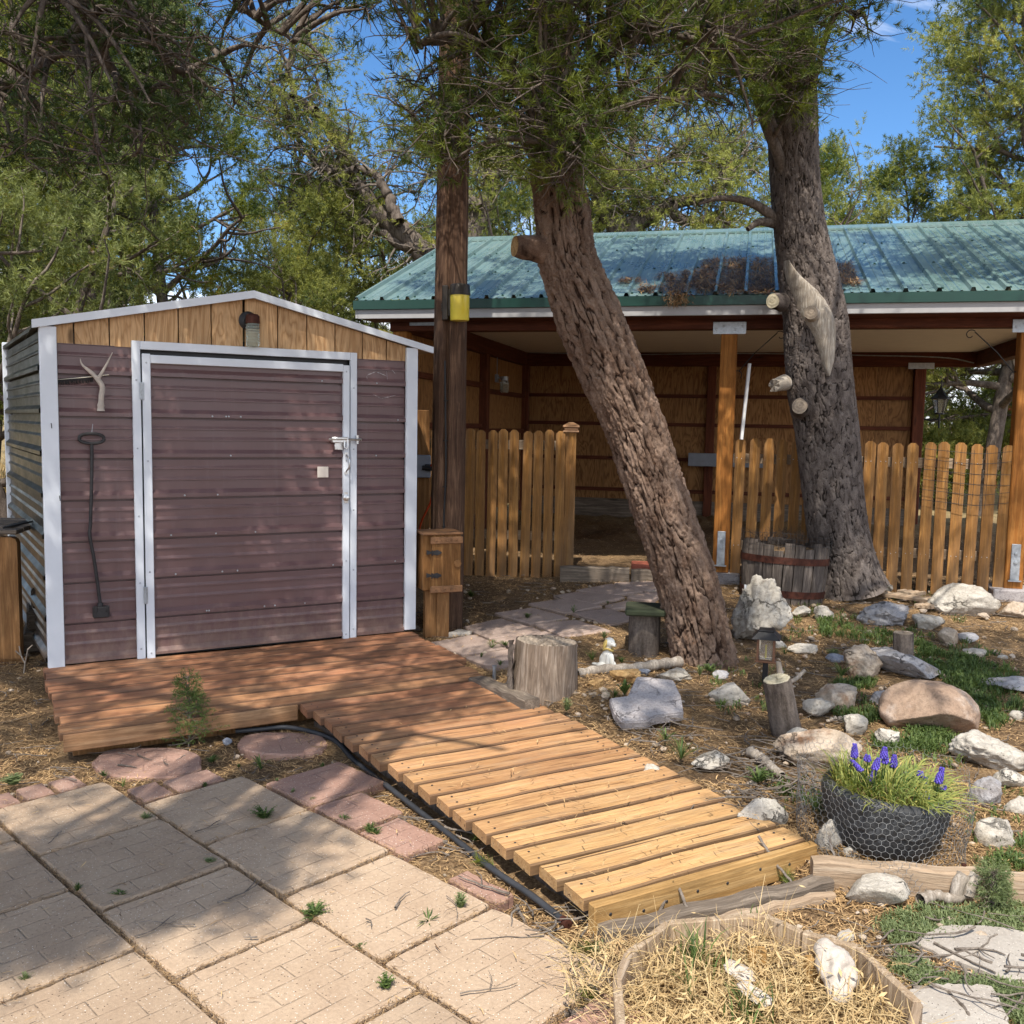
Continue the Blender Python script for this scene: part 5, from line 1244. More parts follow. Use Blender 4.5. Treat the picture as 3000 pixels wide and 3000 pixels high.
# driftwood pieces
for nm, lab, cat, pts, r0, r1 in (
        ('driftwood', 'long bleached driftwood log behind the ochre stone', 'driftwood', [(1690, 1985), (1760, 1972), (1850, 1968), (1930, 1956), (1995, 1948)], .030, .035),
        ('driftwood', 'pale curved driftwood branch leaning on the dark cut stub', 'driftwood', None, .02, .014),
        ('driftwood', 'reddish driftwood knot in front of the edging timber', 'driftwood', [(2695, 2648), (2740, 2635), (2790, 2645), (2840, 2625), (2870, 2605)], .022, .016),
        ('driftwood', 'dry grey log end beside the twig pile', 'driftwood', [(2195, 2212), (2230, 2232), (2262, 2262), (2290, 2285)], .026, .02)):
    rg = random.Random(len(lab))
    if pts is None:
        q = G(2280, 2085); Y = q[1]; wpts = [at(2292, 2095, Y), at(2276, 2060, Y), at(2284, 2030, Y), at(2300, 2005, Y+.02), at(2330, 1990, Y+.06), at(2358, 1963, Y+.08)]; alt = [at(2283, 2035, Y), at(2286, 1990, Y), at(2281, 1938, Y)]
        L = [(smooth_path(wpts, 24), np.linspace(r0, r1*.7, 24)), (smooth_path(alt, 14), np.linspace(.022, .014, 14))]
    else:
        wpts = [G(*q)+np.array([0, 0, r0*.7]) for q in pts]; L = [(smooth_path(wpts, 26), np.linspace(r0, r1, 26)*(1+.16*np.sin(np.arange(26)*1.9)))]
        if 'knot' in lab:
            for q in ((2800, 2612), (2835, 2618)): L.append((smooth_path([G(q[0], 2640)+np.array([0, 0, .02]), G(q[0]+5, 2635)+np.array([0, 0, .06]), G(q[0]+18, 2630)+np.array([0, 0, .085])], 8), np.linspace(.022, .026, 8)))
    o = link(nm, tubes_mesh(nm, L, M['deadwood'], 9)); tag(o, lab, cat, 'driftwood pieces')
# ------------------------------------------------------------------ half barrel planter
def barrel():
    p = G(2318, 1772); c = np.array([p[0], p[1]+.28, p[2]-.03])
    t = thing('barrel_planter', 'weathered grey half barrel with rusty hoops and dead stems', 'planter', c, .3, rot=(R(-2), R(3.5), .3))
    n = 26; H = .50; b = MB(); rg = random.Random(8)
    for k in range(n):
        a0, a1 = 2*math.pi*k/n+.012, 2*math.pi*(k+1)/n-.012; h = H+rg.uniform(-.03, .015)*(1 if rg.random() < .8 else 2.5); ro = rg.uniform(-.004, .004)
        V = []; nz = 6
        for j in range(nz+1):
            z = h*j/nz; r = .31+.035*math.sin(.25+1.5*z/H)+ro
            for rr in (r, r-.028):
                for a in (a0, (a0+a1)/2, a1): V.append((rr*math.cos(a), rr*math.sin(a), z+(rg.uniform(-.006, .006) if j == nz else 0)))
        n0 = b.n; F = []
        for j in range(nz):
            s0, s1 = j*6, (j+1)*6
            for q in ((0, 1), (1, 2)): F.append((s0+q[0], s0+q[1], s1+q[1], s1+q[0])); F.append((s0+3+q[1], s0+3+q[0], s1+3+q[0], s1+3+q[1]))
            F.append((s0, s1, s1+3, s0+3)); F.append((s0+2, s0+5, s1+5, s1+2))
        e = nz*6; F += [(e, e+1, e+4, e+3), (e+1, e+2, e+5, e+4)]
        b.add(V, F)
    b.obj('staves', M['oldwoodz'], t)
    for z, hh in ((.335, .055), (.07, .055)):
        b = MB(); r0 = .31+.035*math.sin(.25+1.5*z/H)+.006; r1 = .31+.035*math.sin(.25+1.5*(z+hh)/H)+.006
        b.lathe([(r0-.003, z), (r0+.001, z), (r1+.001, z+hh), (r1-.003, z+hh), (r0-.003, z)], 48, None, True); b.obj('hoop', M['rust'], t, True)
    V, F = ICO[3]; me = mesh_np('soil', V*np.array([.315, .315, .05])+np.array([0, 0, .42]), F, [M['ground']], smooth=True); link('soil', me, t)
    L = []; rg = random.Random(3)
    for k in range(150):
        a, r = rg.uniform(0, 6.28), .29*math.sqrt(rg.random()); x, y = r*math.cos(a), r*math.sin(a); h = rg.uniform(.05, .21); d = rg.uniform(-.09, .09); e_ = rg.uniform(-.09, .09)
        L.append(([(x, y, .43), (x+d*.4, y+e_*.4, .44+h*.6), (x+d, y+e_, .44+h*rg.uniform(.7, 1.0))], [.0022, .0016, .0008]))
        if rg.random() < .5: L.append(([(x+d*.4, y+e_*.4, .44+h*.6), (x+d*.4+rg.uniform(-.07, .07), y+e_*.4+rg.uniform(-.05, .05), .44+h*.8)], [.0014, .0008]))
    link('dead_stems', tubes_mesh('dead_stems', L, M['twigdark'], 4), t)
    L = []
    for k in range(3):
        z = .48+.045*k; L.append(([(.36*math.cos(a), .36*math.sin(a), z+.01*math.sin(a*3+k)) for a in np.linspace(2.2, 5.6, 30)], .0013))
    for a in np.linspace(2.2, 5.6, 24): L.append(([(.36*math.cos(a), .36*math.sin(a), .42), (.362*math.cos(a+.02), .362*math.sin(a+.02), .585)], .0013))
    link('wire_guard', tubes_mesh('wire_guard', L, M['iron'], 4), t)
barrel()
p = G(2180, 1800); q = at(2180, 1713, p[1]); o = MB().tube([(0, 0, -.05), (0, 0, float(q[2]-p[2]))], .009, 8).obj('garden_stake', M['plastic'], None, loc=p); tag(o, 'thin white stake beside the tall upright rock', 'stake')

# ------------------------------------------------------------------ solar lantern on a stake
p = G(2240, 2006); s = p[1]/FPX
sl2 = thing('solar_lantern', 'small solar lantern with dark roof on a black stake', 'garden lantern', p, R(-18))
b = MB(); b.box(-.016, .016, -.016, .016, -.1, .15, .003); b.obj('stake', M['black'], sl2)
zb = .145
b = MB(); b.box(-.060, .060, -.060, .060, zb, zb+.012, .003)
for x in (-.046, .046):
    for y in (-.046, .046): b.box(x-.006, x+.006, y-.006, y+.006, zb+.0125, zb+.142)
b.obj('frame', M['lanternframe'], sl2)
b = MB(); b.box(-.039, .039, -.039, .039, zb+.014, zb+.140, .006); b.obj('glass_pane', M['lampglass'], sl2)
b = MB(); b.tube([(0, 0, zb+.02), (0, 0, zb+.10)], .006, 8); b.obj('bulb', M['yellow'], sl2)
b = MB(); V = [(-.082, -.082, zb+.143), (.082, -.082, zb+.143), (.082, .082, zb+.143), (-.082, .082, zb+.143), (-.045, -.045, zb+.182), (.045, -.045, zb+.182), (.045, .045, zb+.182), (-.045, .045, zb+.182)]
b.add(V, [(3, 2, 1, 0), (4, 5, 6, 7), (0, 1, 5, 4), (1, 2, 6, 5), (2, 3, 7, 6), (3, 0, 4, 7)]); b.box(-.045, .045, -.045, .045, zb+.1825, zb+.194, .003); b.obj('lamp_roof', M['black'], sl2)

# ------------------------------------------------------------------ puppy figurine
def blob(name, parts, mat, voxel=.004, parent=None):
    b = MB(); sv, sf = ICO[3]
    for c, r, rot in parts:
        V = sv*np.array(r); V = V@np.array(Euler(rot).to_matrix()).T+np.array(c); b.add(V, sf.tolist())
    me = b.mesh(name+'_raw', mat); o = bpy.data.objects.new(name+'_raw', me); COL.objects.link(o)
    m = o.modifiers.new('r', 'REMESH'); m.mode = 'VOXEL'; m.voxel_size = voxel
    m2 = o.modifiers.new('s', 'SMOOTH'); m2.iterations = 6; m2.factor = .5
    dg = bpy.context.evaluated_depsgraph_get(); me2 = bpy.data.meshes.new_from_object(o.evaluated_get(dg)); me2.name = name
    bpy.data.objects.remove(o); me2.polygons.foreach_set('use_smooth', np.ones(len(me2.polygons), bool))
    me2.materials.clear(); me2.materials.append(mat)
    return link(name, me2, parent)
p = G(1776, 1955); pup = thing('puppy_figurine', 'small white ceramic sitting puppy figurine with yellowed ears', 'figurine', (p[0], p[1], p[2]-.005), R(25))
blob('body', [((0, .005, .05), (.042, .046, .055), (.2, 0, 0)), ((0, -.012, .085), (.032, .032, .05), (-.25, 0, 0)), ((.0, -.018, .135), (.020, .020, .03), (0, 0, 0)), ((.008, -.02, .168), (.033, .036, .031), (0, 0, 0)), ((.016, -.055, .160), (.016, .022, .014), (.2, 0, .2)),
              ((-.018, -.042, .05), (.011, .013, .05), (0, 0, 0)), ((.018, -.042, .05), (.011, .013, .05), (0, 0, 0)), ((-.02, -.056, .010), (.014, .02, .011), (0, 0, 0)), ((.02, -.056, .010), (.014, .02, .011), (0, 0, 0)), ((-.044, -.008, .022), (.02, .035, .022), (0, 0, .4)), ((.044, -.008, .022), (.02, .035, .022), (0, 0, -.4)), ((-.05, .045, .02), (.014, .03, .011), (0, 0, .6))], M['ceramic'], .0035, pup)
blob('ear', [((-.026, -.022, .160), (.010, .016, .034), (.1, .25, 0))], M['yellowceramic'], .003, pup); blob('ear', [((.040, -.018, .158), (.010, .016, .034), (.1, -.25, 0))], M['yellowceramic'], .003, pup)
b = MB(); b.tube([(.030*math.cos(a), -.018+.027*math.sin(a), .125+.008*math.sin(a*2)) for a in np.linspace(0, 6.28, 20)], .007, 8); b.obj('collar', M['yellowceramic'], pup, True)
b = MB()
for x in (.004, .030): b.lathe([(.001, -.003), (.004, 0), (.001, .003)], 8, TR(x, -.052, .176))
b.lathe([(.001, -.004), (.006, 0), (.001, .004)], 8, TR(.02, -.077, .163)); b.obj('face_marks', M['black'], pup)

# ------------------------------------------------------------------ tyre planter, flowers, chicken wire
tp = G(2640, 2562); TC = np.array([tp[0], tp[1]+.205, float(ground_z(tp[0], tp[1]+.2))-.005])
def tyre():
    t = thing('tyre_planter', 'old black tyre planter full of grape hyacinths', 'planter', TC, 0, rot=(R(1), R(2.5), .2))
    na = 144; prof = [(.150, .0), (.172, .004), (.188, .02), (.203, .05), (.216, .085), (.224, .11), (.229, .112), (.234, .125), (.238, .150), (.241, .175), (.243, .177), (.246, .195), (.247, .215), (.245, .228), (.236, .240), (.225, .246), (.214, .246), (.208, .236), (.205, .20), (.20, .14)]
    V = []; a = np.linspace(0, 2*np.pi, na, endpoint=False)
    for k, (r, z) in enumerate(prof):
        rr = np.full(na, r)
        if .10 < z < .20 and k < 12: rr = rr+np.where((np.arange(na)+int(z*120)*2) % 8 < 2, -.006, 0.)
        if .03 < z < .10 and k < 6: rr = rr+np.where((np.arange(na)+k) % 12 < 1, -.004, 0.)
        rr = rr*(1+.012*np.sin(2*a+1)); zz = np.full(na, z)+.006*np.sin(a*2+.5)*(z/.24)
        V.append(np.stack([rr*np.cos(a), rr*np.sin(a), zz], 1))
    m = len(prof); i = np.arange(m*na).reshape(m, na); nx = np.roll(i, -1, 1)
    link('tyre', mesh_np('tyre', np.concatenate(V), np.stack([i[:-1], nx[:-1], nx[1:], i[1:]], -1).reshape(-1, 4), [M['tyre']], smooth=False), t)
    V, F = ICO[3]; link('soil', mesh_np('soil', V*np.array([.212, .212, .05])+np.array([0, 0, .185]), F, [M['ground']], smooth=True), t)
    # strap leaves
    rg = np.random.default_rng(5); Vs, Fs, tn = [], [], []; n = 0
    for k in range(1500):
        ang = rg.uniform(0, 6.283); r = .205*math.sqrt(rg.random()); x, y = r*math.cos(ang), r*math.sin(ang); L = rg.uniform(.07, .21)*(1 if rg.random() < .6 else .7)
        da = ang+rg.normal(0, .7); out = rg.uniform(.2, 1.15)*(0.5+r/.2*.6); wd = rg.uniform(.002, .0048); segs = 5; pts = []
        for j in range(segs+1):
            f = j/segs; h = L*.62*math.sin(min(f*1.9, 2.4))*(1.15-out*.45); d = L*out*f**1.3
            pts.append((x+math.cos(da)*d, y+math.sin(da)*d, .20+h))
        pts = np.array(pts); sd = np.array([-math.sin(da), math.cos(da), 0])
        for j, q in enumerate(pts):
            w_ = wd*(1-.9*(j/segs)**2); Vs += [q-sd*w_, q+sd*w_+np.array([0, 0, w_*.6])]
        for j in range(segs): Fs.append([n+2*j, n+2*j+1, n+2*j+3, n+2*j+2])
        c = rg.random() if r < .17 else .5+.5*rg.random(); tn += [min(1, c*.75+.25*(rg.random() < .3))]*segs; n += 2*(segs+1)
    o = link('strap_leaves', mesh_np('strap_leaves', np.array(Vs), np.array(Fs), [M['muscarileaf']], {'tint': ('FACE', tn)}, True), t); o['kind'] = 'stuff'
    # flower spikes
    Y0 = TC[1]; spots = [((2504, 2180), (2504, 2215)), ((2497, 2228), (2520, 2255)), ((2592, 2190), (2590, 2218)), ((2573, 2222), (2565, 2250)), ((2620, 2212), (2619, 2243)), ((2562, 2255), (2552, 2285)), ((2596, 2215), (2594, 2232)), ((2760, 2250), (2750, 2290)), ((2681, 2275), (2683, 2298)), ((2711, 2278), (2708, 2308)), ((2542, 2212), (2542, 2226)), ((2715, 2322), (2714, 2338)), ((2655, 2262), (2656, 2275)), ((2697, 2260), (2696, 2270)), ((2764, 2298), (2764, 2310))]
    Mi = Matrix.Translation(TC)@t.rotation_euler.to_matrix().to_4x4(); Mi = Mi.inverted(); rg = random.Random(6)
    for k, (a_, c_) in enumerate(spots):
        yy = Y0+(.10-.22*(k % 4)/3.); pt = np.array(Mi@Vector(at(a_[0], a_[1], yy))); pb_ = np.array(Mi@Vector(at(c_[0], c_[1], yy)))
        L = pt-pb_; ln = np.linalg.norm(L); b = MB(); sv, sf = icos(1); nr = max(4, int(ln/.0055))
        for j in range(nr):
            f = j/max(1, nr-1); rad = .0118*(1-.42*f**1.5)
            for q in range(6):
                an = q*.9+j*.52; c = pb_+L*f+np.array([math.cos(an)*rad, math.sin(an)*rad, -.001]); s_ = .0056*(1-.4*f); b.add(sv*np.array([s_, s_, s_*1.2])+c, sf.tolist())
        fo = b.obj('flower_spike', M['purple'], t, True)
        st_ = MB(); st_.tube([(pb_[0]*.97, pb_[1]*.97, .2), pb_+(0, 0, .004)], .0022, 5); st_.obj('stem', M['weed'], fo)
tyre()
def chicken_wire():
    n_a, R0 = 66, .292; du = 2*math.pi*R0/n_a; dv = du*.86; edges = []; nv = 15
    def pt(i, j, off):
        u = i*du; z = j*dv*.75
        a = u/R0+.4
        return a, z
    def P(a, z):
        fl = .012*math.sin(a*3+1)+.008*math.sin(a*7+z*20)+.012*math.sin(z*9+a*2)
        front = max(0, -math.sin(a)); top = z/.30
        r = R0+fl+.035*front*(1-top)-.022*front*top+.03*(1-front); zz = z*(1-.22*front)+.002-.03*front*(1-top)
        return np.array([TC[0]+r*math.cos(a), TC[1]+r*math.sin(a), TC[2]+zz+.008*math.sin(a*9)])
    L = []; rr = .00065
    # hexagon rows: nodes on a brick lattice
    cell = 2*math.pi/n_a; hz = .0285; gap = .3
    for j in range(nv):
        for i in range(n_a):
            a0 = (i+.5*(j % 2))*cell; z0 = j*hz*.75
            A = P(a0, z0+hz*.25); B = P(a0+cell*.5, z0); C = P(a0-cell*.5, z0); D = P(a0, z0+hz*.75)
            L.append(([C, A], rr, 3)); L.append(([A, B], rr, 3)); L.append(([A, D], rr*1.5, 3))
    o = link('chicken_wire', tubes_mesh('chicken_wire', L, M['wire'], 3)); tag(o, 'crooked chicken wire cage standing around the tyre planter', 'wire cage')
chicken_wire()

# ------------------------------------------------------------------ edging timber with rusty stake, dry herb
p0 = G(2375, 2585); p1 = G(3080, 2640)
local_timber('edging_timber', 'long pale edging timber in front of the tyre planter', 'timber', (p0[0], p0[1], p0[2]-.03), (p1[0], p1[1], p1[2]-.03), .125, .06, M['tantimber'])
p = G(2815, 2606); o = MB().tube([(0, 0, -.05), (0, 0, .105)], .009, 8).obj('rusty_stake', M['rust'], None, loc=(p[0], p[1]-.012, p[2])); tag(o, 'rusty steel stake holding the edging timber', 'stake')

# ------------------------------------------------------------------ hexagonal board planter in front
def hexplanter():
    ztop = .03
    def T(px, py): return np.array([0, 0, EYE])+ray(px, py)*((ztop-EYE)/ray(px, py)[2])
    tops = [(1808, 2868), (1842, 2790), (1958, 2700), (2238, 2678), (2350, 2728), (2515, 2772), (2690, 2935), (2640, 3130), (1830, 3130)]
    pts = [T(*q) for q in tops]
    cen = np.mean(pts, 0)
    t = thing('board_planter', 'low many sided planter of pale boards filled with straw', 'planter', (cen[0], cen[1], 0), 0)
    for k in range(len(pts)):
        a, c = pts[k]-np.array([cen[0], cen[1], 0]), pts[(k+1) % len(pts)]-np.array([cen[0], cen[1], 0]); d = c-a; L = np.linalg.norm(d[:2]); an = math.atan2(d[1], d[0])
        b = MB(); b.box(.002, L-.002, -.013, .013, -.16, ztop, .003); o = b.obj('board', M['tancross'] if k not in (0, 6) else M['tantimber'], t); o.location = (a[0], a[1], 0); o.rotation_euler = (0, 0, an)
    for q in ((2205, 2720), (2370, 2745)):
        w_ = T(*q); b = MB(); b.box(w_[0]-cen[0]-.028, w_[0]-cen[0]+.028, w_[1]-cen[1]-.075, w_[1]-cen[1]-.045, -.15, .0, .004); b.obj('corner_block', M['fascia'], t)
    return t, pts, cen
HXT, HXP, HXC = hexplanter()
poly = np.array([p[:2] for p in HXP])
def inpoly(x, y, pl):
    c = False; j = len(pl)-1
    for i in range(len(pl)):
        if (pl[i][1] > y) != (pl[j][1] > y) and x < (pl[j][0]-pl[i][0])*(y-pl[i][1])/(pl[j][1]-pl[i][1])+pl[i][0]: c = not c
        j = i
    return c
def hex_fill():
    b = MB(); b.prism([((p[0]-HXC[0])*.97, (p[1]-HXC[1])*.97) for p in HXP], -.16, -.10); b.obj('soil', M['ground'], HXT)
    rg = np.random.default_rng(17); lo, hi = poly.min(0), poly.max(0); L = []; V, F, tn = [], [], []; n = 0
    k = 0
    poly2 = poly.mean(0)+(poly-poly.mean(0))*1.09
    while k < 3300:
        x, y = rg.uniform(lo[0]-.12, hi[0]), rg.uniform(lo[1], hi[1])
        off = (k % 4 == 0 and inpoly(x, y, poly2))
        if not off and not inpoly(x, y, poly) and not (k > 2250 and math.hypot(x-poly[0][0]+.0, y-poly[0][1]-.06) < .22): continue
        k += 1; ln = rg.uniform(.05, .17); an = rg.uniform(0, 6.28); up = abs(rg.normal(0, .32)) if rg.random() < .86 else rg.uniform(.6, 1.5); wd = rg.uniform(.0008, .0021); cu = rg.normal(0, .6)
        z = (-.095+rg.uniform(0, .085)) if inpoly(x, y, poly) and not (off and rg.random() < .3) else rg.uniform(-.04, .045); p = np.array([x, y, z]); segs = 4
        for j in range(segs+1):
            f = j/segs; w_ = wd*(1 if rg.random() < .9 else 2.5)*(1-.7*f); d = np.array([math.cos(an), math.sin(an), 0]); sdv = np.array([-d[1], d[0], rg.uniform(-.5, .5)])
            V += [p-sdv*w_-np.array([HXC[0], HXC[1], 0]), p+sdv*w_-np.array([HXC[0], HXC[1], 0])]
            p = p+(d*math.cos(up)+np.array([0, 0, math.sin(up)]))*ln/segs; an += cu*.3; up -= .22*rg.random()
        for j in range(segs): F.append([n+2*j, n+2*j+1, n+2*j+3, n+2*j+2])
        tn += [.25+.75*rg.random()]*segs; n += 2*(segs+1)
        if rg.random() < .14:                     # a dry seed head / leaf scrap at the end
            q = V[-1]; r_ = rg.uniform(.006, .016); d = np.array([math.cos(an), math.sin(an), rg.uniform(-.6, .6)]); s2 = np.array([-d[1], d[0], rg.uniform(-.4, .4)])
            V += [q, q+d*r_+s2*r_*.35, q+d*r_*2.3, q+d*r_-s2*r_*.35]; F.append([n, n+1, n+2, n+3]); tn.append(.6+.4*rg.random()); n += 4
    o = link('straw', mesh_np('straw', np.array(V), np.array(F), [M['dry']], {'tint': ('FACE', tn)}), HXT); o['kind'] = 'stuff'
    # green blades: two clumps
    V, F, tn = [], [], []; n = 0
    for (cx, cy, cnt, hh) in ((2040, 2830, 34, .15), (2185, 2985, 40, .12), (2195, 2712, 12, .08), (2150, 2870, 10, .1), (1990, 2905, 8, .12)):
        g = np.array([0, 0, EYE])+ray(cx, cy)*((-.05-EYE)/ray(cx, cy)[2])
        for k in range(cnt):
            x, y = g[0]+rg.normal(0, .025), g[1]+rg.normal(0, .025); an = rg.uniform(0, 6.28); ln = hh*rg.uniform(.5, 1.1); le = rg.uniform(.1, .9); wd = rg.uniform(.002, .0045); segs = 4
            d = np.array([math.cos(an), math.sin(an), 0]); sdv = np.array([-d[1], d[0], 0])
            for j in range(segs+1):
                f = j/segs; q = np.array([x, y, -.06])+d*ln*le*f*f+np.array([0, 0, ln*math.sin(f*1.5)*(1-.4*le)])-np.array([HXC[0], HXC[1], 0]); w_ = wd*(1-.92*f**2); V += [q-sdv*w_, q+sdv*w_]
            for j in range(segs): F.append([n+2*j, n+2*j+1, n+2*j+3, n+2*j+2])
            tn += [rg.random()]*segs; n += 2*(segs+1)
    o = link('green_blades', mesh_np('green_blades', np.array(V), np.array(F), [M['weed']], {'tint': ('FACE', tn)}, True), HXT); o['kind'] = 'stuff'
    for px, py, s_, lab, sd in ((2445, 2850, .085, 'white pitted skull-like stone resting in the straw planter', 71), (2170, 2860, .06, 'pale wood bark piece lying in the straw of the planter', 72), (2215, 2925, .06, 'second pale bark piece nearer in the straw of the planter', 73)):
        g = np.array([0, 0, EYE])+ray(px, py)*((-.02-EYE)/ray(px, py)[2])
        if sd == 71:
            b = blob('pitted_stone', [((0, 0, .02), (.058, .072, .055), (0, 0, 0)), ((.01, -.06, -.01), (.040, .05, .035), (.3, 0, 0)), ((-.028, .03, .05), (.035, .04, .03), (0, 0, 0)), ((.045, -.01, .0), (.026, .05, .03), (0, 0, 0))], M['bone'], .004)
            me = b.data; V = np.array([v.co for v in me.vertices]); hol = 0
            for c_, r_ in (((-.03, -.045, .055), .024), ((.038, -.050, .05), .024), ((.005, -.105, .02), .016)):
                dd = np.linalg.norm(V-np.array(c_), axis=1); hol = hol+.020*np.exp(-(dd/r_)**2)
            nn = V/np.linalg.norm(V, axis=1)[:, None]; V = V-nn*hol[:, None]+nn*(.004*fbm(V*40, 3, 3))[:, None]; me.vertices.foreach_set('co', V.astype(np.float32).ravel()); me.update(); b.location = g; b.rotation_euler = (0, 0, -.3); tag(b, lab, 'stone')
        else:
            o = link('bark_piece', rock_mesh('bark_piece', (.07, .11, .03), sd, M['bone'], 8, .2, .08)); o.location = g+np.array([0, 0, .015]); o.rotation_euler = (.1, .1, .6); tag(o, lab, 'bark piece', 'pale bark pieces')
hex_fill()

# ------------------------------------------------------------------ black pipes, hose
hp = [G(690, 2152), G(760, 2146), G(840, 2140), G(920, 2155), G(985, 2182), G(1040, 2240), G(1130, 2310), G(1230, 2390), G(1345, 2480), G(1450, 2565), G(1560, 2640), G(1650, 2712)]
hp = [q+np.array([0, 0, .018]) for q in hp]
ph = thing('irrigation_pipe', 'black irrigation pipe curving along the walkway edge', 'pipe', (0, 0, 0))
link('pipe', tubes_mesh('pipe', [(smooth_path(hp, 70), .0125)], M['hose'], 10), ph)
e = hp[-1]; d = hp[-1]-hp[-2]; d /= np.linalg.norm(d); link('end_cap', tubes_mesh('end_cap', [([e-d*.005, e+d*.03], .017), ([e+d*.0299, e+d*.031], [.017, .002])], M['rust'], 12), ph)
v0 = G(124, 1955); o = MB().tube([v0+np.array([-.02, .12, 0]), v0+np.array([-.025, .12, .30])], .018, 10).obj('drain_pipe', M['hose'], None, True); tag(o, 'short upright black pipe at the shed corner', 'pipe')

# ------------------------------------------------------------------ wooden bin and timber blocks at the left edge
q = G(40, 1942); bn = thing('wooden_bin', 'brown wooden bin with slatted lid left of the shed', 'bin', (q[0], q[1], q[2]), R(8))
b = MB(); pl = [(-.09, -.02), (.055, -.02), (.055, .80), (.045, .825), (.02, .84), (-.06, .84), (-.09, .82)]; b.prism(pl, -.03, .03, 'y'); b.obj('corner_post', M['brownwood'], bn)
b = MB()
for k in range(5): b.box(-.9, -.005, .032, .055, .02+.165*k, .17+.165*k, .004)
b.obj('side_panel', M['brownwood'], bn)
b = MB()
for k in range(5): b.box(-1.0, .06+.0*k, -.05+.13*k, .07+.13*k, .86+.004*k, .89+.004*k, .004)
b.obj('lid', M['oldwood'], bn); b = MB(); b.box(-.9, .09, -.03, .02, -.1, .04, .004); b.obj('base_rail', M['brownwood'], bn)
b = MB(); b.tube([(-.03, -.02, .90), (.05, .1, .915), (.08, .35, .92)], .006, 6); b.box(-.05, .0, .05, .40, .90, .905); b.obj('lid_hinge', M['iron'], bn)
q = G(88, 1930); 
for k, (z, r_, lab) in enumerate(((0, 0, 'bottom timber block end in the dark stack beside the shed'), (.148, .04, 'middle timber block of the stack beside the shed'), (.296, -.03, 'topmost pale timber block of the stack beside the shed'))):
    o = MB().box(-.068, .068, 0, .9, 0, .142, .016).obj('timber_block', M['oldwood'], None); o.location = (q[0]-.05+.012*k, q[1]+.15+.04*k, q[2]+z); o.rotation_euler = (0, 0, R(25)+r_); tag(o, lab, 'timber block', 'stacked timber blocks')
q = G(70, 1975); b = []
for pts in ([(0, 0, 0), (.01, 0, .07), (.03, 0, .16)], [(.01, 0, .07), (-.02, .01, .12), (-.03, .01, .18)], [(-.02, .01, .12), (-.05, 0, .15)], [(.03, 0, .16), (.06, 0, .19)]): b.append((np.array(pts), np.linspace(.006, .004, len(pts))))
o = link('bare_sprig', tubes_mesh('bare_sprig', b, M['deadwood'], 6)); o.location = q; tag(o, 'pale bare forked sprig growing by the timber blocks', 'sprig')

# red frame far beyond the barn
q = at(2918, 1290, 19.0); gz = float(ground_z(q[0], 19.0)); t = thing('marker_post', 'orange-red timber post with a cross rail beyond the barn', 'post', (q[0], 19.0, 0))
top = at(2918, 1160, 19.0)[2]; b = MB(); b.box(-.06, .06, -.06, .06, 0, top, .01); b.obj('post', M['winered'], t); b = MB(); b.box(.065, .9, -.04, .04, top-.28, top-.19, .01); b.obj('cross_rail', M['winered'], t)
# ------------------------------------------------------------------ foliage builders
def unit(v): return v/(np.linalg.norm(v, axis=-1, keepdims=True)+1e-12)
def needle_arrays(P, D, L, k, nl, nw, rng, fwd=.55, tint=None, droop=0.0):
    """k needles along each spray: P (n,3) base, D (n,3) direction, L (n,) length -> V, F, tint"""
    n = len(P); L = np.broadcast_to(L, (n,)); t = rng.random((n, k))**.8
    B = P[:, None]+D[:, None]*(L[:, None]*t)[..., None]
    r = unit(rng.normal(size=(n, k, 3))); r = unit(r-D[:, None]*(r*D[:, None]).sum(-1, keepdims=True))
    nd = unit(D[:, None]*(fwd+.35*(t-.5))[..., None]+r+np.array([0, 0, -droop]))
    ln = nl*(.65+.6*rng.random((n, k))); sd = unit(np.cross(nd, rng.normal(size=(n, k, 3))))
    w_ = nw*(.7+.6*rng.random((n, k)))
    V = np.stack([B-sd*(w_/2)[..., None], B+sd*(w_/2)[..., None], B+nd*ln[..., None]], 2)
    if tint is None: tint = rng.random(n)
    T = np.clip(tint[:, None]*.75+.25*rng.random((n, k)), 0, 1)
    m = n*k
    return V.reshape(-1, 3), np.arange(3*m).reshape(m, 3), T.ravel()
def foliage(name, arrs, mat, parent, loc=None):
    V = np.concatenate([a[0] for a in arrs]); off = 0; F = []
    for a in arrs: F.append(a[1]+off); off += len(a[0])
    me = mesh_np(name, V, np.concatenate(F), [mat], {'tint': ('FACE', np.concatenate([a[2] for a in arrs]))})
    return link(name, me, parent, loc)

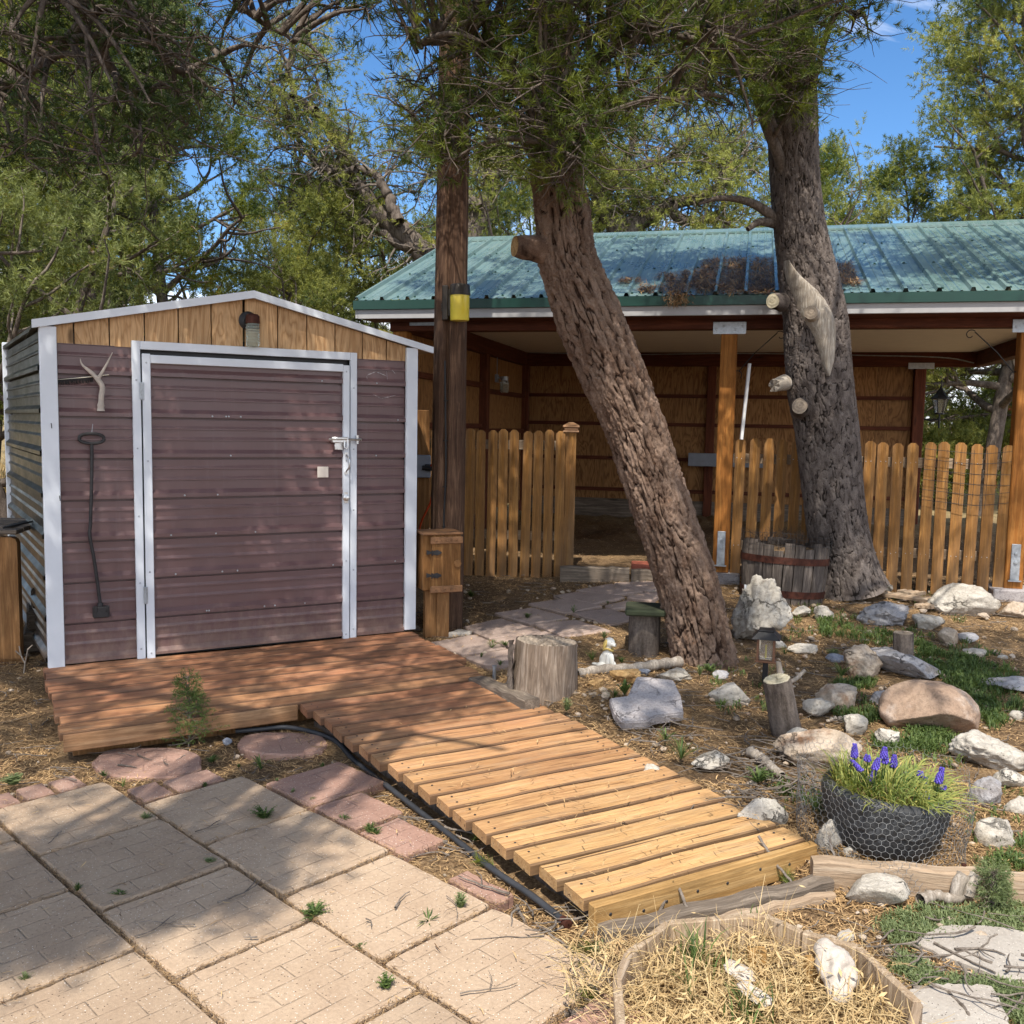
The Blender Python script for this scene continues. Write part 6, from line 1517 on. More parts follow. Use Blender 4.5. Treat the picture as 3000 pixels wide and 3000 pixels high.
# ------------------------------------------------------------------ trunk with furrowed bark
def trunk_mesh(name, C, Rr, na, nz, mat, seed, ncell, vlen, amp, flare=0., cut=None):
    """C (m,3) centre line, Rr radii"""
    C = smooth_path(C, nz+1); m0 = len(Rr); Rr = np.interp(np.linspace(0, m0-1, nz+1), np.arange(m0), Rr)
    V0, Q = tube_np(C, 1.0, na)
    V0 = V0.reshape(nz+1, na, 3); d = V0-C[:, None]
    s = np.concatenate([[0], np.cumsum(np.linalg.norm(np.diff(C, axis=0), axis=1))])
    th = np.linspace(0, 1, na, endpoint=False)
    S_, Th = np.meshgrid(s, th, indexing='ij')
    cyl = np.stack([np.cos(Th*2*np.pi)*1.5, np.sin(Th*2*np.pi)*1.5, S_*2.2], -1).reshape(-1, 3)
    q = np.stack([np.cos(Th*2*np.pi)*ncell/6.283, np.sin(Th*2*np.pi)*ncell/6.283, S_/vlen], -1).reshape(-1, 3)
    q = q+np.stack([fbm(q*1.1, seed+k, 3) for k in (1, 2, 3)], 1)*np.array([.16, .16, .30])
    n1 = np.abs(fbm(q, seed+11, 2)); n2 = np.abs(fbm(q*np.array([1.9, 1.9, 2.3])+7, seed+13, 3))
    b1 = sm(0, .22, n1); b2 = sm(0, .22, n2); n3 = np.abs(fbm(q*np.array([4.2, 4.2, 3.4])+3, seed+19, 3)); b2 = b2*(.6+.4*sm(0, .25, n3))
    pid = np.clip(.5+.5*fbm(q*np.array([1.1, 1.1, 1.6])+3, seed+17, 4), 0, 1)
    b = (np.clip(.15+.85*b1, 0, 1)*(.55+.45*b2)).reshape(S_.shape)
    g = fbm(q*np.array([4.5, 4.5, 4.2]), seed+4, 4).reshape(S_.shape)
    low = fbm(cyl*.7, seed+6, 2).reshape(S_.shape)
    r = Rr[:, None]*(.955+.03*low)+amp*(b-.95)+amp*.34*g*(.35+.65*b)
    if flare: r = r+Rr[:, None]*flare*np.exp(-S_/.16)*(1+.35*np.sin(Th*2*np.pi*4+seed))
    if cut is not None: r, b = cut(r, b, S_, Th)
    V = C[:, None]+d*r[..., None]
    me = mesh_np(name, V.reshape(-1, 3), Q, [mat], {'bark': ('POINT', b.ravel()), 'plate': ('POINT', pid)}, smooth=True)
    return me, C, Rr, d
def pxline(rows, Y, sc=1.5528):
    """rows (y, xl, xr) in overview pixels -> centre points and radii"""
    C, Rr = [], []
    for y, a, c in rows:
        C.append(at((a+c)/2*sc, y*sc, Y)); Rr.append((c-a)/2*sc*Y/FPX)
    return np.array(C), np.array(Rr)

# ------------------------------------------------------------------ leaning pine
YS = 6.05
rowsS = [(1275, 1278, 1398), (1210, 1263, 1382), (1100, 1236, 1356), (1000, 1206, 1322), (900, 1172, 1288), (800, 1138, 1254), (700, 1092, 1216), (600, 1048, 1176), (540, 1030, 1148), (480, 1014, 1124), (400, 1008, 1114), (300, 1000, 1094), (150, 998, 1084), (0, 1000, 1076), (-250, 985, 1050), (-450, 960, 1005)]
C, Rr = pxline(rowsS, YS); C[0, 2] -= .06
leanp = thing('leaning_pine', 'leaning pine with rough reddish furrowed bark and a sawn limb stub', 'tree', (C[0, 0], C[0, 1], float(ground_z(C[0, 0], C[0, 1]))))
LB = np.array(leanp.location)
me, CS, RS, dS = trunk_mesh('trunk', C-LB, Rr, 220, 760, M['bark'], 3, 30, .17, .030, .22)
link('trunk', me, leanp)
def stub(parent, base, tip, r0, r1, barkm, endm, name='limb_stub', seed=1, ragged=0):
    base = np.array(base)-np.array(parent.location); tip = np.array(tip)-np.array(parent.location)
    n = 10; pts = np.array([base+(tip-base)*t for t in np.linspace(0, 1, n)]); V, Q = tube_np(pts, np.linspace(r0*1.15, r1, n), 22)
    nn = fbm(V*14+seed, seed, 3); ax = unit(tip-base); rad = V-(base+((V-base)@ax)[:, None]*ax); V = V+unit(rad)*(nn*.07*r0)[:, None]
    if ragged: V[-22:] += ax*(np.random.default_rng(seed).uniform(-ragged, ragged, 22))[:, None]
    o = link(name, mesh_np(name, V, Q, [barkm], {'bark': ('POINT', np.clip(.6+nn*.6, 0, 1)), 'plate': ('POINT', np.abs(nn))}, True), parent)
    e = V[-22:]; c = e.mean(0)+ax*.004; b = MB(); b.add(np.vstack([e+ax*.001, c[None]]), [(i, (i+1) % 22, 22) for i in range(22)]); me = b.mesh('cut_face', endm)
    # local frame at the cut so that rings centre on it
    q = Vector(ax).to_track_quat('Z', 'Y'); Mi = (Matrix.Translation(c)@q.to_matrix().to_4x4()); me.transform(Mi.inverted()); oc = link('cut_face', me, o); oc.matrix_local = Mi
    return o
stub(leanp, at(1620, 735, YS-.02), at(1508, 722, YS-.12), .085, .062, M['bark'], M['ochre'], seed=4)

# ------------------------------------------------------------------ straight pine
YT = 7.72
rowsT = [(1098, 1552, 1668), (1040, 1536, 1648), (1000, 1524, 1640), (940, 1516, 1632), (870, 1507, 1626), (800, 1498, 1620), (740, 1486, 1612), (690, 1482, 1606), (650, 1480, 1604), (600, 1478, 1598), (540, 1470, 1586), (480, 1465, 1570), (420, 1460, 1556), (330, 1453, 1546), (230, 1447, 1541), (120, 1443, 1536), (0, 1442, 1526), (-200, 1450, 1515), (-420, 1460, 1500)]
C, Rr = pxline(rowsT, YT); C[0, 2] -= .08
strp = thing('straight_pine', 'thick dark pine with grey bark and a pale bare scar in front of the pickets', 'tree', (C[0, 0], C[0, 1], float(ground_z(C[0, 0], C[0, 1]))))
TB = np.array(strp.location)
def hollow(r, b, s, th): return r, b
me, CT, RT, dT = trunk_mesh('trunk', C-TB, Rr, 250, 800, M['barkgrey'], 8, 46, .085, .011, .22)
link('trunk', me, strp)
# pale scar: a lens shaped tongue of bare wood on the camera side
def scar():
    cl = [(760, 2312, 5), (790, 2322, 12), (815, 2334, 20), (853, 2360, 34), (885, 2378, 42), (918, 2392, 47), (950, 2404, 44), (983, 2413, 34), (1030, 2420, 25), (1060, 2422, 19), (1085, 2421, 11), (1102, 2421, 4)]
    ys = np.linspace(760, 1102, 70); cx = np.interp(ys, [c[0] for c in cl], [c[1] for c in cl]); hw = np.interp(ys, [c[0] for c in cl], [c[2] for c in cl])
    V = []; nu = 26
    yc = np.array([at(1500, 1.5528*r[0], YT)[2] for r in rowsT]); 
    for y, x, h in zip(ys, cx, hw):
        i = int(np.argmin(np.abs((CT[:, 2]+TB[2])-at(x, y, YT-.2)[2]))); ce = CT[i]+TB; rad = RT[i]
        for k in range(nu):
            f = -1+2*k/(nu-1); px = x+h*f; q = at(px, y, YT-rad*.8); dx = np.clip((q[0]-ce[0])/rad, -.97, .97)
            bulge = .022*(1-f*f)+.016*math.exp(-((y-945)/50)**2)*(1-f*f)-.03*abs(f)**5
            V.append((ce[0]+dx*rad, ce[1]-rad*math.sqrt(1-dx*dx)-bulge+.002*math.sin(y*.21+f*3), q[2]))
    V = np.array(V)-TB; i = np.arange(70*nu).reshape(70, nu)
    link('bare_scar', mesh_np('bare_scar', V, np.stack([i[:-1, :-1], i[:-1, 1:], i[1:, 1:], i[1:, :-1]], -1).reshape(-1, 4), [M['deadwoodz']], smooth=True), strp)
M['deadwoodz'] = wood('bleached_scar_wood', (.24, .19, .14), (.42, .37, .31), (.58, .53, .46), 'z', .1, 1.6, .8, False, bump=.004)
scar()
stub(strp, at(2388, 930, YT-.17), at(2376, 915, YT-.34), .058, .052, M['deadwoodz'], M['endgrain'], seed=2)
stub(strp, at(2290, 885, YT-.06), at(2263, 882, YT-.16), .065, .058, M['barkgrey'], M['endpale'], seed=3)
stub(strp, at(2300, 1120, YT-.08), at(2268, 1130, YT-.18), .055, .052, M['deadwoodz'], M['deadwoodz'], seed=5, ragged=.02)
stub(strp, at(2345, 1196, YT-.16), at(2343, 1190, YT-.27), .072, .062, M['barkgrey'], M['endgrain'], seed=6)
dl = [at(2275, 650, YT), at(2245, 620, YT-.05), at(2190, 590, YT-.1), at(2110, 580, YT-.15), at(2045, 598, YT-.2)]
dl2 = [at(2270, 655, YT), at(2225, 650, YT-.1), at(2190, 672, YT-.15)]
link('dead_limb', tubes_mesh('dead_limb', [(smooth_path(dl, 24)-TB, np.linspace(.05, .012, 24)), (smooth_path(dl2, 10)-TB, np.linspace(.04, .02, 10))], M['barkfar'], 9), strp)
stub(strp, at(2372, 62, YT), at(2405, 22, YT-.1), .045, .035, M['barkgrey'], M['endpale'], seed=7)

# ------------------------------------------------------------------ crowns near the camera: limbs, twigs and needle sprays
SV = np.array(S)
def caster_pts(px, py, rad, n, rng, zlo, zhi, ground=True, p0=None):
    """points up the sun's rays from a disc of ground (or from p0)"""
    g = G(px, py) if p0 is None else np.array(p0)
    a = rng.uniform(0, 2*np.pi, n); r = rad*np.sqrt(rng.random(n)); z = rng.uniform(zlo, zhi, n)
    P = g+np.stack([r*np.cos(a), r*np.sin(a)*1.1, 0*a], 1); return P+SV*((z-g[2])/SV[2])[:, None]
def cluster_sprays(centres, per, sig, rng, up=.2):
    P = np.repeat(centres, per, 0)+rng.normal(size=(len(centres)*per, 3))*np.array([sig, sig, sig*.6])
    D = unit(P-np.repeat(centres, per, 0)+rng.normal(size=P.shape)*.06+np.array([0, 0, up*.1])); return P, D
def twig_to(a, c, rng, r0, r1, n=9, sag=.06, jit=.05):
    t = np.linspace(0, 1, n)[:, None]; p = a+(c-a)*t; L = np.linalg.norm(c-a)
    p = p+np.sin(t*np.pi)*np.array([0, 0, sag*L])+np.cumsum(rng.normal(size=(n, 3))*jit*L/n, 0)*np.sin(t*np.pi)
    return (p, np.linspace(r0, r1, n))

def crown_near(tree, base, limb_roots, vis, casters, mat, seed, nl, nw, k, matn):
    rng = np.random.default_rng(seed); tubes = []; arr = []; TBs = np.array(tree.location)
    # visible clusters
    cen = np.array([at(*q[:3]) for q in vis]); per = [q[3] for q in vis]; sig = [q[4] for q in vis]
    for c, pr, sg in zip(cen, per, sig):
        rt = limb_roots[np.argmin(np.linalg.norm(limb_roots-c, axis=1)+.3*rng.random(len(limb_roots)))]
        tubes.append(twig_to(rt, c, rng, .022, .006, 10, .10))
        P, D = cluster_sprays(c[None], pr, sg, rng)
        for _ in range(3):
            q_ = c+rng.normal(size=3)*np.array([.28, .28, .18]); tubes.append(twig_to(c, q_, rng, .005, .0015, 7, -.05, .25)+(4,))
        for p in P[::3]: tubes.append(twig_to(c+rng.normal(size=3)*.03, p, rng, .0055, .002, 5, .03)+(4,))
        nl_ = nl*rng.uniform(.6, 1.15)
        arr.append(needle_arrays(P-TBs, D, .04+.08*rng.random(len(P)), k, nl_, nw, rng, rng.uniform(.5, 1.1), rng.random(len(P))**1.2*(.6+.4*rng.random())))
    if casters is not None and len(casters):
        Pc = casters; D = unit(rng.normal(size=Pc.shape)+np.array([0, 0, .2]))  # unseen sprays added up the sun's rays to cast the wanted shade
        arr.append(needle_arrays(Pc-TBs, D, .16+.1*rng.random(len(Pc)), 30, .075, .0085, rng, .5, rng.random(len(Pc))))
        for p in Pc[::9]:
            rt = limb_roots[np.argmin(np.linalg.norm(limb_roots-p, axis=1))]; tubes.append(twig_to(rt+rng.normal(size=3)*.05, p, rng, .014, .003, 6, .05)+(4,))
    link('limbs', tubes_mesh('limbs', [(t[0]-TBs,)+t[1:] for t in tubes], matn, 6), tree)
    foliage('crown', arr, mat, tree)
def limb_pts(paths, n=14): return np.concatenate([smooth_path(p, n) for p in paths])
def limb_tubes(tree, paths, rads, mat, name='main_limb'):
    TBs = np.array(tree.location)
    link(name, tubes_mesh(name, [(smooth_path(p, 26)-TBs+np.random.default_rng(5).normal(size=(26, 3))*.006, np.linspace(r[0], r[1], 26)) for p, r in zip(paths, rads)], mat, 9), tree)

rng = np.random.default_rng(21)
top = CS[-1]+LB
lpathsS = [[CS[515]+LB, at(1500, 330, 5.9), at(1380, 300, 5.7), at(1290, 330, 5.6)], [CS[560]+LB, at(1480, 180, 5.8), at(1330, 120, 5.6), at(1230, 130, 5.5)], [CS[515]+LB, at(1740, 350, 5.8), at(1880, 300, 5.8), at(2020, 290, 5.9)],
           [CS[575]+LB, at(1780, 150, 5.8), at(1950, 110, 5.9), at(2120, 120, 6.0)], [CS[525]+LB, at(1600, 330, 5.6), at(1590, 400, 5.4), at(1620, 450, 5.3)],
           [CS[650]+LB, np.array([.9, 4.9, 4.9]), np.array([1.3, 3.6, 4.9]), np.array([1.7, 2.6, 4.8])], [CS[670]+LB, np.array([1.4, 5.4, 5.2]), np.array([2.3, 4.4, 5.0]), np.array([3.0, 3.4, 4.9])], [CS[695]+LB, np.array([.3, 4.9, 5.4]), np.array([0., 3.9, 5.3]), np.array([-.4, 3.0, 5.2])]]
limb_tubes(leanp, lpathsS, [(.05, .014)]*5+[(.07, .02)]*3, M['barkfar'])
visS = []
rg = random.Random(14)
def rnd_vis(x0, x1, y0, y1, Y0, Y1, n, per=(9, 16), sig=(.09, .15), low=None):
    for _ in range(n):
        x, y = rg.uniform(x0, x1), rg.uniform(y0, y1)
        if low is not None and y > np.interp(x, low[0], low[1]): continue
        visS.append((x, y, rg.uniform(Y0, Y1), rg.randint(*per), rg.uniform(*sig)))
LOW = ([1180, 1250, 1300, 1360, 1420, 1500, 1560, 1620, 1700, 1740, 1800, 1900, 2000, 2100, 2200, 2280, 2340], [250, 470, 500, 440, 330, 350, 440, 540, 480, 420, 330, 350, 330, 340, 400, 420, 300])
rnd_vis(1190, 2280, -140, 520, 5.1, 6.6, 165, (6, 15), (.06, .15), low=LOW)
rnd_vis(1360, 1850, -140, 540, 5.1, 5.8, 80, (6, 15), (.06, .14), low=LOW)
visS = [q for q in visS if not (1250 < q[0] < 1350 and q[1] < 300 and rg.random() < .8)]
for q in ((1290, 430, 5.4), (1330, 470, 5.4), (1270, 350, 5.5), (1620, 510, 5.35), (1670, 470, 5.3), (1600, 450, 5.4), (1720, 440, 5.4), (1540, 400, 5.4), (1380, 390, 5.4), (1740, 360, 5.4), (1640, 380, 5.3), (1570, 330, 5.3), (1460, 300, 5.4), (1850, 310, 5.5)): visS.append(q+(20, .10))
cs = []
def shade(px, py, rad, cov=2.2, zlo=4.3, zhi=5.6, p0=None, clus=.085, rng=rng):
    """needle clusters between a patch of ground and the sun"""
    nsp = int(math.pi*rad*rad*cov/.0096); nc = max(1, nsp//11)
    c = caster_pts(px, py, rad, nc, rng, zlo, zhi, p0=p0)
    P = np.repeat(c, 11, 0)+rng.normal(size=(nc*11, 3))*np.array([clus, clus, clus*.7]); return P
GARDEN = [(1500, 1800, .30, 1.3), (1650, 1780, .30, 1.1), (1800, 1750, .3, 1.2), (1600, 1900, .25, 1.2), (1720, 1930, .25, 1.7), (1850, 1960, .28, 1.6), (1980, 1900, .3, 1.6), (1900, 2060, .28, 1.7), (1750, 2080, .22, 1.5), (2050, 2080, .28, 1.8),
          (2120, 1880, .3, 1.7), (2260, 1960, .32, 1.9), (2200, 1780, .35, 1.6), (2400, 1900, .35, 1.9), (2350, 2030, .3, 1.9), (2560, 1950, .35, 1.9), (2500, 2080, .25, 1.6), (2450, 1800, .35, 1.4), (2650, 1850, .35, 1.5), (2750, 1950, .33, 2.0), (2900, 1990, .35, 2.0), (2880, 1880, .4, 1.6), (2700, 2080, .22, 1.2), (2980, 2070, .25, 1.6), (2180, 2130, .25, 1.5), (2050, 2240, .13, 1.2), (2300, 2180, .15, .9),
          (1500, 1720, .35, 1.7), (1400, 1760, .35, 2.0), (1560, 1680, .3, 1.3), (2300, 1700, .35, 1.8), (2100, 1700, .3, 1.4), (2450, 1700, .3, 1.8), (2650, 1700, .3, 1.0), (2850, 1700, .25, .9), (2250, 2330, .16, .9), (2330, 2440, .10, .8), (1380, 2080, .2, 1.7), (1260, 2110, .22, 2.2), (1130, 2150, .2, 2.3), (1230, 2190, .12, 1.9), (1000, 2120, .22, 2.2)]
for q in GARDEN: cs.append(shade(q[0], q[1], q[2], q[3]*1.8))
for z in (.35, .7, 1.0): 
    for x in (-1.6, -1.2, -.8, 1.2, 1.6, 2.0, 2.6, 3.1): cs.append(shade(0, 0, .24, 1.2, p0=(x*.0+PO[0]+(x-1.0)*.97, PO[1]-.242*(x-1.0)-.1, z)))
cs.append(shade(0, 0, .25, 1.8, 4.6, 5.6, p0=(2.72, 7.5, 1.1))); cs.append(shade(0, 0, .25, 1.8, 4.6, 5.6, p0=(2.75, 7.5, 1.5))); cs.append(shade(0, 0, .2, 1.2, 4.6, 5.6, p0=(2.65, 7.5, 2.3)))
crown_near(leanp, None, limb_pts(lpathsS), visS, np.concatenate(cs), M['pine'], 31, .070, .0052, 26, M['barkfar'])

# crown of the straight pine
visS_keep = visS; visS = []
lpT = [[CT[540]+TB, at(2180, 190, 7.4), at(2090, 200, 7.2), at(2020, 260, 7.0)], [CT[572]+TB, at(2150, 90, 7.3), at(2060, 70, 7.1)], [CT[595]+TB, at(2440, 60, 7.4), at(2520, 40, 7.2)], [CT[675]+TB, np.array([2.5, 6.6, 5.6]), np.array([2.2, 5.6, 5.5])], [CT[688]+TB, np.array([3.2, 6.8, 5.7]), np.array([3.8, 5.8, 5.6])], [CT[595]+TB, at(2130, 20, 7.9), at(1950, 10, 8.1)]]
limb_tubes(strp, lpT, [(.05, .012), (.045, .012), (.03, .01), (.06, .02), (.06, .02), (.05, .012)], M['barkfar'])
LOWT = ([1950, 2050, 2150, 2250, 2300, 2340], [250, 330, 300, 350, 330, 250])
rnd_vis(1980, 2330, -60, 340, 6.9, 7.6, 75, low=LOWT)
rnd_vis(2250, 2360, 60, 320, 7.1, 7.4, 18); rnd_vis(2400, 2560, -60, 95, 7.2, 7.9, 9, (6, 10), (.06, .1)); rnd_vis(1700, 2280, -200, 170, 7.6, 8.6, 60)
visT = visS; csT = [shade(0, 0, .5, 2.3, 5.3, 6.6, p0=pw_(x, y, EZ+(RZ-EZ)*(y-EY)/(RY-EY)), rng=rng) for x, y in ((-2.6, .3), (-1.8, .0), (-1.0, .5), (-.2, .2), (.6, .4), (1.3, .1), (2.0, .6), (2.7, .2), (1.6, 1.2), (.3, 1.3), (-2.0, 1.2), (2.4, 1.5), (3.1, .9), (-1.2, 1.8), (1.0, 1.9), (-.5, 1.0))]
crown_near(strp, None, limb_pts(lpT), visT, np.concatenate(csT), M['pine'], 33, .070, .0056, 26, M['barkfar'])

# overhanging tree whose trunk stands beyond the left frame edge
ohp = thing('overhanging_pine', 'dark shaded pine limbs hanging into the top left over the shed', 'tree', (-4.6, 2.9, -.1))
OB = np.array(ohp.location)
me, CO, RO, _d = trunk_mesh('trunk', np.array([(0, 0, -.1), (.05, .05, 1.5), (.2, .1, 3.2), (.4, .3, 5.0), (.5, .4, 6.6)]), np.array([.21, .18, .16, .11, .05]), 96, 160, M['bark'], 12, 12, .15, .03, .1); link('trunk', me, ohp)
lpO = [[CO[95]+OB, np.array([-3.6, 4.0, 3.9]), at(310, -60, 5.4), at(300, 130, 5.6), at(345, 230, 5.7), at(410, 310, 5.8)], [CO[100]+OB, np.array([-3.2, 3.9, 4.4]), at(330, -30, 5.6), at(440, 105, 5.8), at(520, 205, 6.0), at(640, 165, 6.2)], [CO[85]+OB, np.array([-3.9, 4.1, 3.7]), at(190, -20, 5.2), at(150, 160, 5.4), at(60, 230, 5.5), at(-60, 290, 5.5)],
       [CO[115]+OB, np.array([-3.2, 3.3, 4.9]), np.array([-2.0, 3.4, 5.0]), np.array([-.8, 3.0, 4.9])], [CO[125]+OB, np.array([-3.0, 2.4, 5.3]), np.array([-1.6, 1.9, 5.2]), np.array([-.4, 1.6, 5.0])], [CO[120]+OB, np.array([-3.3, 4.0, 5.0]), np.array([-2.3, 4.6, 5.1]), np.array([-1.2, 4.7, 5.0])], [CO[100]+OB, at(560, -100, 6.0), at(700, 20, 6.3), at(860, 120, 6.5)]]
limb_tubes(ohp, lpO, [(.06, .012)]*3+[(.08, .02)]*3+[(.05, .01)], M['barkfar'])
visS = []
LO = ([0, 100, 250, 400, 500, 600, 750, 900, 1050], [480, 480, 470, 470, 460, 330, 290, 260, 150])
rnd_vis(-60, 560, -160, 480, 4.9, 6.4, 92, (6, 14), (.07, .15), low=LO); rnd_vis(500, 1150, -200, 320, 5.8, 7.0, 36, (7, 13), (.09, .16), low=LO)
csO = []
for q in ((60, 2650, .34, 2.7), (210, 2600, .34, 2.7), (360, 2580, .28, 2.8), (500, 2570, .27, 2.8), (640, 2590, .24, 2.8), (770, 2530, .20, 2.8), (860, 2470, .14, 2.4), (40, 2770, .17, 2.6), (150, 2740, .18, 2.6), (280, 2700, .16, 2.6), (380, 2680, .18, 2.6), (440, 2500, .2, 2.4), (560, 2520, .2, 2.4), (540, 2640, .12, 2.2), (720, 2630, .12, 2.2), (300, 2480, .22, 1.6), (100, 2500, .28, 1.9), (620, 2450, .16, 1.0), (420, 2400, .18, .9), (200, 2380, .22, .9), (720, 2330, .2, .8), (560, 2330, .2, 1.0), (880, 2300, .2, 1.3), (60, 2330, .2, .8),
          (300, 2200, .2, .8), (480, 2180, .26, 1.3), (700, 2200, .26, 1.6), (860, 2160, .24, 1.8), (980, 2220, .22, 1.8), (60, 2150, .3, 1.9), (40, 2020, .3, 1.9), (170, 2240, .22, 1.2), (1000, 2290, .14, 1.2), (1090, 2230, .14, 1.5)): csO.append(shade(q[0], q[1], q[2], q[3]*(2.0 if q[3] > 2 else 1.25), 4.4, 5.7))
for u in np.arange(.1, 2.5, .34):
    for v in (-.12, -.42, -.72, -1.02, -1.28):
        if v < -1.2 and u < .7: continue
        csO.append(shade(0, 0, .22, 2.0, 4.5, 5.6, p0=sw(u, v, DECK), clus=.06))
    for z in np.arange(.2, 2.5, .33): csO.append(shade(0, 0, .21, 1.9, 4.6, 6.0, p0=sw(u, -.02, z)))
for z in (.4, 1.0, 1.6): csO.append(shade(0, 0, .2, 1.1, 4.6, 6.0, p0=(PX-.05, PY, z)))
for v in (.2, .7, 1.2, 1.7, 2.2):
    for z in (.4, 1.1, 1.8): csO.append(shade(0, 0, .3, 1.5, 4.8, 6.2, p0=sw(-.2, v, z)))
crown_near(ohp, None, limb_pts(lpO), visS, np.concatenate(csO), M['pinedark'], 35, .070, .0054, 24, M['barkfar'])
# ------------------------------------------------------------------ trees beyond: grown skeletons, each kind made once
def grow_tree(seed, H, spread, stems, clear, gnarl, nlimb, foliage_lo, bare=0.0, levels=2):
    rng = np.random.default_rng(seed); tubes = []; tips = []
    def branch(p, d, L, r, lvl):
        n = 6; pts = [p]; q = p.copy(); dd = d.copy()
        for k in range(n-1):
            dd = unit(dd+rng.normal(size=3)*gnarl+np.array([0, 0, .05 if lvl < 2 else .10])); q = q+dd*L/(n-1); pts.append(q)
        pts = np.array(pts); tubes.append((smooth_path(pts, 9 if lvl == 0 else 7), np.linspace(r, r*.35, 9 if lvl == 0 else 7), 6 if r > .03 else 4))
        if lvl >= levels:
            tips.append((pts[-1], dd, lvl)); tips.append((pts[3], dd, lvl)); return
        nb = rng.integers(4, 7)
        for k in range(nb):
            f = rng.uniform(.3, 1.0); i = int(f*(n-1)); i = min(i, n-2); pp = pts[i]+(pts[i+1]-pts[i])*(f*(n-1)-i)
            side = unit(np.cross(dd, rng.normal(size=3))); nd = unit(dd*.55+side*.8+np.array([0, 0, .12])); branch(pp, nd, L*rng.uniform(.38, .6), r*.45, lvl+1)
        tips.append((pts[-1], dd, lvl))
    for s_ in range(stems):
        a = 2*np.pi*s_/stems+rng.uniform(0, 1); lean = 0 if stems == 1 else rng.uniform(.25, .6)
        n = 8; p = np.zeros(3); d = unit(np.array([math.cos(a)*lean, math.sin(a)*lean, 1.])); pts = [p]; h = H*(.92 if stems == 1 else rng.uniform(.7, .95))
        for k in range(n):
            d = unit(d+rng.normal(size=3)*gnarl*.45+np.array([0, 0, .12])); p = p+d*h/n; pts.append(p)
        pts = np.array(pts); r0 = (.0125*H if stems == 1 else .0125*H); tubes.append((smooth_path(pts, 22), np.linspace(r0, .012, 22), 9))
        nl = nlimb if stems == 1 else nlimb//stems+2
        for k in range(nl):
            f = clear+(1-clear)*((k+rng.random())/nl); i = min(int(f*n), n-1); pp = pts[i]+(pts[i+1]-pts[i])*(f*n-i); a = k*2.4+rng.uniform(0, 1.2)
            prof = (1-f)**.6*.8+.22; nd = unit(np.array([math.cos(a), math.sin(a), .15+.5*f])); branch(pp, nd, spread*prof*rng.uniform(.75, 1.15), r0*.5*(1-f)+.016, 1)
        tips.append((pts[-1], d, 1))
    return tubes, tips, rng
def far_foliage(tips, rng, per, sig, nl, nw, k, lo, keep=1.0):
    T = np.array([t[0] for t in tips]); D0 = np.array([t[1] for t in tips]); m = (T[:, 2] > lo) & (rng.random(len(T)) < keep); T, D0 = T[m], D0[m]
    tint = np.repeat(np.clip(rng.normal(.5, .30, len(T)), 0, 1), per)
    P = np.repeat(T, per, 0)+rng.normal(size=(len(T)*per, 3))*np.array([sig, sig, sig*.62]); D = unit(np.repeat(D0, per, 0)*.5+rng.normal(size=P.shape)*.6+np.array([0, 0, .35]))
    return needle_arrays(P, D, .12+.08*rng.random(len(P)), k, nl, nw, rng, .6, np.clip(tint+rng.normal(0, .12, len(P)), 0, 1))
KINDS = {}
def make_kind(key, seed, H, spread, stems, clear, gnarl, nlimb, lo, mat, per, sig, keep=1.0, nl=.062, nw=.0105, k=26, bark='barkfar', levels=3):
    tubes, tips, rng = grow_tree(seed, H, spread, stems, clear, gnarl, nlimb, lo, levels=levels)
    cut = min(.02, .5*max(t[1][0] for t in tubes)); big = [t for t in tubes if t[1][0] > cut]; small = [t for t in tubes if t[1][0] <= cut]
    V, F, T = far_foliage(tips, rng, per, sig, nl, nw, k, lo, keep)
    KINDS[key] = (tubes_mesh('trunk', big, M[bark], 6), tubes_mesh('branches', small, M['twig'], 4) if small else None, mesh_np('crown', V, F, [M[mat]], {'tint': ('FACE', T)}))
make_kind('pinyon', 1, 7.0, 2.0, 1, .16, .16, 22, .7, 'pine', 19, .135, .92, levels=2)
make_kind('tall', 2, 9.2, 1.95, 1, .34, .15, 26, 4.3, 'pine', 19, .135, .92, levels=2)
make_kind('dense', 9, 9.2, 1.9, 1, .16, .17, 58, 1.0, 'juniper', 20, .15, 1.0, levels=2)
make_kind('juniper', 3, 5.6, 1.9, 3, .18, .26, 21, .4, 'juniper', 19, .135, .92, levels=2)
make_kind('bluejuniper', 4, 6.2, 1.7, 2, .12, .2, 22, .3, 'juniperblue', 19, .135, .92, levels=2)
make_kind('snag', 5, 5.8, 2.3, 3, .12, .34, 24, 1.2, 'juniper', 9, .16, .7, levels=2)
make_kind('shrub', 6, 1.5, .8, 4, .05, .3, 16, .05, 'juniper', 8, .10, levels=2, nl=.06, nw=.012)
LBL = {'pinyon': ('pine_tree', 'bushy green pine tree', 'pine trees beyond the shed and barn'), 'tall': ('pine_tree', 'tall sunlit pine tree', 'pine trees beyond the shed and barn'), 'dense': ('pine_tree', 'dense yellow-green pine tree', 'pine trees beyond the shed and barn'), 'juniper': ('juniper_tree', 'yellow-green juniper tree with several stems', 'juniper trees beyond the shed and barn'),
       'bluejuniper': ('juniper_tree', 'blue-green juniper tree', 'juniper trees beyond the shed and barn'), 'snag': ('juniper_tree', 'gnarled half bare juniper tree', 'juniper trees beyond the shed and barn'), 'shrub': ('shrub', 'low green shrub', 'shrubs beyond the barn')}
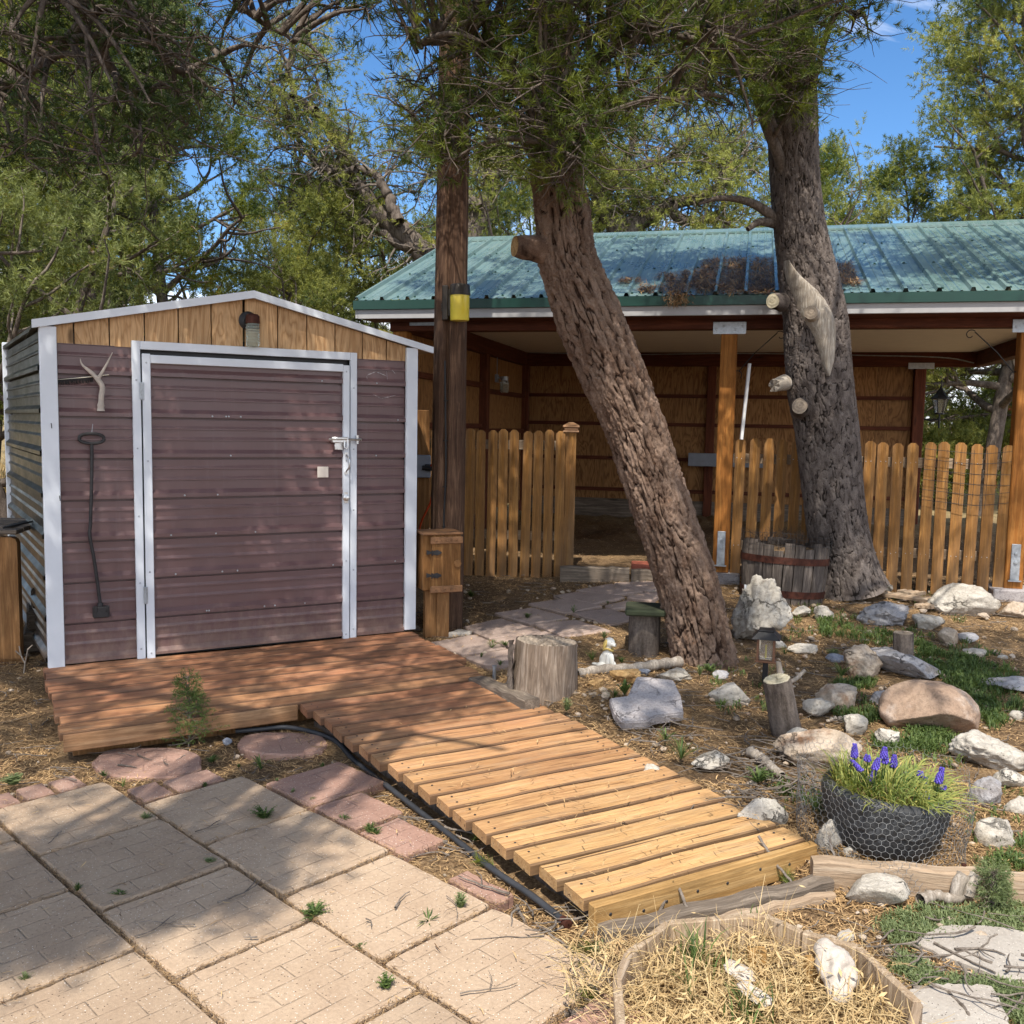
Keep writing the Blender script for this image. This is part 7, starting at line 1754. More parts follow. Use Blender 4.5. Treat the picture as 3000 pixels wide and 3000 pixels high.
def plant(key, px, Y, sc, rz, where, sz=1.0, cat=None):
    nm, lab, grp = LBL[key]; x = at(px, 1250, Y)[0]; z = float(ground_z(x, Y))+float(sm(16, 40, Y))*1.2-.05
    t = thing(nm, lab+' '+where, 'shrub' if key == 'shrub' else 'tree', (x, Y, z), rz, grp); t.scale = (sc, sc, sc*sz)
    tr, br, cr = KINDS[key]; link('trunk', tr, t)
    if br is not None: link('limbs', br, t)
    link('crown', cr, t); return t
# left, behind the shed
plant('bluejuniper', 40, 9.6, .95, 0.3, 'at the left edge beside the shed')
plant('pinyon', 250, 11.0, 1.0, 1.2, 'behind the left half of the shed roof')
plant('tall', 505, 12.5, .95, 2.2, 'with a bare dark trunk rising behind the shed peak')
plant('juniper', 700, 14.6, .92, .7, 'behind the shed peak and its right slope')
plant('juniper', 950, 18.0, 1.0, 2.9, 'between the shed roof and the utility pole')
plant('bluejuniper', 1130, 19.0, 1.0, 4.0, 'just left of the utility pole, far back')
plant('dense', 90, 16.0, 1.3, 3.3, 'far behind the bluish juniper at the left')
plant('tall', 330, 18.5, 1.15, .4, 'far behind, above the left shed roof')
plant('juniper', -60, 13.0, 1.2, 5.3, 'cut by the left frame edge')
for q_ in ((180, 21.0, 1.25, 2.0, 'far back between the two left pines'), (430, 23.0, 1.2, 4.4, 'far back just left of the shed peak'), (790, 21.0, .98, 1.1, 'far back just right of the shed peak'), (1030, 24.0, 1.0, 3.7, 'far back in the gap left of the pole'), (1620, 22.0, 1.0, 2.6, 'far back beyond the barn, right of the leaning trunk'), (2250, 23.0, 1.1, 5.2, 'far back beyond the barn, at the straight trunk')): plant('pinyon', *q_)  # darkening the far wall
for k_, (x_, y_) in enumerate(((-1900, 8.5), (-2600, 6.5), (-1200, 11.5))): plant(('dense', 'pinyon', 'dense')[k_], x_, y_, 1.0, k_*1.7, ('standing left of the shed and mirrored in its side', 'further left, nearest the patio', 'left of the shed and behind it')[k_])
# behind the barn
plant('snag', 1420, 16.5, 1.15, .2, 'behind the barn roof between the pole and the leaning pine')
plant('snag', 1800, 17.0, 1.2, 1.9, 'behind the barn ridge right of the leaning pine')
plant('snag', 2120, 16.3, 1.1, 4.1, 'behind the barn ridge left of the straight pine')
plant('juniper', 2010, 22.0, 1.2, 3.9, 'far back between the two big trunks')
plant('bluejuniper', 1270, 23.0, 1.1, 2.5, 'far back hidden mostly by the pole')
plant('pinyon', 2360, 19.5, 1.0, .9, 'just right of the straight trunk above the ridge', .85)
plant('juniper', 2540, 17.5, .98, 5.1, 'low above the ridge below the open sky')
plant('pinyon', 2700, 18.5, .95, 3.0, 'behind the ridge left of the tall pine')
plant('dense', 2890, 14.8, 1.12, 1.3, 'towering over the right end of the barn roof')
plant('pinyon', 3080, 17.0, 1.2, 4.4, 'cut by the right frame edge behind the barn')
# seen through the open end of the barn
plant('shrub', 2705, 15.6, 1.1, .5, 'right beside the barn rear post'); plant('shrub', 2790, 16.8, .9, 2.5, 'beyond the pickets, centre of the barn opening'); plant('shrub', 2880, 20.5, 1.5, 4.0, 'near the red post frame')
plant('bluejuniper', 2830, 19.3, .75, 2.6, 'seen whole through the open end of the barn')
# gnarled bare juniper limbs rising behind the barn roof
gj = thing('juniper_tree', 'big gnarled juniper with thick bare grey limbs left of the leaning pine', 'tree', (*at(1330, 1250, 14.7)[:2], .3), 0, 'juniper trees beyond the shed and barn')
GBs = np.array(gj.location); Yg = 14.7
def pxs(l, Y, dy=0): return np.array([at(x, y, Y+dy*i/len(l)) for i, (x, y) in enumerate(l)])
limbs = [([(1330, 1150), (1310, 800), (1255, 735), (1170, 655), (1105, 590), (1040, 500), (990, 400), (930, 320), (860, 285), (800, 240)], .22, .045), ([(1170, 655), (1140, 560), (1085, 490), (1000, 480)], .10, .03), ([(1255, 735), (1160, 705), (1085, 650), (1000, 620), (920, 600), (850, 560)], .09, .025),
         ([(1330, 900), (1360, 720), (1400, 610), (1432, 520), (1440, 420), (1420, 330), (1430, 230)], .2, .07), ([(1400, 610), (1330, 520), (1240, 420), (1180, 330)], .09, .03), ([(930, 320), (880, 330), (820, 320)], .05, .015), ([(1040, 500), (960, 520), (900, 470), (860, 400)], .06, .015), ([(860, 285), (850, 200), (880, 120)], .05, .02), ([(1432, 520), (1500, 470), (1560, 400)], .07, .02)]
tb = []; tw = []; rng = np.random.default_rng(77); ftips = []
for l, r0, r1 in limbs:
    p = smooth_path(pxs(l, Yg, .8), 40); p = p+np.cumsum(rng.normal(size=p.shape)*.012, 0); tb.append((p-GBs, np.linspace(r0, r1, 40)*(1+.12*np.sin(np.arange(40)*1.7)), 9))
    for k in range(26):
        i = rng.integers(8, 40); d = unit(rng.normal(size=3)+np.array([-.3, 0, .35])); q = p[i]; L = rng.uniform(.5, 1.3); pts = [q]
        for j in range(6): d = unit(d+rng.normal(size=3)*.42); q = q+d*L/6; pts.append(q)
        pts = np.array(pts); tw.append((pts-GBs, np.linspace(.022, .006, 7), 5)); ftips.append((pts[-1]-GBs, d, 3))
        for jj in range(3):
            d2 = unit(d+rng.normal(size=3)*.8); q = pts[rng.integers(2, 6)]; tw.append((np.array([q, q+d2*.2, q+d2*.36+rng.normal(size=3)*.06])-GBs, [.009, .006, .003], 4)); ftips.append((q+d2*.36-GBs, d2, 3))
link('trunk', tubes_mesh('trunk', tb, M['barkfar'], 9), gj); link('limbs', tubes_mesh('limbs', tw, M['twig'], 5), gj)
V, F, T = far_foliage(ftips, rng, 10, .15, .07, .011, 20, -5, .42); link('crown', mesh_np('crown', V, F, [M['juniper']], {'tint': ('FACE', T)}), gj)
gk = thing('juniper_tree', 'gnarled juniper with thick bare limbs between the two big trunks', 'tree', (*at(1860, 1250, 15.6)[:2], .3), 0, 'juniper trees beyond the shed and barn'); GBs = np.array(gk.location); Yg = 15.6
limbs = [([(1860, 1100), (1850, 700), (1880, 640), (1960, 600), (2050, 560), (2120, 520), (2180, 440)], .2, .03), ([(1850, 720), (1780, 640), (1760, 560), (1820, 500), (1850, 420), (1840, 330)], .16, .03), ([(1870, 690), (1760, 660), (1720, 690)], .12, .08), ([(1960, 600), (2010, 640), (2090, 650), (2160, 640)], .1, .03), ([(1820, 500), (1900, 470), (1980, 440), (2040, 380)], .08, .02), ([(2120, 520), (2150, 470), (2130, 400)], .05, .02), ([(1760, 560), (1720, 500), (1740, 440)], .06, .02)]
tb = []; tw = []; ftips = []
for l, r0, r1 in limbs:
    p = smooth_path(pxs(l, Yg, .6), 40); p = p+np.cumsum(rng.normal(size=p.shape)*.012, 0); tb.append((p-GBs, np.linspace(r0, r1, 40)*(1+.12*np.sin(np.arange(40)*1.7)), 9))
    for k in range(34):
        i = rng.integers(8, 40); d = unit(rng.normal(size=3)+np.array([0, 0, .25])); q = p[i]; L = rng.uniform(.5, 1.3); pts = [q]
        for j in range(6): d = unit(d+rng.normal(size=3)*.42); q = q+d*L/6; pts.append(q)
        pts = np.array(pts); tw.append((pts-GBs, np.linspace(.02, .006, 7), 5)); ftips.append((pts[-1]-GBs, d, 3))
        for jj in range(3):
            d2 = unit(d+rng.normal(size=3)*.8); q = pts[rng.integers(2, 6)]; tw.append((np.array([q, q+d2*.2, q+d2*.36+rng.normal(size=3)*.06])-GBs, [.009, .006, .003], 4)); ftips.append((q+d2*.36-GBs, d2, 3))
link('trunk', tubes_mesh('trunk', tb, M['barkfar'], 9), gk); link('limbs', tubes_mesh('limbs', tw, M['twig'], 5), gk)
V, F, T = far_foliage(ftips, rng, 10, .15, .07, .011, 20, -5, .48); link('crown', mesh_np('crown', V, F, [M['juniper']], {'tint': ('FACE', T)}), gk)

# ------------------------------------------------------------------ small plants
def seedling(name, label, cat, base, H, W_, seed, mat, n=150):
    rng = np.random.default_rng(seed); t = thing(name, label, cat, base); tubes = [(np.array([(0, 0, -.02), (.01, 0, H*.5), (0, .01, H*.97)]), [.005, .0035, .001], 5)]; P, D = [], []
    for k in range(n):
        z = H*(.03+.93*rng.random()**1.3); a = rng.uniform(0, 6.283); L = W_*(1-(z/H)**.8)*rng.uniform(.35, 1.0)+.02; d = unit(np.array([math.cos(a), math.sin(a), rng.uniform(.1, .7)]))
        tubes.append((np.array([(0, 0, z), d*L*.5+np.array([0, 0, z+.01]), d*L+np.array([0, 0, z])]), [.0022, .0015, .0006], 4))
        for j in range(5): P.append(np.array([0, 0, z])+d*L*rng.uniform(.3, 1)); D.append(unit(d+rng.normal(size=3)*.6))
    link('stems', tubes_mesh('stems', tubes, M['twig'], 4), t); P, D = np.array(P), np.array(D)
    foliage('foliage', [needle_arrays(P, D, .05, 16, .016, .0026, rng, .9)], M[mat], t); return t
p = G(552, 2182); seedling('juniper_seedling', 'small green juniper seedling growing in front of the deck', 'plant', p, .38, .19, 3, 'weed', 120)
p = G(2905, 2652); seedling('dry_herb', 'grey-green herb with dry tops by the edging timber', 'plant', p, .13, .06, 5, 'greyweed', 60)
def weed_mesh(seed, n, hl, wd, upr, mat, feather=True):
    rng = np.random.default_rng(seed); V, F, T = [], [], []; m = 0
    for k in range(n):
        a = rng.uniform(0, 6.283); L = hl*rng.uniform(.5, 1.15); le = rng.uniform(.25, 1.) if upr < .5 else rng.uniform(.05, .6); d = np.array([math.cos(a), math.sin(a), 0]); s_ = np.array([-d[1], d[0], 0]); segs = 5; pts = []
        for j in range(segs+1):
            f = j/segs; pts.append(d*L*le*f+np.array([0, 0, L*(math.sin(f*1.7)*(1-.5*le))]))
        for j, q in enumerate(pts):
            f = j/segs; w_ = wd*(math.sin(math.pi*min(1, f*.95+.05))*.9+.1); V += [q-s_*w_, q+s_*w_]
        for j in range(segs): F.append([m+2*j, m+2*j+1, m+2*j+3, m+2*j+2])
        T += [rng.random()]*segs; m += 2*(segs+1)
        if feather:
            for j in range(1, segs+1):
                for sg in (-1, 1):
                    q = pts[j]; l2 = L*.22*(1.1-j/segs*.6); V += [q, q+s_*sg*l2+d*l2*.5+np.array([0, 0, .2*l2]), q+d*l2*.55]; F.append([m, m+1, m+2, m+2]); m += 3; T.append(rng.random())
    F4 = [f for f in F if f[2] != f[3]]; F3 = [f[:3] for f in F if f[2] == f[3]]; T4 = [t for f, t in zip(F, T) if f[2] != f[3]]; T3 = [t for f, t in zip(F, T) if f[2] == f[3]]
    return mesh_np('weed', np.array(V), [np.array(F4), np.array(F3)] if F3 else [np.array(F4)], [M[mat]], {'tint': ('FACE', T4+T3)}, True)
WM = [weed_mesh(k, 22+9*(k % 5), .05+.008*(k % 6), .0026+.0004*(k % 4), .3 if k % 2 else .6, 'weed' if k % 4 else 'greyweed', k % 3 != 2) for k in range(9)]; WG = [weed_mesh(20+k, 40, .07, .003, .3, 'greyweed') for k in range(2)]; WT = [weed_mesh(30+k, 44, .085, .0014, .4, 'weed', False) for k in range(2)]
def weed(px, py, s, label, k, pool=None, group='weeds', name='weed', dz=0):
    pool = pool or WM; p = G(px, py); o = link(name, pool[k % len(pool)]); o.location = (p[0], p[1], p[2]+.018+dz); o.rotation_euler = (0, 0, k*1.9); o.scale = (s*(1+.25*math.sin(k*2.3)), s*(1+.25*math.cos(k*1.7)), s*(.75+.25*math.sin(k*3.1))); return tag(o, label, 'weed', group)
JW = 'small green weed growing in a joint of the patio slabs'
for k, (x, y, s, lab) in enumerate(((430, 2418, 1.0, JW), (775, 2412, 1.25, 'largest bushy weed on the far patio slabs'), (228, 2630, .8, JW), (352, 2645, .5, JW), (615, 2550, .5, JW), (360, 2318, .7, 'weed beside the long pink edging brick'), (600, 2318, .7, 'weed growing on the pink edging brick'), (305, 2285, .6, 'weed at the edge of the rounded pink stone'), (812, 2304, .55, 'weed at the corner of the dark pink slab'), (858, 2338, .6, 'second weed at the dark pink slab corner'), (915, 2360, .5, 'weed between the pink slabs'), (945, 2262, .5, 'tuft on the dark pink slab'), (918, 2700, .85, 'green weed beside the sunlit patio joint crossing'), (1348, 2680, .8, 'feathery weed on the sunlit joint near the right slabs'), (1255, 2720, .7, 'low weed in the sunlit joint'), (1130, 2920, 1.1, 'large fresh weed in the nearest sunlit joint'), (1062, 2795, .5, JW), (75, 2897, .6, 'weed in the joint near the bottom left corner'), (60, 2530, .4, JW), (1005, 2420, .6, 'weed at the pink slab edge'), (1100, 2462, .9, 'row of upright weeds at the patio edge near twigs'), (1085, 2455, .7, 'upright weed beside the twig heap on the patio edge'), (40, 2312, 1.1, 'dark green weed in the needle bed at the left edge'), (765, 2265, .9, 'green weed among needles left of the pink slabs'), (700, 2260, .7, 'small weed among needles by the pink stone'), (620, 2245, .7, 'little weed right of the rounded pink stone'))): weed(x, y, s, lab, k)
for k, (x, y, s, lab) in enumerate(((1440, 1905, 1.2, 'green weed patch beside the path slabs near the stump'), (1480, 1900, .9, 'weed near the stump on the path'), (1410, 1935, .8, 'bright weed by the deck corner'), (1465, 1958, .7, 'bright little weed behind the steel stake'), (1545, 1818, .7, 'weed in the path joint'), (1680, 1802, 1.0, 'dark weed in the middle of the path'), (1780, 1775, .6, 'weed at the path edge'), (1380, 1755, 1.2, 'weed at the foot of the pole'), (1770, 1880, 1.3, 'weed behind the puppy figurine'), (1735, 1945, 1.2, 'weed left of the puppy figurine'), (1820, 1950, 1.0, 'weed right of the puppy figurine'), (1830, 2045, 1.5, 'dark weed tuft above the concrete chunk'), (1800, 2055, 1.2, 'weed tuft left of the concrete chunk'), (1660, 2095, 1.0, 'weed in front of the cut stump'), (1950, 2180, 1.1, 'grassy tuft below the concrete chunk'), (1995, 2235, 1.5, 'bright green weed below the concrete chunk'), (2080, 1975, 1.4, 'green plant at the base of the leaning trunk'), (2050, 1990, 1.2, 'second green plant at the leaning trunk base'), (2300, 1925, 1.2, 'green tuft behind the lantern'), (2220, 2305, 1.4, 'dark green weed by the twig pile'), (2290, 2395, .8, 'bright small weed by the white walkway rock'), (2390, 2385, .7, 'bright tuft right of the white walkway rock'), (2440, 1930, 1.0, 'weed left of the buff boulder'), (2465, 1990, 1.1, 'weed under the buff boulder'))): weed(x, y, s, lab, k, WM if k % 3 else WT, 'garden weeds', 'weed')
# spreading herbs: one mass each
def in_px(poly, n, rng):
    poly = np.array(poly, float); lo, hi = poly.min(0), poly.max(0); out = []
    while len(out) < n:
        x, y = rng.uniform(lo[0], hi[0]), lo[1]+(hi[1]-lo[1])*rng.random()
        if inpoly(x, y, poly): out.append((x, y))
    return out
def herb_mass(name, label, regions, mat, seed, blade=.05, wd=.0035, per=9):
    rng = np.random.default_rng(seed); V, F, T = [], [], []; m = 0
    for poly, n, sc in regions:
        pts = np.array([G(x, y)[:2] for x, y in in_px(poly, n, rng)])
        nz = vnoise(np.stack([pts[:, 0]*5, pts[:, 1]*5, 0*pts[:, 0]], 1), seed)
        for (x, y), q in zip(pts, nz):
            if q < .05 and rng.random() < .9: continue
            z = float(ground_z(x, y)); tv = rng.random()
            for k in range(per):
                a = rng.uniform(0, 6.283); L = blade*sc*rng.uniform(.5, 1.2); le = rng.uniform(.2, 1.); d = np.array([math.cos(a), math.sin(a), 0]); s_ = np.array([-d[1], d[0], rng.uniform(-.3, .3)]); b = np.array([x+rng.normal(0, .012), y+rng.normal(0, .012), z-.01])
                q1 = b+d*L*le*.5+np.array([0, 0, L*.6]); q2 = b+d*L*le+np.array([0, 0, L*(1-.5*le)]); w_ = wd*sc**.5
                V += [b-s_*w_*.4, b+s_*w_*.4, q1+s_*w_, q1-s_*w_, q2]; F.append([m, m+1, m+2, m+3]); F.append([m+3, m+2, m+4, m+4]); T += [np.clip(tv*.7+.3*rng.random(), 0, 1)]*2; m += 5
    F4 = np.array(F[0::2]); F3 = np.array(F[1::2])[:, :3]; T = np.array(T); me = mesh_np(name, np.array(V), [F4, F3], [M[mat]], {'tint': ('FACE', np.concatenate([T[0::2], T[1::2]]))}, True)
    o = link(name, me); tag(o, label, None, None, 'stuff')
herb_mass('ground_herbs', 'patchy green herbs growing among the garden rocks', [([(2380, 1790), (2560, 1790), (2700, 1850), (2900, 1900), (3000, 2000), (3000, 2120), (2900, 2150), (2800, 1990), (2600, 1900), (2420, 1860)], 1000, 1.1), ([(2560, 2130), (2760, 2140), (2830, 2200), (2800, 2260), (2640, 2230), (2560, 2190)], 420, 1.2), ([(2680, 1880), (2830, 1870), (2870, 1960), (2980, 2020), (3000, 2100), (2880, 2060), (2760, 2000)], 520, 1.25), ([(2850, 2330), (3000, 2300), (3000, 2560), (2880, 2540), (2830, 2440)], 300, .9), ([(2270, 1880), (2420, 1880), (2440, 1790), (2330, 1760), (2260, 1800)], 260, 1.0), ([(2440, 2000), (2560, 1990), (2600, 2080), (2520, 2140), (2450, 2100)], 260, 1.1), ([(2060, 1930), (2200, 1920), (2300, 1960), (2250, 2080), (2100, 2100)], 90, .9), ([(2250, 2280), (2420, 2270), (2440, 2400), (2330, 2420)], 80, .9), ([(2620, 1640), (2900, 1790), (2800, 1830), (2600, 1800)], 60, .8)], 'weed', 3, .055, .0032, 9)
herb_mass('grey_herbs', 'grey-green low herbs creeping in front of the edging timber', [([(2560, 2690), (2700, 2650), (2900, 2650), (3000, 2620), (3000, 2740), (2860, 2720), (2700, 2770), (2620, 2760)], 420, .75), ([(2640, 2780), (2760, 2860), (2900, 2870), (3000, 2890), (3000, 3000), (2960, 2990), (2900, 2900), (2700, 2890), (2620, 2840)], 480, .75), ([(2760, 1880), (2850, 1880), (2860, 1960), (2800, 1970)], 60, 1.1), ([(1850, 2700), (1700, 2780), (1740, 2800)], 10, .5)], 'greyweed', 4, .042, .0030, 9)
herb_mass('dry_grass', 'dry yellow grass on the rise beyond the barn', [([(2690, 1235), (2920, 1235), (2960, 1300), (2690, 1300)], 500, 7.0), ([(0, 1330), (60, 1330), (60, 1480), (0, 1480)], 160, 5.0), ([(-300, 1285), (1500, 1262), (1500, 1290), (-300, 1330)], 700, 7.0)], 'dry', 6, .06, .004, 6)

# ------------------------------------------------------------------ fallen needles and twigs
PATIO_N = [np.array(p) for p in PATIO]; PATH_N = [np.array(p) for p in PATHW]
def blocked(x, y):
    dx, dy = x-SO[0], y-SO[1]; u = dx*math.cos(SA)+dy*math.sin(SA); v = -dx*math.sin(SA)+dy*math.cos(SA)
    if -.05 < u < 2.42 and -1.40 < v < 2.6: return 3
    if v <= -1.40 and v > vb-.04 and 1.14+.255*(-1.4-v)/2.28 < u < 2.34+.1*(-1.4-v)/2.28: return 4
    for p in PATIO_N:
        if inpoly(x, y, p): return 1
    for p in PATH_N:
        if inpoly(x, y, p): return 2
    if inpoly(x, y, poly): return 3
    return 0
def litter():
    rng = np.random.default_rng(41); P = []; B = []
    def scatter(x0, x1, y0, y1, dens):
        n = int((x1-x0)*(y1-y0)*dens); xs = rng.uniform(x0, x1, n); ys = rng.uniform(y0, y1, n)
        m = (np.abs(xs) < ys*.56+.15); return xs[m], ys[m]
    X, Y = [], []
    for b_, d in (((-2.6, 0, 2.3, 4.4), 5200), ((0, 2.6, 2.3, 4.2), 9500), ((-4, 4, 4.4, 6.2), 4600), ((-4, 5, 6.2, 8.6), 2600), ((-3, 6, 8.6, 13), 260)):
        a, c = scatter(*b_, d); X.append(a); Y.append(c)
    X = np.concatenate(X); Y = np.concatenate(Y); keep = np.zeros(len(X), bool); zz = ground_z(X, Y)
    nz = fbm(np.stack([X*3, Y*3, 0*X], 1), 8, 3)
    for i in range(len(X)):
        k = blocked(X[i], Y[i])
        if k == 0: keep[i] = rng.random() < .80+.5*nz[i]
        elif k == 1: keep[i] = rng.random() < .006; zz[i] = -.055
        elif k == 2: keep[i] = rng.random() < .03; zz[i] += .03
        elif k == 4: keep[i] = rng.random() < .015; zz[i] = .045
        else: keep[i] = False
    X, Y, zz = X[keep], Y[keep], zz[keep]; n = len(X)
    dn = fbm(np.stack([X, Y, 0*X], 1)*np.array([2.2, 2.2, 1]), 3, 4)*.016
    Z = zz+np.where(zz > ground_z(X, Y)+.001, 0, dn)-.006+rng.random(n)*.012
    a = rng.uniform(0, 6.283, n); L = rng.uniform(.022, .055, n); cu = rng.normal(0, .35, n); w_ = rng.uniform(.0009, .0017, n)*(1+.14*Y)
    d1 = np.stack([np.cos(a), np.sin(a), rng.normal(0, .16, n)], 1); d2 = np.stack([np.cos(a+cu), np.sin(a+cu), rng.normal(0, .16, n)], 1); s_ = np.stack([-np.sin(a), np.cos(a), 0*a], 1)
    p0 = np.stack([X, Y, Z], 1); p1 = p0+d1*L[:, None]*.5; p2 = p1+d2*L[:, None]*.5; W = w_[:, None]
    V = np.stack([p0-s_*W*.6, p0+s_*W*.6, p1+s_*W, p1-s_*W, p2], 1).reshape(-1, 3); i = np.arange(n)*5
    F4 = np.stack([i, i+1, i+2, i+3], 1); F3 = np.stack([i+3, i+2, i+4], 1); t = rng.random(n)
    t = t**.75
    o = link('fallen_needles', mesh_np('fallen_needles', V, [F4, F3], [M['needles']], {'tint': ('FACE', np.concatenate([t, t]))})); tag(o, 'fallen brown pine needles littering the ground, deck and joints', kind='stuff')
litter()
def pebbles():
    rng = np.random.default_rng(61); sv, sf = icos(1); Vs, Fs, n = [], [], 0
    while n < 620:
        y = rng.uniform(2.7, 8.2); x = rng.uniform(-1, 1)*y*.55
        if blocked(x, y) or (x < .3 and y < 5.5 and rng.random() < .8): continue
        s_ = rng.uniform(.004, .013)*(1+.12*y)*(1 if rng.random() < .93 else 1.9); V = sv*(1+.3*rng.normal(size=(len(sv), 1))*.5)*np.array([s_, s_*rng.uniform(.6, 1), s_*.6]); a = rng.uniform(0, 6.28); c_, d_ = math.cos(a), math.sin(a)
        V = np.stack([V[:, 0]*c_-V[:, 1]*d_, V[:, 0]*d_+V[:, 1]*c_, V[:, 2]], 1)+np.array([x, y, float(ground_z(x, y))-.002+s_*.2]); Vs.append(V); Fs.append(sf+n*len(sv)); n += 1
    o = link('pebbles', mesh_np('pebbles', np.concatenate(Vs), np.concatenate(Fs), [M['tanrock']])); tag(o, 'small pebbles and soil clods scattered over the garden ground', kind='stuff')
pebbles()
def joint_litter():
    rng = np.random.default_rng(43); V, F, T = [], [], []; m = 0
    for pl in PATIO_N:
        for i in range(4):
            a, c = pl[i], pl[(i+1) % 4]; L = np.linalg.norm(c-a); d = (c-a)/L; nn = np.array([d[1], -d[0]])
            for k in range(int(L*240)):
                q = a+d*L*rng.random()+nn*rng.normal(.006, .007); an = math.atan2(d[1], d[0])+rng.normal(0, .55); l2 = rng.uniform(.012, .032); e = np.array([math.cos(an), math.sin(an), rng.normal(0, .15)]); s_ = np.array([-e[1], e[0], 0])*.0010; z = -.068+rng.uniform(-.012, .006); b = np.array([q[0], q[1], z])
                V += [b-s_, b+s_, b+e*l2]; F.append([m, m+1, m+2]); m += 3; T.append(rng.random()*.7)
    o = link('joint_needles', mesh_np('joint_needles', np.array(V), np.array(F), [M['needles']], {'tint': ('FACE', T)})); tag(o, 'brown needles packed into the patio joints', kind='stuff')
joint_litter()
def twigs():
    rng = np.random.default_rng(47); L = []
    def tw(p, an, ln, r, z=.006, arch=0.0):
        n = 6; pts = [p+np.array([0, 0, z+r])]
        for k in range(n):
            an += rng.normal(0, .28); f = (k+1)/n; pts.append(pts[-1]+np.array([math.cos(an), math.sin(an), arch*(.5-f)])*ln/n)
        L.append((np.array(pts), np.linspace(r, r*.45, n+1), 6))
        if rng.random() < .5:
            q = pts[3]; a2 = an+rng.choice([-1, 1])*rng.uniform(.5, 1.1); L.append((np.array([q, q+np.array([math.cos(a2), math.sin(a2), .15])*ln*.25, q+np.array([math.cos(a2+.2), math.sin(a2+.2), .1])*ln*.45]), [r*.6, r*.45, r*.25], 5))
    n = 0
    while n < 760:
        Y = rng.uniform(2.5, 8.5); x = rng.uniform(-1, 1)*Y*.55; k = blocked(x, Y)
        if k in (3, 4) or (k == 1 and rng.random() < .93) or (k == 2 and rng.random() < .9): continue
        z0 = float(ground_z(x, Y)); tw(np.array([x, Y, -.066 if k == 1 else z0]), rng.uniform(0, 6.28), rng.uniform(.04, .22), rng.uniform(.0015, .004)); n += 1
    for (x0, x1, y0, y1, c, lmin, lmax) in ((1060, 1360, 2360, 2520, 26, .08, .26), (2150, 2450, 2180, 2400, 70, .12, .42), (2100, 2340, 2240, 2340, 25, .1, .3), (1480, 1760, 2600, 2800, 14, .08, .25), (2650, 3000, 2740, 2960, 22, .08, .3), (1830, 2010, 2100, 2200, 20, .08, .3), (300, 560, 2170, 2260, 10, .06, .15), (1650, 1800, 2900, 3000, 10, .06, .16)):
        for k in range(c):
            p = G(rng.uniform(x0, x1), rng.uniform(y0, y1)); tw(p, rng.uniform(0, 6.28), rng.uniform(lmin, lmax), rng.uniform(.002, .0055), rng.uniform(0, .04))
    o = link('fallen_twigs', tubes_mesh('fallen_twigs', L, M['twig'], 5)); tag(o, 'dry grey twigs scattered over the ground', kind='stuff')
twigs()
def stick(label, pts, r0, r1, mat='twig', hs=None):
    P = [G(x, y)+np.array([0, 0, (hs[i] if hs else .012)]) for i, (x, y) in enumerate(pts)]; n = 16
    o = link('stick', tubes_mesh('stick', [(smooth_path(P, n)+np.random.default_rng(len(label)).normal(size=(n, 3))*.002, np.linspace(r0, r1, n))], M[mat], 7)); tag(o, label, 'stick', 'loose sticks')
stick('short thick twig lying on the edge of the pink patio slab', [(1058, 2383), (1120, 2392), (1180, 2408), (1190, 2425)], .011, .008)
stick('forked grey stick leaning on the walkway fascia and the timber', [(2220, 2520), (2260, 2560), (2320, 2610)], .006, .005, hs=[.10, .06, .03])
stick('thin stick leaning across the weathered timber from the planter', [(1920, 2700), (1970, 2660), (2025, 2700)], .006, .006, hs=[.0, .09, .02])
stick('knobbly stick lying along the weathered timber top', [(2200, 2590), (2240, 2570), (2275, 2556)], .009, .007, hs=[.07, .07, .07])
stick('long crooked grey twig between patio and hexagonal planter', [(1515, 2660), (1550, 2740), (1580, 2785), (1640, 2800), (1660, 2775)], .006, .004)
stick('lichen-spotted stick at the bottom edge by the pink slab', [(1650, 2985), (1700, 2975), (1785, 2965)], .011, .010)
stick('slender stick leaning at the walkway corner by the edging timber', [(2425, 2520), (2445, 2560), (2462, 2600)], .006, .005, hs=[.10, .05, .01])
stick('long dark twig lying over the grey flagstone', [(2670, 2905), (2760, 2910), (2810, 2950), (2840, 2990)], .007, .005)
def sprig(px, py, label, seed, s=1.0):
    rng = np.random.default_rng(seed); p = G(px, py); t = thing('pine_sprig', label, 'sprig', (p[0], p[1], p[2]+.012), seed*1.3, 'fallen green pine sprigs')
    P = np.stack([np.linspace(0, .07, 9)*s, np.zeros(9), np.full(9, .006)], 1); D = np.tile(np.array([[1., 0, .25]]), (9, 1)); D = unit(D)
    foliage('needles', [needle_arrays(P, D, .02, 18, .045*s, .0020, rng, .9)], M['pine'], t); link('stem', tubes_mesh('stem', [(P, .0025)], M['twig'], 5), t)
for k, (x, y, l, s) in enumerate(((1385, 2478, 'green pine sprig tucked under the walkway edge', 1.3), (1452, 2552, 'pine sprig lying on the black pipe', 1.0), (1752, 2785, 'pine sprig beside the hexagonal planter corner', 1.3), (1672, 2838, 'larger pine sprig left of the hexagonal planter', 1.3), (1640, 2950, 'pine sprig on the pink corner slab', 1.3), (2318, 2615, 'pine sprig on the needle heap by the weathered timber', 1.2), (2530, 2840, 'pine sprig lying on the planter board', .9), (378, 2175, 'pine sprig in front of the deck edge', .9))): sprig(x, y, l, k+1, s)
p = G(645, 2165)
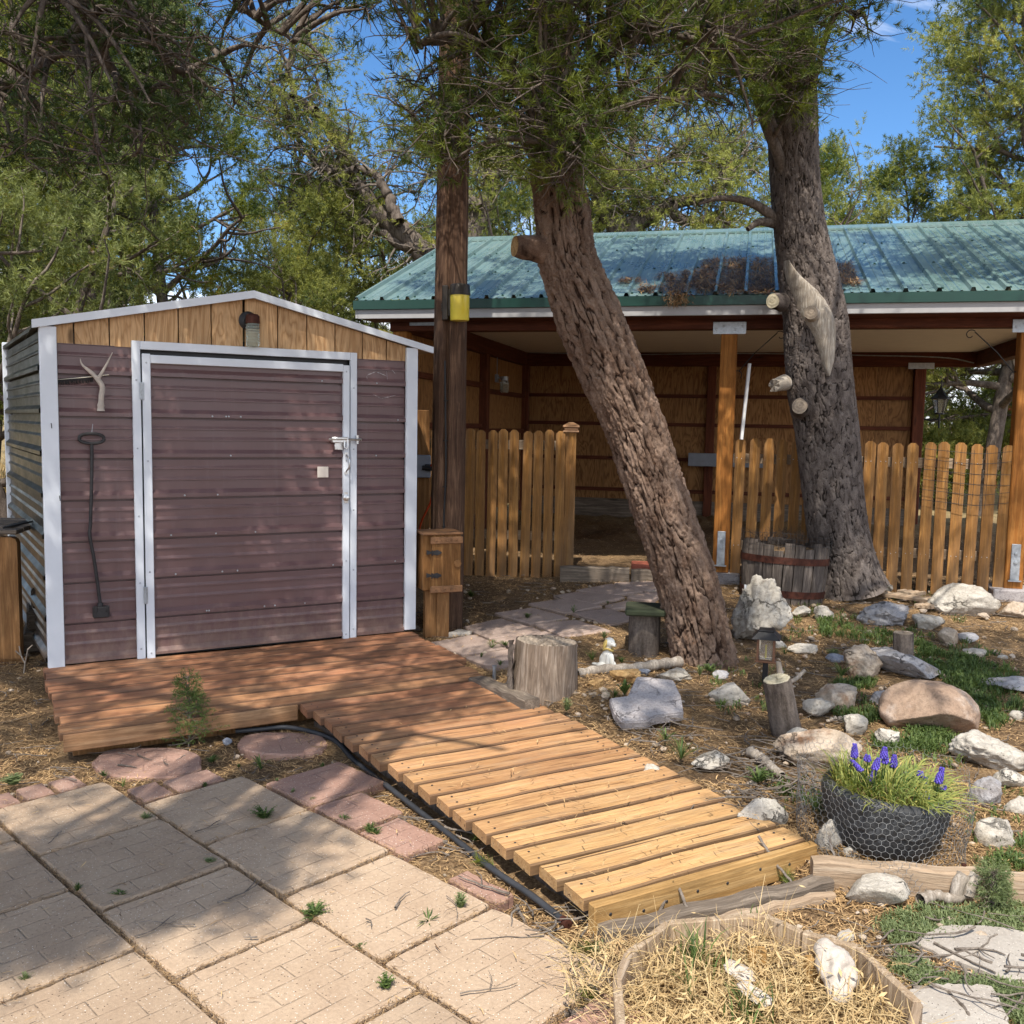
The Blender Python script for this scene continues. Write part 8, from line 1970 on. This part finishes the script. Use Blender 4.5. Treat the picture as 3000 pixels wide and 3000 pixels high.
# ------------------------------------------------------------------ needle mats on the barn roof
def roofpt(px, py):
    sl_ = math.hypot(RY-EY, RZ-EZ); n = Vector((0, -(RZ-EZ)/sl_, (RY-EY)/sl_)); n.rotate(Euler((0, 0, PA))); p0 = Vector(pw_(0, EY, EZ)); d = Vector(ray(px, py)); c = Vector((0, 0, EYE)); t = (p0-c).dot(n)/d.dot(n); return np.array(c+d*t), np.array(n)
def roof_mats():
    rng = np.random.default_rng(51); V, F, T = [], [], []; m = 0
    for poly_, n, thick in (([(2060, 765), (2128, 758), (2118, 850), (2040, 850)], 1500, .016), ([(2135, 760), (2195, 758), (2190, 850), (2122, 852)], 1500, .016), ([(2205, 760), (2268, 762), (2268, 855), (2196, 858)], 1500, .016), ([(2000, 800), (2070, 785), (2060, 830), (2010, 850)], 700, .016), ([(2450, 775), (2498, 775), (2522, 840), (2460, 838)], 700, .025), ([(1815, 820), (1878, 818), (1874, 833), (1815, 833)], 220, .02), ([(1875, 842), (1945, 838), (1942, 860), (1872, 860)], 320, .02), ([(1930, 808), (1975, 808), (1968, 824), (1925, 822)], 180, .03), ([(1955, 815), (2015, 810), (2020, 868), (1950, 870)], 700, .05), ([(2040, 835), (2270, 840), (2265, 866), (2040, 864)], 900, .02)):
        for x, y in in_px(poly_, n, rng):
            q, nn = roofpt(x, y); a = rng.uniform(0, 6.28); d = unit(np.array([math.cos(a), math.sin(a)*.8, math.sin(a)*.3])+rng.normal(size=3)*.25); L = rng.uniform(.03, .09); s_ = unit(np.cross(d, nn))*.0045; b = q+nn*(.012+thick*rng.random()**1.3); V += [b-s_, b+s_, b+d*L]; F.append([m, m+1, m+2]); m += 3; T.append(rng.random()**2.2*.6)
    for k in range(260):                      # tuft hanging over the eave
        q = at(1985+rng.normal(0, 18), 868+rng.uniform(-12, 22), 7.72-.0+rng.normal(0, .02)); d = unit(rng.normal(size=3)+np.array([0, 0, -.8])); s_ = unit(np.cross(d, rng.normal(size=3)))*.004; V += [q-s_, q+s_, q+d*.06]; F.append([m, m+1, m+2]); m += 3; T.append(rng.random()*.4)
    o = link('roof_litter', mesh_np('roof_litter', np.array(V), np.array(F), [M['needles']], {'tint': ('FACE', T)})); tag(o, 'mats of dead pine needles lying on the green barn roof', kind='stuff')
roof_mats()
for a_, b_ in ABS: absorb(a_, b_)
